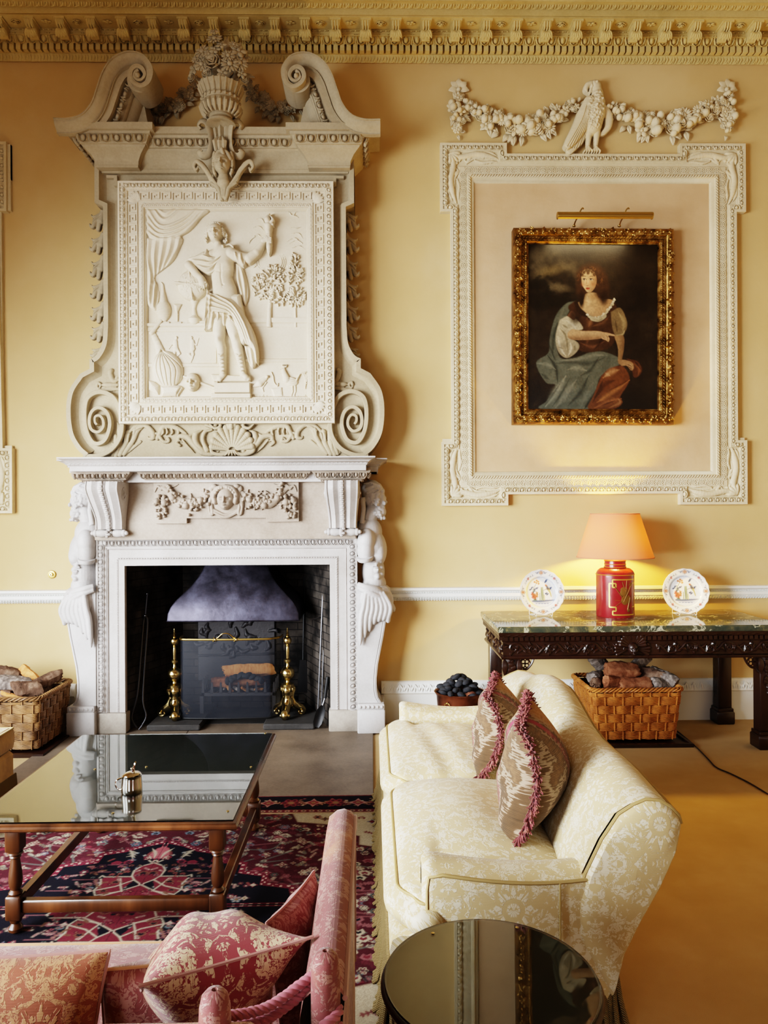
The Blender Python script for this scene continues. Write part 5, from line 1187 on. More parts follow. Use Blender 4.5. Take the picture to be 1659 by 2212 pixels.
# copper skirt
p.poly([(862, 830), (900, 795), (965, 782), (1000, 838), (985, 880), (955, 930), (965, 960), (920, 990), (800, 990), (822, 930)], '77492e', 4)
for pts, w, c, o in (([(870, 840), (910, 810), (950, 800)], 14, 'b98a66', .9), ([(880, 815), (905, 830)], 8, 'd0a684', .7), ([(850, 920), (880, 870), (930, 850)], 14, '4a2a1a', .8), ([(840, 960), (900, 920), (1000, 850)], 11, 'b1794f', .9), ([(830, 985), (900, 955), (960, 940)], 12, 'a06a48', .9), ([(860, 975), (930, 950)], 5, '4c2c1c', .8), ([(900, 900), (960, 870), (1000, 845)], 5, '5a3420', .8), ([(820, 960), (850, 900), (870, 850)], 8, '2f1c14', .7), ([(945, 940), (950, 960), (900, 985)], 7, 'c48e66', .6)): p.line(pts, w, c, o)
p.poly([(985, 745), (1040, 760), (1060, 800), (1045, 830), (1020, 835), (1010, 800)], '5e3a27', 3); p.line([(1000, 760), (1045, 790), (1040, 828)], 7, '8a5a3c', .8); p.line([(1020, 750), (1056, 800)], 4, '301d15', .7)
# bodice
p.poly([(728, 470), (700, 500), (740, 560), (752, 640), (748, 700), (800, 716), (860, 706), (905, 690), (930, 650), (955, 560), (930, 480), (915, 470), (880, 530), (830, 555), (780, 530), (750, 480)], '4d3425', 4)
for pts, w, c, o in (([(790, 540), (800, 600), (790, 690)], 14, '6b4a35', .8), ([(815, 555), (800, 590)], 9, '92694e', .8), ([(900, 540), (870, 570), (820, 590)], 8, '74523c', .8), ([(760, 670), (820, 690), (880, 660)], 8, '7c5540', .7), ([(870, 600), (860, 660), (830, 700)], 9, '2e1d15', .8), ([(745, 560), (760, 640)], 8, '2a1b14', .7)): p.line(pts, w, c, o)
# sleeves and arms
p.poly([(908, 520), (955, 500), (985, 560), (985, 600), (960, 635), (930, 630), (915, 590)], '8c7658', 4); p.line([(945, 520), (972, 570), (965, 615)], 9, 'b9a27c', .8); p.line([(930, 560), (940, 620)], 6, '54432f', .8); p.line([(930, 632), (965, 628), (975, 605)], 4, 'd2bf98', .8)
p.poly([(925, 636), (968, 634), (972, 690), (962, 752), (975, 770), (945, 768), (944, 700)], 'b5916c', 3, shade=(1, .2, '6d4d35', .8)); p.poly([(942, 755), (975, 752), (1012, 765), (1020, 790), (1008, 803), (985, 780), (960, 780)], 'b08a68', 3)
for i in range(4): p.line([(985, 768+i*4), (1006, 776+i*6), (1014-i*6, 792+i*5)], 2.6, 'c9a480' if i % 2 == 0 else '6b4a34', .8)
p.poly([(660, 560), (700, 540), (745, 560), (772, 600), (740, 612), (700, 640), (745, 668), (752, 695), (725, 728), (690, 742), (655, 715), (640, 660), (645, 610)], 'd9cfb8', 4, shade=(.2, 1, '9d9079', .8))
for pts, w, c, o in (([(660, 600), (690, 640), (700, 720)], 6, '8f8268', .9), ([(650, 640), (665, 700), (690, 735)], 6, 'efe8d6', .8), ([(710, 665), (715, 700), (700, 735)], 6, 'f1e9d6', .9), ([(730, 680), (735, 710)], 5, '8b7e65', .8), ([(690, 560), (720, 580), (740, 605)], 7, 'f3ecdb', .9), ([(670, 580), (700, 600)], 5, '9c8f76', .8), ([(650, 690), (680, 700)], 4, '857860', .7)): p.line(pts, w, c, o)
p.poly([(696, 540), (715, 515), (735, 530), (730, 560)], '7d5a44', 3); p.ell(735, 545, 26, 34, '30221a', .5, .8)
p.poly([(697, 622), (720, 604), (770, 612), (830, 612), (868, 618), (872, 640), (845, 650), (780, 655), (725, 655), (700, 645)], 'd9b590', 3, shade=(.1, 1, '8a6146', .75))
p.poly([(860, 616), (890, 620), (926, 630), (922, 636), (896, 634), (902, 650), (896, 664), (882, 656), (862, 646)], 'd5ae89', 2); p.line([(876, 628), (892, 640), (892, 660)], 2.2, '7d553c', .7); p.line([(868, 640), (882, 652)], 2, '7d553c', .6)
# chest, neck, head
p.poly([(742, 478), (775, 458), (788, 430), (838, 428), (850, 450), (905, 460), (922, 470), (898, 510), (880, 530), (835, 545), (800, 532), (765, 505)], 'dcb892', 4, shade=(1, .25, 'a67a58', .7))
p.line([(790, 440), (800, 470), (795, 490)], 9, 'e8c9a6', .6); p.ell(822, 445, 22, 16, 'a87c5a', .7, .6); p.line([(770, 470), (800, 475)], 3, 'b98c68', .5)
p.poly([(728, 470), (745, 468), (762, 505), (800, 540), (785, 545), (745, 520)], '352419', 3)
Rr = random.Random(3); lace = spath([(926, 456), (916, 480), (898, 505), (885, 522), (850, 544), (815, 548), (795, 534)], 6)
for q_ in lace: p.ell(q_[0]+Rr.uniform(-3, 3), q_[1]+Rr.uniform(-3, 3), Rr.uniform(3, 7), Rr.uniform(3, 6), Rr.choice(('e9dfc8', 'cbbfa4', 'f2ead8')), .4, .9)
p.poly([(800, 536), (850, 548), (880, 530), (885, 545), (850, 566), (812, 560)], 'c9bda3', 3); p.line([(815, 552), (850, 560), (878, 545)], 3, '8d8068', .7)
p.ell(812, 350, 72, 64, '4a3222', .25); p.ell(768, 400, 30, 52, '442e20', .4); p.ell(866, 405, 36, 66, '442e20', .4); p.ell(765, 460, 14, 40, '2c1e15', .5); p.ell(875, 450, 18, 36, '271a13', .5, .8)
p.poly([(764, 350), (770, 325), (790, 312), (812, 315), (832, 335), (838, 370), (830, 400), (812, 422), (797, 424), (782, 410), (768, 385)], 'e2bd98', 2.5, shade=(1, .25, '9b6a4a', .75))
for i in range(90):
    a = Rr.uniform(0, 2*PI); x, y = 808+60*math.cos(a)*Rr.uniform(.75, 1.1), 348+48*math.sin(a)*Rr.uniform(.7, 1.1)
    if 350 < y and 760 < x < 840: continue
    p.line([(x, y), (x+Rr.uniform(-9, 9), y+5), (x+Rr.uniform(-6, 6), y+12)], 2.2, Rr.choice(('5a3c27', '7a5537', '3a2719')), .6)
for x, y in ((778, 327), (790, 318), (768, 340), (804, 317), (818, 324), (828, 338), (797, 330)): p.ell(x, y, 8, 9, '38261a', .5, .9); p.line([(x-4, y-5), (x+2, y), (x-2, y+6)], 2, '7a5537', .7)
for ex in (779, 812): p.ell(ex, 362, 8.5, 4, 'eadbc6', .35); p.ell(ex-1, 362, 3.8, 3.9, '2d1d15', .3); p.line([(ex-9, 361), (ex, 357), (ex+9, 362)], 2, '3c2519', .9, taper=False); p.line([(ex-10, 350), (ex, 346), (ex+10, 349)], 2.2, '553723', .7); p.line([(ex-8, 366), (ex+7, 367)], 1.6, '9a6c4e', .5)
p.line([(793, 356), (790, 378), (788, 388)], 2.6, 'b98763', .6); p.line([(797, 360), (796, 384)], 3, 'efd0ae', .5); p.line([(786, 390), (794, 393), (802, 389)], 2, '8f5c41', .8)
p.ell(796, 404, 11, 3, 'a24a3c', .4); p.ell(796, 409, 9, 3, 'b85d4b', .4); p.line([(785, 405), (796, 406), (808, 404)], 1.4, '6b2c24', .8); p.ell(773, 385, 8, 9, 'd58f70', .9, .5); p.ell(818, 385, 10, 10, 'b9714f', .9, .4); p.ell(796, 419, 7, 4, 'e6c4a0', .7, .5)
p.C = p.C*.42*np.array((1, .96, .84))*(.72+.36*p.noise(7, 9)+.3*p.noise(26, 8))[..., None]; ny, nx = p.X.shape; sx = (2*hx-66*kp)/(nx-1); sz = (2*hz-66*kp)/(ny-1)
gx = -hx+33*kp+np.arange(nx)*sx; gz = hz-33*kp-np.arange(ny)*sz; GX, GZ = np.meshgrid(gx, gz)
q = MB(); q.grid(np.stack([GX, np.full(GX.shape, y_(5.922)), GZ], -1))
m_oil = M('varnished_oil_paint', '333333', .32, spec=.5); m_oil.col(m_oil.attr()); m_oil.bump(m_oil.noise(90, 4), .001, .5)
obj('canvas', q, m_oil, pt, local=True, col=p.C.reshape(-1, 3), sharp=0)
# picture light
YL = 5.66; kl = YL/F; pl_ = thing('picture_light', 'long brass picture light over the portrait frame', 'picture light', tuple(U(1306, 487, 5.88)))
a, b = U(1205, 466, YL), U(1408, 466, YL)
q = MB(); R0 = 8*kl; ang = np.linspace(-.35*PI-.2, 1.15*PI, 22); V = []
for x in (a.x, b.x): V.append([(x, YL-R0*math.cos(t), a.z+R0*math.sin(t)) for t in ang])
q.grid(np.array(V)); V2 = [[(x, YL-(R0-.003)*math.cos(t), a.z+(R0-.003)*math.sin(t)) for t in ang] for x in (b.x, a.x)]; q.grid(np.array(V2))
for x, s in ((a.x, -1), (b.x, 1)): q.lathe([(0, 0), (R0, 0), (R0*.95, .006), (0, .01)], 24, m=Matrix.Translation((x, YL, a.z)) @ Matrix.Rotation(s*PI/2, 4, 'Y'))
obj('shade', q, m_oldbrass, pl_)
for px in (1254, 1352):
    q = MB(); top = U(px, 455, YL+.02); q.tube(spath([U(px-14, 488, 5.895), U(px-11, 478, 5.84), U(px-4, 466, YL+.05), top, top+Vector((.01, -.02, .012)), top+Vector((.012, -.035, .0))], 5), .0055, 8); q.ell(U(px-14, 488, 5.895), (.014, .014, .01)); obj('bracket_arm', q, m_oldbrass, pl_)
m_bulb = M('picture_lamp_glass', 'ffe6bd', .4); m_bulb.b.inputs['Emission Color'].default_value = lin('ffc070'); m_bulb.b.inputs['Emission Strength'].default_value = 6
q = MB(); q.tube([(a.x+.06, YL+.004, a.z-.004), (b.x-.06, YL+.004, a.z-.004)], .010, 10); obj('tube_bulb', q, m_bulb, pl_)
# brass light switch
YSw = 5.99; c = U(111.5, 1241, YSw); t = thing('light_switch', 'small round brass light switch on the wall left of the fireplace', 'light switch', tuple(c))
m = Matrix.Translation(c) @ Matrix.Rotation(PI/2, 4, 'X'); q = MB(); q.lathe([(0, -.008), (.032, -.008), (.032, 0), (.029, .004), (.022, .005), (.02, .003), (0, .003)], 32, m=m); obj('plate', q, m_oldbrass, t)
q = MB(); q.lathe([(0, 0), (.015, .002), (.015, .014), (.012, .018), (0, .019)], 24, m=m); q.box(-.002, .002, -.006, .006, .018, .03, m); obj('dimmer_knob', q, m_brass, t)
# ------------------------------------------------------------------ inside the fire opening
m_steel = M('blued_steel_hood', '6f6c78', .36, .9); _a = m_steel.noise(3.5, 6, .65); m_steel.col(m_steel.ramp(_a, [(.32, '26242b'), (.5, '3c3a45'), (.75, '5a5a6c')])); m_steel.inp('Roughness', _a*.35+.28); m_steel.bump(m_steel.noise(2.5, 3)+m_steel.noise(30, 4)*.25, .012, .35)
YH = 5.86; kh = YH/F
hd = thing('fire_hood', 'flared blue-grey steel smoke hood hanging in the fire opening', 'hood', tuple(U(503, 1340, 6.15)))
R = []
for px_w, py, dy in ((143, 1341.5, 0), (142.5, 1333, .004), (142, 1326, .008), (137, 1313, .02), (128, 1300, .035), (112, 1284, .06), (96, 1268, .09), (84, 1252, .115), (75, 1236, .14), (69, 1220, .155), (66, 1208, .165), (64, 1190, .17)):
    w, z = px_w*kh, U(503, py, YH).z; c = U(503, 1340, YH).x; y = YH+dy; r = .02
    R.append([(c-w, 6.44, z), (c-w, y+r, z), (c-w+r*.3, y+r*.3, z), (c-w+r, y, z), (c, y-.004, z), (c+w-r, y, z), (c+w-r*.3, y+r*.3, z), (c+w, y+r, z), (c+w, 6.44, z)])
q = MB(); q.grid(np.array(R)); obj('hood_body', q, m_steel, hd, sharp=30)
q = MB(); q.tube([R[0][1], R[0][3], R[0][5], R[0][7]], .006, 6); obj('rim', q, m_steel, hd)
# cast fireback
m_cast = M('sooty_cast_iron', '39373a', .55, .4); m_cast.bump(m_cast.noise(50, 4), .003, .7)
h = HF(420, 600, 1335, 1480, 1.2); h.poly([(428, 1340), (595, 1340), (595, 1470), (428, 1470)], 3, 2)
R_ = random.Random(6)
for i in range(26):
    x, y = R_.uniform(440, 585), R_.uniform(1348, 1410); a = R_.uniform(0, 6.3); l = R_.uniform(10, 26); h.chain(spath([(x, y), (x+l*.6*math.cos(a), y+l*.6*math.sin(a)), (x+l*math.cos(a+.5), y+l*math.sin(a+.5))], 4).tolist(), [3, 5, 2], 1, 3)
h.chain([(430, 1415), (594, 1412)], 2, 1.5, 3)
fbk = obj('fireback', h.mb(pxmap(510, 1400, 6.44)), m_cast); tag(fbk, 'dark cast iron fireback with raised figures behind the grate', 'fireback')
# hearth blocks
hb = []
for i, (a, b) in enumerate(((316, 431), (568, 679))):
    x0, x1 = U(a, 1580, 5.75).x, U(b, 1580, 5.75).x
    zt_ = U(500, 1566, 5.75).z
    o = obj('hearth_block', MB().box(x0, x1, 5.755, 6.40, .0135, zt_, ch=.008), m_sooty); tag(o, ('flat stone block under the brass firedog at the fire screen\'s left', 'flat stone block under the brass firedog at the fire screen\'s right')[i], 'hearth block'); hb.append(zt_)
zB = hb[0]
# andirons
def andiron(xc, yc, label, rz):
    t = thing('andiron', label, 'andiron', (xc, yc, zB), 'brass firedogs', rz)
    Hh = .70; prof = [(0, 0), (.010, .005), (.013, .012), (.008, .02)]
    P = [(.0, .245), (.05, .245), (.052, .262), (.035, .268), (.02, .275), (.018, .288), (.028, .296), (.044, .312), (.056, .335), (.057, .352), (.05, .375), (.034, .392), (.018, .4), (.014, .41), (.012, .425), (.022, .432), (.026, .445), (.026, .455), (.02, .462), (.013, .468), (.013, .49), (.016, .53), (.012, .562), (.019, .566), (.012, .574), (.02, .58), (.031, .594), (.034, .61), (.03, .628), (.018, .638), (.012, .642), (.016, .648), (.01, .655), (.014, .662), (.009, .669), (.012, .675), (.007, .682), (.009, .688), (.005, .696), (.007, .702), (.003, .712), (0, .718)]
    obj('baluster', MB().lathe(P, 28), m_brass, t, local=True)
    q = MB(); n = 3
    for i in range(n):
        a = -PI/2+2*PI*i/n; c, s = math.cos(a), math.sin(a)
        S = [(.034, .24), (.040, .215), (.030, .18), (.030, .145), (.045, .10), (.080, .07), (.11, .055), (.128, .035), (.118, .014), (.098, .016), (.095, .032), (.108, .036)]
        q.tube(spath([(r*c, r*s, z) for r, z in S], 4), [.018, .024, .022, .02, .026, .028, .026, .022, .018, .014, .01, .008], 10, flat=1.25)
        q.ell((.112*c, .112*s, .007), (.016, .016, .008))
        for d in (-.03, .03): q.ell((.112*c-d*s, .112*s+d*c, .032), (.014, .014, .016))
    obj('tripod_foot', q, m_brass, t, local=True)
    q = MB(); q.ell((0, 0, .11), (.05, .05, .06), 16, 10); q.lathe([(0, .04), (.012, .035), (.016, .03), (0, .02)], 12); 
    q.lathe([(.03, .155), (.045, .17), (.04, .2), (.055, .22), (.06, .238), (.052, .245), (0, .246)], 6)
    for i in range(12): a = i*PI/6; q.ell((.052*math.cos(a), .052*math.sin(a), .222), (.009, .009, .014), 6, 4)
    obj('base_mask', q, m_brass, t, local=True)
    q = MB(); q.box(-.014, .014, .03, .36, .05, .075); q.box(-.014, .014, .335, .36, 0, .055); obj('billet_bar', q, m_iron, t, local=True)
    return t
pa = U(378, 1549, 5.99); pb = U(622, 1542, 5.99)
andiron(pa.x, 5.985, 'polished brass firedog half behind the left edge of the fire screen', .25); andiron(pb.x, 5.985, 'polished brass firedog standing clear to the right of the fire screen', -.1)
# fire screen
m_mesh = M('fine_wire_mesh', '20242e', .5, .3); m_mesh.b.inputs['Alpha'].default_value = .5
YQ = 5.90; ft_ = thing('fire_screen', 'bowed black mesh fire screen with brass top rail and loop handle', 'fire screen', (U(490, 1555, YQ).x, 5.95, .0135))
zs0, zs1 = zB+.004, U(490, 1381, YQ).z
xs_ = [U(a, 1450, YQ).x for a in (384, 398, 580, 603)]
plan = spath([(xs_[0]-.005, 6.08), (xs_[0], 6.0), (xs_[1]-.03, 5.925), (xs_[1]+.03, 5.90), ((xs_[1]+xs_[2])/2, 5.885), (xs_[2]-.03, 5.90), (xs_[2]+.03, 5.925), (xs_[3], 6.0), (xs_[3]+.005, 6.08)], 6)
z0f = lambda y: zs0
q = MB(); q.grid(np.array([[(x, y, zs0+.01), (x, y, zs1-.005)] for x, y in plan])); obj('mesh_panel', q, m_mesh, ft_)
q = MB(); q.tube([(x, y, zs0+.008) for x, y in plan], .006, 6); obj('bottom_rail', q, m_iron, ft_)
q = MB(); q.tube([(x, y, zs1) for x, y in plan], .009, 8); obj('top_rail', q, m_oldbrass, ft_)
for i in (0, -1): obj('end_post', MB().tube([(plan[i][0], plan[i][1], zs0), (plan[i][0], plan[i][1], zs1)], .006, 6), m_iron, ft_)
xm = (xs_[1]+xs_[2])/2; q = MB(); q.tube(spath([(xm-.085, 5.886, zs1), (xm-.06, 5.886, zs1+.018), (xm-.025, 5.884, zs1+.046), (xm+.02, 5.884, zs1+.046), (xm+.06, 5.886, zs1+.018), (xm+.085, 5.886, zs1)], 5), .005, 6)
for s in (-1, 1):
    q.ell((xm+s*.083, 5.882, zs1), (.014, .012, .014))
    for a in (.6, 2.2, 3.8): q.tube([(xm+s*.083, 5.88, zs1), (xm+s*.083+.024*math.cos(a), 5.88, zs1+.024*math.sin(a))], .003, 4)
obj('handle', q, m_brass, ft_)
# grate with logs and coals
gx = U(520, 1450, 6.2).x; gr = thing('fire_grate', 'black iron fire basket with upright bars behind the screen', 'fire grate', (gx, 6.25, .0135))
q = MB(); zg = .20
for yy in (6.10, 6.40): q.box(gx-.30, gx+.30, yy-.01, yy+.01, zg, zg+.025)
for xx in (-.30, .28): q.box(gx+xx, gx+xx+.02, 6.09, 6.41, zg, zg+.025)
for i in range(12): q.box(gx-.29+i*.05, gx-.275+i*.05, 6.1, 6.4, zg+.004, zg+.018)
obj('basket_frame', q, m_cast, gr)
for i, (dx, yy) in enumerate([(-.3, 6.1), (.29, 6.1), (-.3, 6.4), (.29, 6.4)]): obj('leg', MB().box(gx+dx-.015, gx+dx+.015, yy-.015, yy+.015, .0135, zg), m_cast, gr)
for i in range(9):
    xx = gx-.29+i*.0725; q = MB(); q.rings([[(xx-.012, 6.09, zg+.02), (xx+.012, 6.09, zg+.02), (xx+.012, 6.105, zg+.02), (xx-.012, 6.105, zg+.02)], [(xx-.006, 6.09, zg+.11), (xx+.006, 6.09, zg+.11), (xx+.006, 6.1, zg+.11), (xx-.006, 6.1, zg+.11)]], cap=True); obj('upright_bar', q, m_cast, gr)
for s, a in ((-1, 6.15), (-1, 6.22), (-1, 6.29), (1, 6.15), (1, 6.22), (1, 6.29)):
    xx = gx+s*.30; q = MB(); q.rings([[(xx-.007, a-.012, zg+.02), (xx+.007, a-.012, zg+.02), (xx+.007, a+.012, zg+.02), (xx-.007, a+.012, zg+.02)], [(xx-.005, a-.006, zg+.13), (xx+.005, a-.006, zg+.13), (xx+.005, a+.006, zg+.13), (xx-.005, a+.006, zg+.13)]], cap=True); obj('side_bar', q, m_cast, gr)
m_bark = M('dry_bark', '6b5142', .9, spec=.1); _a = m_bark.noise(14, 6, .65, sc=(1, 1, .25)); m_bark.col(m_bark.ramp(_a, [(.3, '3a2d27'), (.5, '6a5244'), (.7, '97806e')])); m_bark.bump(m_bark.noise(30, 6, .7), .01, 1)
m_bark2 = M('red_brown_split_wood', '8a5a3c', .9, spec=.1); _a = m_bark2.noise(16, 6, .65); m_bark2.col(m_bark2.ramp(_a, [(.3, '5b3724'), (.5, '8a5940'), (.7, 'a87a5c')])); m_bark2.bump(m_bark2.noise(40, 6, .75), .008, 1)
m_bark3 = M('grey_weathered_wood', '7b716b', .9, spec=.1); _a = m_bark3.noise(12, 6, .65, sc=(3, 3, .3)); m_bark3.col(m_bark3.ramp(_a, [(.3, '4a4340'), (.5, '7c726c'), (.72, 'b4aaa2')])); m_bark3.bump(m_bark3.noise(30, 6, .7), .008, 1)
m_fresh = M('fresh_split_wood', 'c98a52', .8, spec=.15); m_fresh.col(m_fresh.ramp(m_fresh.noise(10, 5, .6, sc=(4, 4, .3)), [(.3, 'b87440'), (.6, 'd69c62')]))
m_coal = M('matt_coal', '22242a', .75, .0); m_coal.bump(m_coal.noise(60, 4), .002, .6)
def lump(seed, L, W, H, jag=.12):               # a split log: faceted wedge with rough bark, one skin
    R = random.Random(seed); q = MB(); n = 22; m = 9; rings = []
    k = []
    for i in range(m): a = 2*PI*(i+R.uniform(-.3, .3))/m; r = R.uniform(.72, 1.08); k.append((a, r))
    k.sort(); A_ = np.array([x[0] for x in k]); Rr_ = np.array([x[1] for x in k]); cx_ = np.r_[A_-2*PI, A_, A_+2*PI]
    px_, py_ = Rr_*np.cos(A_), Rr_*np.sin(A_); t = np.arange(n)*m/n; i0 = t.astype(int) % m; i1 = (i0+1) % m; f = t % 1
    bx, by = px_[i0]*(1-f)+px_[i1]*f, py_[i0]*(1-f)+py_[i1]*f; ns = 15; ph = [R.uniform(0, 6) for _ in range(6)]; sk = R.uniform(-.35, .35), R.uniform(-.3, .3)
    for i in range(ns):
        u = i/(ns-1); s = 1-.18*abs(2*u-1)**6+.05*math.sin(u*7+ph[0])
        rg = 1+.06*np.sin(np.arange(n)*1.9+u*9+ph[1])+.035*np.sin(np.arange(n)*4.1+u*23+ph[2])+np.array([R.gauss(0, .025) for _ in range(n)])
        e = (1 if i in (0, ns-1) else 0)
        rings.append(np.c_[(u-.5)*L+sk[0]*bx*W*.5+sk[1]*by*H*.5+e*np.array([R.gauss(0, .012) for _ in range(n)])*L, bx*W/2*s*rg, by*H/2*s*rg])
    for e in (0, -1):
        c = rings[e].mean(0); inner = c+(rings[e]-c)*.45; inner[:, 0] += np.array([R.gauss(0, .006) for _ in range(n)])
        rings = [inner]+rings if e == 0 else rings+[inner]
    q.rings(rings, cap=True); return q
for i, (dx, y, z, L, W, H, mt, lb) in enumerate(((.05, 6.33, .36, .42, .12, .12, m_fresh, 'pale scorched log lying at the back of the fire grate'), (.0, 6.27, .28, .36, .1, .1, m_bark2, 'red-brown log behind the coals in the fire grate'), (-.16, 6.24, .27, .16, .1, .1, m_bark2, 'short stub of log at the grate\'s left end'))):
    o = obj('log', lump(i+3, L, W, H), mt); o.location = (gx+dx, y, z); o.rotation_euler = (.3*i, 0, .15-.2*i); tag(o, lb, 'log')
def coal(seed):
    R = random.Random(seed); q = MB(); q.ell((0, 0, 0), (1, .8, .62), 12, 8, m=Matrix.Rotation(R.uniform(0, 1), 4, 'Z')); v = np.concatenate(q.v); v = v*(1+.08*np.sin(v[:, [1]]*4+seed)+.06*np.cos(v[:, [2]]*5)); return MB().add(v, q.f)
R = random.Random(21); proto = None
for i in range(9):
    dx = -.14+.035*i; z = .36+.045*math.sin(PI*i/8)
    if proto is None: proto = obj('coal', coal(1), m_coal); o = proto
    else: o = dup(proto)
    o.location = (gx+dx+.03, 6.19, z-.06); o.scale = [R.uniform(.03, .042)]*3; o.rotation_euler = (R.uniform(0, 3), R.uniform(0, 3), R.uniform(0, 3)); tag(o, 'black coal heaped in the fire grate behind the screen', 'coal', 'coals in the fire grate')
for i in range(6):
    o = obj('ember_chip', lump(40+i, .07, .03, .03), m_fresh if i % 2 else m_bark3); o.location = (gx-.14+i*.06, 6.13, .245); o.rotation_euler = (0, R.uniform(-.6, .6), R.uniform(-1, 1)); tag(o, 'small wood chip along the front of the fire grate', 'wood chip', 'chips in the fire grate')
# fire irons
t = thing('fire_tongs', 'long black fire tongs leaning on the left side of the fire opening', 'fire tongs', tuple(U(296, 1568, 5.80)))
A, B = U(318, 1283, 5.98), U(300, 1575, 5.79)
hinge = U(314, 1330, 5.95)
obj('handle', MB().tube([A, A+(hinge-A)*.15, hinge], [.010, .007, .007], 8), m_ironrod, t); q = MB(); q.ell(A, .013); q.ell(hinge, .016); obj('finial', q, m_ironrod, t)
for pts in (((310, 1345), (304, 1420), (297, 1500), (285, 1545), (288, 1560), (296, 1572)), ((319, 1345), (314, 1420), (309, 1510), (316, 1545), (308, 1565), (300, 1576))):
    q = MB(); q.tube(spath([hinge]+[U(a, b, 5.95-.0012*(b-1345)*.6) for a, b in pts], 5), .006, 6); obj('arm', q, m_ironrod, t)
t = thing('poker', 'thin iron poker with knob leaning in the right corner of the opening', 'poker', tuple(U(687, 1560, 5.82)))
A, B = U(699, 1253, 5.98), U(686, 1555, 5.84); obj('rod', MB().tube([A, (A+B)/2, B], [.008, .007, .006], 8), m_ironrod, t); q = MB(); q.ell(A, (.017, .017, .014)); q.ell(A-Vector((0, 0, .03)), (.011, .011, .008)); obj('knob', q, m_ironrod, t)
t = thing('fire_fork', 'second iron rod with side hook standing beside the poker', 'fire iron', tuple(U(696, 1560, 5.86)))
A, B = U(704, 1256, 6.02), U(694, 1555, 5.88); obj('rod', MB().tube([A, (A+B)/2, B], [.006, .006, .006], 8), m_ironrod, t); obj('hook', MB().tube([U(698, 1331, 5.99), U(680, 1337, 5.98), U(668, 1337, 5.97)], [.006, .007, .004], 6), m_ironrod, t)
t = thing('hearth_shovel', 'black hearth shovel leaning head down on the right jamb', 'shovel', tuple(U(682, 1568, 5.78)))
A, B = U(708, 1462, 5.80), U(702, 1508, 5.785); B2 = U(683, 1570, 5.765)
obj('grip', MB().tube([A, B], [.016, .014], 10), m_iron, t); obj('neck', MB().tube([B, B+(B2-B)*.25], [.008, .01], 8), m_ironrod, t)
d = (B2-B).normalized(); n_ = Vector((0, -1, 0)); s_ = d.cross(n_).normalized(); q = MB(); V = []
for u, w, c in ((.25, .012, 0), (.4, .03, .012), (.6, .036, .018), (.85, .034, .012), (1., .02, .0)): V.append([B+(B2-B)*u+s_*(w*k_)-n_*(c*(1-k_*k_)) for k_ in (-1, -.6, 0, .6, 1)])
q.grid(np.array([[tuple(p) for p in r] for r in V])); V2 = [[p-Vector((0, .008, 0)) for p in r[::-1]] for r in V]; q.grid(np.array([[tuple(p) for p in r] for r in V2])); obj('blade', q, m_iron, t)
t = thing('long_shovel', 'long-handled iron shovel upright against the back right wall', 'shovel', tuple(U(652, 1500, 6.38)))
A, B = U(658, 1245, 6.40), U(655, 1425, 6.36); obj('rod', MB().tube([A, B], .009, 8), m_iron, t); q = MB(); q.prism([(U(648, 1425, 6.36).x, U(648, 1425, 6.36).z), (U(662, 1425, 6.36).x, U(662, 1425, 6.36).z), (U(668, 1495, 6.36).x, U(668, 1495, 6.36).z), (U(641, 1495, 6.36).x, U(641, 1495, 6.36).z)], 6.35, 6.365); obj('blade', q, m_iron, t)
# copper coal bucket
m_copper = M('dark_copper', '7a4a38', .38, .9); _a = m_copper.noise(7, 5); m_copper.col(m_copper.ramp(_a, [(.3, '3e2822'), (.6, '8a5642')])); m_copper.bump(m_copper.noise(14, 3), .004, .5)
bc = U(993, 1540, 5.58); bc = Vector((bc.x, 5.58, 0)); rb = .185
t = thing('coal_bucket', 'dark copper bucket of coal on the floor behind the cream sofa', 'bucket', tuple(bc)); zr = .345
obj('bucket_body', MB().lathe([(0, .002), (.14, .002), (.15, .01), (rb-.01, zr-.03), (rb, zr-.01), (rb+.008, zr), (rb, zr+.004), (rb-.012, zr-.01), (.142, .02), (0, .02)], 40, c=tuple(bc)), m_copper, t)
for i, a in enumerate((-2.2, -.7)):
    q = MB(); p = bc+Vector((rb*math.cos(a), rb*math.sin(a), zr-.075)); q.tube([p+.022*Vector((math.sin(u)*-math.sin(a), math.sin(u)*math.cos(a), math.cos(u))) for u in np.arange(12)*PI/6], .004, 6, closed=True); q.ell(p+Vector((0, 0, .022)), .009); obj('ring_handle', q, m_oldbrass, t)
R = random.Random(77); cc = None; n = 0
for lay, (rr, z, cnt) in enumerate(((.15, zr+.0, 12), (.11, zr+.04, 10), (.07, zr+.075, 8), (.03, zr+.1, 4), (.13, zr+.03, 8))):
    for i in range(cnt):
        a = 2*PI*i/cnt+lay*.7; r = rr*R.uniform(.85, 1.1)
        o = dup(proto); n += 1
        o.location = bc+Vector((r*math.cos(a), r*math.sin(a), z+R.uniform(-.012, .012))); s = R.uniform(.03, .037); o.scale = (s, s, s); o.rotation_euler = (R.uniform(-.5, .5), R.uniform(-.5, .5), R.uniform(0, 6)); o['label'] = 'smooth black oval coal heaped in the copper bucket'; o['category'] = 'coal'; o['group'] = 'coals in the copper bucket'
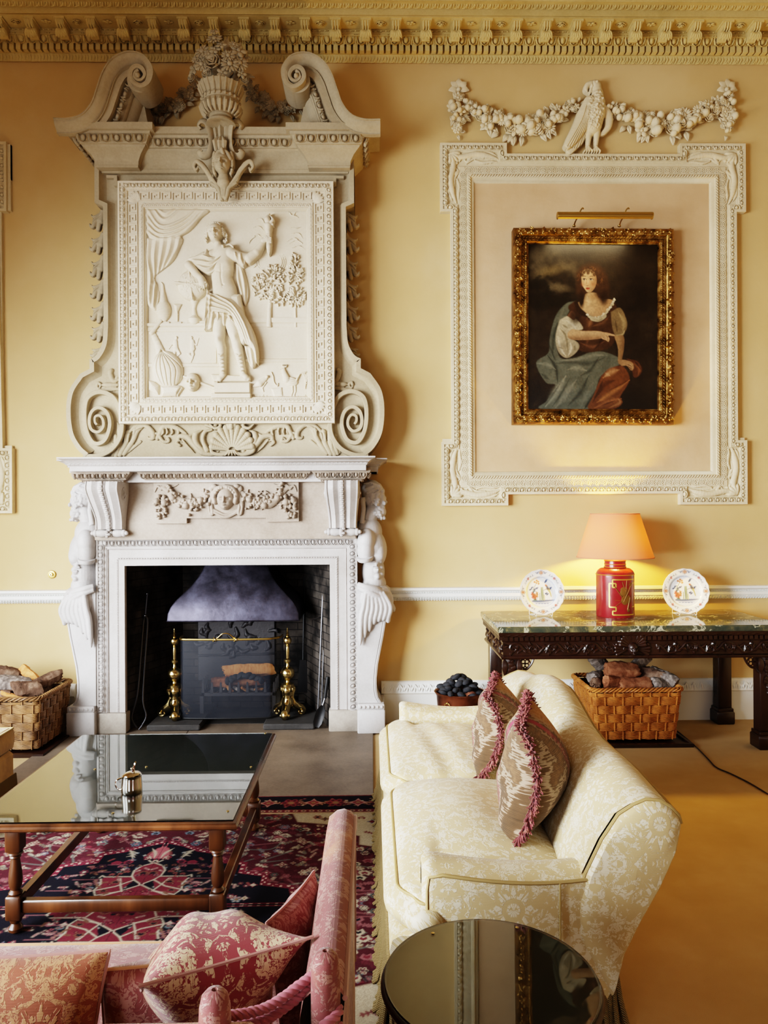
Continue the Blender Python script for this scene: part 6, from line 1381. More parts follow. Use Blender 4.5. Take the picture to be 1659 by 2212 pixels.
# ------------------------------------------------------------------ console table
m_mahog = M('dark_carved_mahogany', '32190f', .25, spec=.6); _a = m_mahog.noise(6, 5, sc=(1, 1, .2)); m_mahog.col(m_mahog.ramp(_a, [(.3, '1a0c08'), (.6, '2a150d'), (.8, '382014')])); m_mahog.inp('Roughness', _a*.3+.16)
m_marbletop = M('green_breccia_marble', '3f5245', .06, spec=.6); _a = m_marbletop.noise(5, 7, .68, dist=1.2); _b = m_marbletop.noise(2.2, 8, .7, dist=2.); v_ = (m_marbletop.noise(3., 6, .6, dist=1.5)-.5).abs().ss(.0, .018); _c = m_marbletop.ramp(_a, [(.28, '1e2522'), (.42, '363f38'), (.55, '46483a'), (.68, '6a664c'), (.8, '5f6558')])
m_marbletop.col(m_marbletop.mix(v_, 'b6b49a', m_marbletop.mix(_b.ss(.5, .62)*.75, _c, '8b7f52')))
ZT = .894; yF, yB_ = 5.147, 5.965; xl, xr = .80+.0, 0
pL = U(1075, 1354, yF); xl = pL.x; xr = U(1579, 1319, yB_).x
ct = thing('console_table', 'dark carved mahogany side table with thick green marble top', 'table', ((xl+xr)/2, (yF+yB_)/2, 0))
q = MB(); ring = lambda e, z: [(xl+e, yF+e, z), (xr-e, yF+e, z), (xr-e, yB_, z), (xl+e, yB_, z)]
q.rings([ring(.004, ZT-.042), ring(0, ZT-.036), ring(0, ZT-.008), ring(.008, ZT)], cap=True); obj('marble_top', q, m_marbletop, ct)
ax0, ax1, ay0 = xl+.045, xr-.045, yF+.05; zA1, zA0 = ZT-.042, ZT-.235
path = [(ax1, yB_), (ax1, ay0), (ax0, ay0), (ax0, yB_)]
pr = [(0, zA0+.0), (.012, zA0), (.016, zA0+.012), (.012, zA0+.02), (0, zA0+.026), (0, zA0+.118), (.006, zA0+.124), (.008, zA0+.13), (.012, zA0+.132), (.012, zA0+.160), (.028, zA0+.162), (.034, zA0+.175), (.034, zA1)]
q = MB(); sweep(q, path, pr, lambda a, b, h: (a, b, h)); q.box(ax0+.002, ax1-.002, ay0+.002, yB_, zA0+.001, zA1); obj('apron', q, m_mahog, ct)
q = MB(); zd = zA0+.146
band(q, 'dentil', (ax0, ay0-.012, zd), (ax1, ay0-.012, zd), (0, -1, 0), .036, .026, .014); band(q, 'dentil', (ax0-.012, ay0, zd), (ax0-.012, yB_, zd), (-1, 0, 0), .036, .026, .014); band(q, 'rope', (ax0, ay0-.03, zA0+.17), (ax1, ay0-.03, zA0+.17), (0, -1, 0), .055, .016, .008); obj('dentil_course', q, m_mahog, ct)
q = MB(); R = random.Random(5); zc_ = zA0+.072; n = 7
def scroll(q, x, s, f, plane):
    pts = [(-.13, -.035), (-.09, -.03), (-.045, .0), (-.01, .034), (.04, .03), (.05, 0), (.025, -.018), (.008, 0), (.02, .012)]
    w = [.004, .006, .008, .009, .008, .007, .006, .006, .007]
    P = lambda a, b: plane(x+s*a, zc_+f*b)
    q.tube(spath([P(a, b) for a, b in pts], 4), w, 6)
    for (a, b), ang, L in (((-.09, -.03), .9, .055), ((-.05, 0), -.6, .06), ((-.01, .034), -1.4, .05), ((-.07, -.02), 1.5, .05), ((.05, .02), -.3, .05), ((.03, -.02), -1.0, .035)):
        e = (a+L*math.cos(ang), b+L*math.sin(ang)); m1 = (a+L*.5*math.cos(ang+.3), b+L*.5*math.sin(ang+.3)); q.tube(spath([P(a, b), P(*m1), P(*e)], 3), [.004, .011, .002], 5)
    for i in range(5): a = i*1.256; q.ell(P(.022+.011*math.cos(a), .0+.011*math.sin(a)), .007, 6, 4)
fr = lambda x, z: (x, ay0-.004, z)
xmid = (ax0+ax1)/2
for i in range(6):
    for s in (-1, 1): scroll(q, xmid+s*(.20+i*.135), -s if False else s, 1 if i % 2 else -1, fr)
for i in range(5): scroll(q, ay0+.10+i*.14, 1, 1 if i % 2 else -1, lambda y, z: (ax0-.004, y, z))
obj('scroll_carving', q, m_mahog, ct)
h = HF(1300, 1430, 1340, 1440, .5)             # feathered mask
mc = (1365, 1398)
for i in range(13): a = PI*(.0+1.0*i/12); h.chain([(mc[0]+9*math.cos(a), mc[1]-8*math.sin(a)-3), (mc[0]+26*math.cos(a), mc[1]-26*math.sin(a)-6)], [3, 5.5], 1.1, 4, k=.3)
for s in (-1, 1):
    for j in range(5): a = -.5+j*.32; h.chain([(mc[0]+s*12, mc[1]+4), (mc[0]+s*(12+24*math.cos(a)), mc[1]+4-24*math.sin(a))], [2.5, 4.5], 1., 2, k=.3)
h.face(mc[0], mc[1]+3, 11, 13, 5); obj('feathered_mask', h.mb(pxmap(1365, 1398, ay0+.004)), m_mahog, ct)
def tleg(x0, x1, y0, y1):
    q = MB(); q.box(x0, x1, y0, y1, .12, zA0+.02, ch=.006); t = obj('leg', q, m_mahog, ct)
    q = MB(); q.box(x0-.018, x1+.018, y0-.018, y1+.018, .0, .10, ch=.008); q.box(x0-.01, x1+.01, y0-.01, y1+.01, .10, .125, ch=.004); obj('block_foot', q, m_mahog, t); return t
lw = .105
for a in (ax0+.012, ax1-.012-lw):
    for j, y0 in enumerate((ay0+.01, yB_-lw-.02)):
        t = tleg(a, a+lw, y0, y0+lw)
        if j == 0:
            q = MB(); R = random.Random(3)
            for i in range(20): z = zA0-.0-i*.0135; w = .034*(1-i/26); q.ell((a+lw/2+R.uniform(-w, w)*.6, y0-.004, z), (R.uniform(.008, .016), .012, R.uniform(.010, .016)), 6, 4)
            for i in range(9): an = R.uniform(-.6, .6); z = zA0-.01-i*.02; leaf(q, Matrix.Translation((a+lw/2, y0-.002, z)) @ Matrix.Rotation(PI/2+an, 4, 'Y') @ Matrix.Diagonal((.06, -.025, .045, 1)), 1, .5, .6)
            for sx in (0, lw): leaf(q, Matrix.Translation((a+sx, y0-.001, zA0)) @ Matrix.Rotation(PI/2, 4, 'Y') @ Matrix.Diagonal((.12, -.03, .05, 1)), 1, .5, .6)
            obj('leaf_carving', q, m_mahog, t)
            for s in ((1,) if a < xmid else (-1,)):
                q = MB(); e = a+lw if s > 0 else a; c = (e+s*.045, zA0-.038)
                q.tube(spath([(e, y0+.02, zA0-.115), (e+s*.018, y0+.02, zA0-.10), (e+s*.03, y0+.02, zA0-.085), (e+s*.06, y0+.02, zA0-.075), (e+s*.09, y0+.02, zA0-.04), (e+s*.105, y0+.02, zA0-.005)], 4), .008, 6)
                for k_ in range(4): an = PI/4+k_*PI/2; q.tube([(c[0]+.018*math.cos(an)+.014*math.cos(u), y0+.02, c[1]+.018*math.sin(an)+.014*math.sin(u)) for u in np.arange(10)*PI/5], .0045, 5, closed=True)
                q.tube([(c[0]+.038*math.cos(u), y0+.02, c[1]+.036*math.sin(u)) for u in np.arange(16)*PI/8], .005, 5, closed=True); obj('pierced_bracket', q, m_mahog, ct)
# ------------------------------------------------------------------ table lamp
m_tole = M('red_lacquered_tin', 'a3262b', .3, spec=.5, Coat_Weight=.4); m_tole.col(m_tole.ramp(m_tole.noise(5, 5, .6), [(.3, '75161b'), (.6, '8c2126')]))
m_goldp = M('gold_leaf_line', 'c9a04c', .35, .7); m_goldd = M('dull_gold_paint', '7d5a2a', .5, .4)
m_shade = M('pink_linen_shade', 'cf8468', .9, spec=.1); m_shade.b.inputs['Transmission Weight'].default_value = 0
m_shade.bump(m_shade.noise(300, 2, sc=(1, 1, 3)), .001, .4)
_n = m_shade.nt; tr = _n.nodes.new('ShaderNodeBsdfTranslucent'); tr.inputs[0].default_value = lin('d98058'); mxs = _n.nodes.new('ShaderNodeMixShader'); mxs.inputs[0].default_value = .04; _n.links.new(m_shade.b.outputs[0], mxs.inputs[1]); _n.links.new(tr.outputs[0], mxs.inputs[2]); _n.links.new(mxs.outputs[0], _n.nodes['Material Output'].inputs[0])
yl = 5.66; lx = U(1329, 1300, yl).x; zl = lambda py, y=yl: U(1329, py, y).z; kl = yl/F
lp = thing('table_lamp', 'red lacquered tea-canister lamp with a glowing pink tapered shade', 'lamp', (lx, yl, ZT))
rB = 40*kl; zsh_ = U(1329, 1243, yl-rB*.9).z; zn0, zn1 = U(1329, 1227, yl-.06).z, U(1329, 1212, yl-.06).z
obj('canister_body', MB().lathe([(0, ZT), (rB*.985, ZT), (rB, ZT+.006), (rB, zsh_)], 64, c=(lx, yl, 0)), m_tole, lp)
obj('canister_shoulder', MB().lathe([(rB, zsh_), (rB*.985, zsh_+.012), (rB*.92, zsh_+.028), (rB*.78, zsh_+.045), (rB*.6, zn0-.003), (rB*.56, zn0), (rB*.55, zn1), (rB*.58, zn1+.004), (rB*.4, zn1+.008), (0, zn1+.01)], 64, c=(lx, yl, 0)), m_tole, lp)
q = MB()
for r, z in ((rB+.001, zsh_), (rB*.575, zn0+.004), (rB*.565, (zn0+zn1)/2), (rB*.57, zn1)): q.tube([(lx+r*math.cos(a), yl+r*math.sin(a), z) for a in np.arange(48)*PI/24], .0032, 6, closed=True)
obj('gold_band', q, m_goldp, lp)
zb0, zb1 = ZT, zsh_; Hb = zb1-zb0
def strip(q, a0, z0, a1, z1, w, lift=.0012):       # flat painted line on the cylinder; angle 0 = towards the room
    n = max(2, int(abs(a1-a0)/.08)+1); V = []
    for i in range(n+1):
        u = i/n; a = a0+(a1-a0)*u; z = z0+(z1-z0)*u; r = rB+lift
        if abs(a1-a0) > abs(z1-z0)/rB: V.append([(lx+r*math.sin(a), yl-r*math.cos(a), z-w/2), (lx+r*math.sin(a), yl-r*math.cos(a), z+w/2)])
        else: V.append([(lx+r*math.sin(a-w/2/rB), yl-r*math.cos(a-w/2/rB), z), (lx+r*math.sin(a+w/2/rB), yl-r*math.cos(a+w/2/rB), z)])
    q.grid(np.array(V))
q = MB(); w = .009; L_, Rr_, Bt, Tp = -.62, 1.05, zb0+Hb*.075, zb0+Hb*.90
in_a, in_z = .17, Hb*.09
for (a0, z0, a1, z1) in ((L_, Bt+2*in_z, L_, Tp-in_z), (L_, Tp-in_z, L_+2*in_a, Tp-in_z), (L_+in_a, Tp-in_z*.0, L_+in_a, Tp-2*in_z), (L_+in_a, Tp-2*in_z, L_+2*in_a, Tp-2*in_z), (L_+2*in_a, Tp-in_z, L_+2*in_a, Tp-2*in_z), (L_+in_a, Tp, Rr_-in_a, Tp),
    (L_, Bt+2*in_z, L_+2*in_a, Bt+2*in_z), (L_+2*in_a, Bt+2*in_z, L_+2*in_a, Bt+in_z), (L_+in_a, Bt+in_z, L_+2*in_a, Bt+in_z), (L_+in_a, Bt+in_z, L_+in_a, Bt), (L_+in_a, Bt, Rr_-in_a, Bt),
    (Rr_, Bt+2*in_z, Rr_, Tp-in_z), (Rr_-2*in_a, Tp-in_z, Rr_, Tp-in_z), (Rr_-in_a, Tp, Rr_-in_a, Tp-2*in_z), (Rr_-2*in_a, Bt+2*in_z, Rr_, Bt+2*in_z), (Rr_-in_a, Bt, Rr_-in_a, Bt+in_z)): strip(q, a0, z0, a1, z1, w)
obj('gold_key_border', q, m_goldp, lp)
q = MB(); Q_ = lambda a, v: Vector((lx+(rB+.0006)*math.sin(a), yl-(rB+.0006)*math.cos(a), zb0+Hb*v))
def dab(a, v, ra, rv, ang=0): 
    m = Matrix.Rotation(a, 4, 'Z') @ Matrix.Rotation(ang, 4, 'Y'); q.ell(Q_(a, v), (ra, .003, rv), 12, 6, m=m)
dab(.2, .42, .032, .036); dab(.42, .44, .02, .032, -.3); dab(.15, .66, .03, .022, .2); dab(.12, .6, .028, .03, .1)
for a0, v0, a1, v1, r in ((-.4, .78, .1, .45, .006), (.1, .38, .55, .75, .006), (-.3, .28, .1, .42, .004), (-.35, .42, .1, .4, .004), (.05, .85, .3, .5, .004), (.35, .2, .5, .48, .007), (.3, .88, .25, .6, .004)):
    q.tube([Q_(a0+(a1-a0)*u, v0+(v1-v0)*u) for u in np.linspace(0, 1, 7)], r, 6, flat=.5)
for a, v, r in ((.58, .78, .016), (.42, .18, .014), (.2, .42, .018)): dab(a, v, r, r)
obj('musical_trophy', q, m_goldd, lp)
zs1_, zs0_ = U(1329, 1111, yl).z+.004, U(1329, 1207, yl-.28).z; r1, r0 = 51.5*kl, 81*5.66/F
zs0_ = U(1329, 1203.5, yl).z
V = [[(lx+r*math.cos(a), yl+r*math.sin(a), z) for a in np.arange(72)*PI/36] for r, z in ((r0, zs0_), (r0*.75+r1*.25, zs0_*.75+zs1_*.25), (r0*.5+r1*.5, zs0_*.5+zs1_*.5), (r1, zs1_))]
q = MB(); q.rings(V); obj('lamp_shade', q, m_shade, lp)
q = MB(); 
for r, z in ((r0, zs0_), (r1, zs1_)): q.tube([(lx+r*math.cos(a), yl+r*math.sin(a), z) for a in np.arange(72)*PI/36], .0035, 6, closed=True)
obj('shade_rim', q, m_shade, lp)
q = MB(); q.tube([(lx, yl, zn1), (lx, yl, zn1+.10)], .012, 10); 
for a in (0, 2*PI/3, 4*PI/3): q.tube([(lx, yl, zs1_-.03), (lx+(r1-.004)*math.cos(a), yl+(r1-.004)*math.sin(a), zs1_-.004)], .002, 5)
q.tube([(lx, yl, zn1+.1), (lx+.05, yl, zn1+.16), (lx, yl, zs1_-.03)], .002, 5); obj('lamp_fitting', q, m_brass, lp)
m_lampbulb = M('warm_bulb', 'fff0d0', .3); m_lampbulb.b.inputs['Emission Color'].default_value = lin('ffc048'); m_lampbulb.b.inputs['Emission Strength'].default_value = 2600
obj('bulb', MB().ell((lx, yl, zn1+.15), (.032, .032, .045), 16, 10), m_lampbulb, lp)
# ------------------------------------------------------------------ delft plates on wire stands
def platepaint(seed):
    p = Paint(-1.02, 1.02, -1.02, 1.02, .011, 'e6e9ea'); R = random.Random(seed)
    r = np.hypot(p.X, p.Z)
    def flo(x, y, s, cs):
        for k_ in range(5): a = k_*1.2566+R.random(); p.ell(x+s*math.cos(a), y+s*math.sin(a), s*.75, s*.75, cs, .35, .85)
        p.ell(x, y, s*.55, s*.55, '7d2f24' if cs != '2b3c63' else 'c9a04c', .4, .9)
    for i in range(4):
        a = i*PI/2-PI/2; x, y = .86*math.cos(a), .86*math.sin(a); p.ell(x, y, .115, .105, '4a5578', .15, .9); p.ell(x, y, .09, .08, 'd9c4ae', .2, .9)
        for k_ in range(6): b = k_*PI/3; p.ell(x+.05*math.cos(b), y+.045*math.sin(b), .02, .02, 'a3523c', .4, .9)
        p.ell(x, y, .02, .02, '8a3a2a')
        for d in (-.2, .2): p.ell(.86*math.cos(a+d), .86*math.sin(a+d), .05, .035, '32466f', .4, .85, a+d)
        for d in (-.28, .28, -.14, .14): p.ell(.9*math.cos(a+d), .9*math.sin(a+d), .03, .02, '41587f', .4, .8, a+d+.6)
        a += PI/4; flo(.84*math.cos(a), .84*math.sin(a), .04, 'c8583a')
        for d in (-.17, .17, -.3, .3): p.ell(.85*math.cos(a+d), .85*math.sin(a+d), .035, .02, '4e6a55' if abs(d) < .2 else '33466e', .4, .85, a+d)
        p.line([(.8*math.cos(a-.35), .8*math.sin(a-.35)), (.86*math.cos(a), .86*math.sin(a)), (.8*math.cos(a+.35), .8*math.sin(a+.35))], .008, '5a6f8c', .8)
    for rr, w, c, o in ((.66, .012, '7d8fb5', .8), (.63, .006, '93a3c2', .7), (.985, .012, 'a9b3c4', .6)): p.mixin(o*np.exp(-((r-rr)/w)**2), c)
    p.poly([(-.45, .36), (.48, .33), (.5, .38), (.1, .43), (-.2, .44), (-.42, .42)], '3f5378', .02, .9); p.line([(-.3, .47), (.1, .48), (.4, .45)], .018, '5a74a3', .8)
    for k_ in range(5): p.ell(-.25+k_*.13, .5, .04, .02, '4a6494', .5, .8)
    p.poly([(0, .36), (.0, -.22), (.07, -.24), (.08, .36)], '93a07a', .012, .95, False); p.line([(.0, .36), (.0, -.22)], .012, '3e4c3a', .9); p.line([(.08, .36), (.08, -.22)], .01, '4b5a44', .9); p.poly([(-.1, .36), (-.09, .02), (-.05, .02), (-.04, .36)], '7f8d62', .012, .9, False); p.poly([(.1, .36), (.1, .1), (.15, .12), (.15, .36)], 'b4a65a', .012, .8, False)
    for x, y in ((-.22, .18), (-.32, .12), (-.3, .25), (-.38, .2), (-.2, .06), (-.4, .06)): flo(x, y, .05, R.choice(('d0664a', 'dc8a5c', 'c8583a')))
    for x, y in ((-.5, -.12), (-.42, -.2), (-.3, -.12), (-.2, -.18), (-.36, -.02), (.2, -.45), (.24, -.52), (.42, -.18), (.36, -.12), (.2, .06), (.26, .1)): p.ell(x, y, .05, .035, '2f4168', .4, .95, R.uniform(0, 3)); p.ell(x+.05, y-.03, .03, .03, '2f4168', .4, .9)
    for x, y in ((-.2, -.42), (-.12, -.48), (-.28, -.46), (-.1, -.38), (-.18, -.52)): flo(x, y, .032, 'd88a4a')
    p.line([(-.3, .3), (-.35, -.1), (-.2, -.4)], .012, '5b6a48', .8); p.line([(-.2, .3), (-.2, 0), (-.45, -.15)], .01, '5b6a48', .7); p.poly([(-.42, .36), (-.3, .28), (-.2, .36)], '3e5a44', .02, .9)
    p.poly([(.2, -.3), (.27, -.32), (.36, -.2), (.42, -.02), (.46, .18), (.42, .2), (.36, .02), (.26, -.12)], 'b3a266', .015, .95); p.poly([(.2, -.3), (.27, -.3), (.36, -.16), (.28, -.1)], '3e4f72', .02, .9); p.ell(.22, -.31, .045, .045, 'b5573a', .3, .9)
    p.line([(.1, -.08), (.3, -.16), (.45, -.1)], .012, '5b4a34', .8)
    return p
m_plate = M('tin_glazed_earthenware', 'e8ecee', .12, spec=.5); m_plate.col(m_plate.attr())
m_wire = M('white_wire', 'e9e6dc', .4)
pp_ = platepaint(4)
def plate(px, label, slabel, rz):
    yP = 5.70; Rp = 49*yP/F; cz_ = ZT+.012+Rp*.97
    t = thing('decorated_plate', label, 'plate', (U(px, 1284, yP).x, yP, cz_)); 
    t.rotation_euler = (-.18, 0, rz)
    rr = np.array([0, .3, .55, .64, .68, .72, .8, .9, .97, 1.0, 1.0, .97]); dd = np.array([.028, .028, .028, .026, .020, .012, .008, .004, .001, .001, .005, .006])
    nr, na = 60, 150; rs = np.r_[np.linspace(0, .62, 34), np.linspace(.64, .72, 8), np.linspace(.74, 1, 24)]
    V, Cc = [], []
    for r in rs:
        y = np.interp(r, rr[:10], dd[:10]); a = np.arange(na)*2*PI/na; wv = 1+(.012*np.sin(a*18) if r > .97 else 0)
        V.append(np.stack([Rp*r*wv*np.cos(a), np.full(na, y), -Rp*r*wv*np.sin(a)], 1)); j = np.clip(((r*np.cos(a)+1.02)/.011).round().astype(int), 0, pp_.X.shape[1]-1); i = np.clip(((r*np.sin(a)+1.02)/.011).round().astype(int), 0, pp_.X.shape[0]-1); Cc.append(pp_.C[i, j])
    for r, y in ((1, .008), (.7, .026), (.45, .038), (0, .038)): a = np.arange(na)*2*PI/na; V.append(np.stack([Rp*r*np.cos(a), np.full(na, y), -Rp*r*np.sin(a)], 1)); Cc.append(np.tile(np.array(lin('e6e9ea')[:3]), (na, 1)))
    q = MB(); q.grid(np.array(V), loopv=True); obj('plate_body', q, m_plate, t, local=True, col=np.concatenate(Cc))
    s = thing('plate_stand', slabel, 'plate stand', (t.location.x, yP, ZT)); s.rotation_euler = (0, 0, rz)
    q = MB(); w = .062
    for sx in (-1, 1): q.tube(spath([(sx*w, -.055, .038), (sx*w, -.05, .004), (sx*w, 0, .008), (sx*w*1.3, .08, .004), (sx*w*.9, .11, .09), (sx*w*.4, .09, .2)], 4), .0022, 6)
    q.tube([(-w, -.03, .006), (w, -.03, .006)], .0022, 6); q.tube([(-w*1.2, .07, .005), (w*1.2, .07, .005)], .0022, 6); q.tube([(-w*.4, .09, .2), (w*.4, .09, .2)], .0022, 6); obj('wire_frame', q, m_wire, s, local=True)
plate(1171.5, 'blue and orange painted delft plate propped left of the red lamp', 'white wire stand under the plate left of the red lamp', .06); plate(1482, 'blue and orange painted delft plate propped right of the red lamp', 'white wire stand under the plate right of the red lamp', -.12)
# ------------------------------------------------------------------ wicker log baskets
def wick(name, c1, c2):
    m = M(name, c1, .5, spec=.35); m.col(m.ramp(m.noise(9, 4, .6), [(.32, c2), (.62, c1)])); return m
m_wick = wick('honey_willow', 'b8793c', '8a5226'); m_wick2 = wick('pale_willow', '8c6842', '5a3f27')
def basket(loc, W, Dp, H, flare, mt, label, hole=False):
    t = thing('log_basket', label, 'basket', loc)
    def peri(z, n=160, o=0.):
        f = z/H; w, d = W/2+flare*f+o, Dp/2+flare*f+o; r = .05; P = []
        for k in range(n):
            u = k/n*4; s, v = int(u), u-int(u)
            c = [(-w, -d), (w, -d), (w, d), (-w, d)]; a, b = c[s], c[(s+1) % 4]; P.append([a[0]+(b[0]-a[0])*v, a[1]+(b[1]-a[1])*v])
        P = np.array(P); sx = np.abs(P[:, 0])-w+r; sy = np.abs(P[:, 1])-d+r; m_ = (sx > 0) & (sy > 0); q = np.hypot(sx, sy); 
        P[m_, 0] = np.sign(P[m_, 0])*(w-r+sx[m_]/q[m_]*np.minimum(q[m_], r)); P[m_, 1] = np.sign(P[m_, 1])*(d-r+sy[m_]/q[m_]*np.minimum(q[m_], r)); return P
    ns, n = 40, 240; q = MB(); st = MB(); rows = int(H/.0098); rnd = random.Random(1)
    for i in range(rows):
        z = .012+i*(H-.03)/rows; P = peri(z, n); T_ = np.roll(P, -1, 0)-np.roll(P, 1, 0); T_ /= np.linalg.norm(T_, axis=1)[:, None]; N_ = np.stack([T_[:, 1], -T_[:, 0]], 1)
        ph = PI if (i//2) % 2 == 0 and i % 2 == 0 or (i % 2 == 1 and (i//2) % 2 == 1) else 0
        ph = PI*((i//7) % 2)
        o = .0062*np.sin(np.arange(n)/n*ns*PI*1.0+ph)
        Q3 = np.c_[P+N_*o[:, None], np.full(n, z)+.0015*np.sin(np.arange(n)*.9+i)]
        q.tube(Q3, .0046, 5, closed=True)
    wl = obj('woven_wall', q, mt, t, local=True)
    for k in range(ns):
        a = peri(.01, 320)[int(k*320/ns+320/ns/2) % 320]; b = peri(H, 320)[int(k*320/ns+320/ns/2) % 320]; st.tube([(a[0], a[1], .005), (b[0], b[1], H)], .0055, 5)
    obj('stakes', st, mt, t, local=True)
    q = MB()
    for ph in (0, PI/2, PI, 3*PI/2):
        P = peri(H, 240); T_ = np.roll(P, -1, 0)-np.roll(P, 1, 0); T_ /= np.linalg.norm(T_, axis=1)[:, None]; N_ = np.stack([T_[:, 1], -T_[:, 0]], 1); a = np.arange(240)/240*44*PI+ph
        q.tube(np.c_[P+N_*(.014*np.cos(a))[:, None], H+.012*np.sin(a)], .0068, 5, closed=True)
    obj('braided_rim', q, mt, t, local=True)
    q = MB(); P0, P1 = peri(.01, 80, -.012), peri(H-.01, 80, -.012); q.rings([np.c_[P0, np.full(80, .008)], np.c_[P1, np.full(80, H-.02)]]); q.add(np.c_[P0, np.full(80, .01)], [tuple(range(80))]); obj('dark_lining', q, M('basket_inside', '3b2717', .9), t, local=True)
    return t
def tray(loc, W, Dp, label):
    t = thing('floor_tray', label, 'tray', loc); q = MB(); q.box(-W/2, W/2, -Dp/2, Dp/2, .003, .015); obj('tray_base', q, m_mahog, t, local=True)
    q = MB(); R = [(-W/2, -Dp/2), (-W/2, Dp/2), (W/2, Dp/2), (W/2, -Dp/2)]; sweep(q, R, [(0, .0), (.008, .0), (.008, .026), (-.014, .028), (-.014, .01)], lambda a, b, h: (a, b, h), closed=True); obj('tray_rim', q, m_mahog, t, local=True); return t
def logs(c, W, Dp, H, items, grp):
    for i, (dx, dy, dz, L, w, h, rot, mt, label) in enumerate(items):
        o = obj('log', lump(100+i+int(c[0]*10), L, w, h), mt); o.location = (c[0]+dx, c[1]+dy, c[2]+dz); o.rotation_euler = rot; tag(o, label, 'log', grp)
bR = U(1463, 1601, 5.36); bW, bD, bH = .60, .44, .375
bc_ = Vector((bR.x-.005-bW/2, 5.36+bD/2, .028))
tray((bc_.x+.03, bc_.y-.01, 0), bW+.10, bD+.14, 'dark wooden tray under the log basket below the marble table')
basket(tuple(bc_), bW, bD, bH, .035, m_wick, 'honey-coloured wicker basket of logs under the marble table')
T_ = bH
logs(bc_, bW, bD, bH, [(-.05, -.07, T_+.10, .24, .17, .15, (.2, .1, .1), m_bark2, 'large rust-coloured rough log on top at the middle of the right basket'), (.10, .02, T_+.13, .26, .10, .10, (.4, -.45, .5), m_bark3, 'log with pale end tilted up behind the rust-coloured one'), (-.19, .06, T_+.155, .17, .15, .13, (.5, .9, .3), m_bark3, 'grey block-shaped log standing highest in the right basket'),
    (-.22, -.02, T_+.04, .2, .11, .10, (.1, .1, .9), m_bark3, 'pale-topped log below the grey block at the basket rim'), (-.25, -.10, T_+.02, .16, .11, .12, (.3, .2, 1.2), m_bark, 'small dark log in the left front corner of the right basket'), (.17, -.04, T_+.05, .22, .14, .13, (.6, .1, -.5), m_bark, 'dark brown log right of the rust-coloured log'),
    (.26, -.06, T_+.045, .22, .14, .14, (.1, .3, -.8), m_bark3, 'grey-brown log at the right end of the right basket'), (-.12, -.14, T_+.02, .2, .11, .12, (.9, .3, .5), m_bark2, 'wedge of red-brown log at the front rim of the right basket'), (.02, -.15, T_+.015, .24, .12, .10, (.2, 0, .1), m_bark2, 'flat-cut log end lying along the front rim of the right basket'), (.24, -.13, T_+.01, .2, .12, .11, (.5, .2, .3), m_bark3, 'log lying lowest in the right front corner of the right basket'), (.02, .08, T_-.05, .5, .25, .15, (.2, 0, .1), m_bark, 'thick dark log buried under the others in the right basket')], 'logs in the right basket')
bl_ = UZ(81, 1621, .028); W2b = .72; D2b = .52
c2 = Vector((bl_.x-.005-W2b/2, bl_.y+D2b/2, .028))
tray((c2.x+.02, c2.y-.0, 0), W2b+.10, D2b+.14, 'dark wooden tray under the log basket left of the fireplace')
basket(tuple(c2), W2b, D2b, .37, .03, m_wick2, 'pale wicker basket of logs left of the fireplace, cut by the photo edge')
T_ = .37; rx = W2b/2
logs(c2, W2b, D2b, .37, [(rx-.08, .05, T_+.05, .3, .12, .10, (.1, -.15, 1.1), m_bark, 'long dark log along the right side of the left basket'), (rx-.22, .10, T_+.085, .2, .10, .09, (.3, .5, -.5), m_fresh, 'fresh orange split log on top of the left basket'), (rx-.38, .06, T_+.10, .22, .14, .13, (.4, .3, .3), m_bark, 'black-barked log standing up near the left basket\'s back'), (rx-.27, -.07, T_+.05, .28, .18, .15, (.6, .1, .2), m_bark3, 'broad grey-brown log in the middle of the left basket'), (rx-.13, -.12, T_+.035, .18, .13, .12, (.2, .1, .6), m_bark, 'brown log with flat top by the front corner of the left basket'),
    (rx-.44, -.11, T_+.05, .2, .13, .12, (.4, .5, .5), m_bark2, 'square reddish log end at the front of the left basket'), (rx-.55, .08, T_+.09, .26, .15, .13, (.3, .2, -.3), m_bark, 'dark rough log at the far left of the left basket'), (rx-.2, -.19, T_+.0, .16, .05, .03, (.1, .35, .2), m_fresh, 'thin pale splinter on the front rim of the left basket'), (rx-.38, -.18, T_+.0, .3, .12, .1, (.2, 0, .1), m_bark, 'dark log lying low along the front rim of the left basket'), (rx-.35, .02, T_-.05, .6, .3, .15, (.1, 0, .1), m_bark, 'thick log buried under the others in the left basket')], 'logs in the left basket')
# cable from the lamp
m_cable = M('brown_cable', '2a1c16', .5)
P = [UZ(px, py, .006) for px, py in ((1452, 1572), (1470, 1585), (1500, 1610), (1530, 1640), (1548, 1658), (1580, 1672), (1620, 1692), (1670, 1722), (1720, 1750))]
o = obj('power_cord', MB().tube(spath(P, 6), .0045, 6), m_cable); tag(o, 'thin dark cord trailing over the ochre carpet from beneath the table', 'cord')
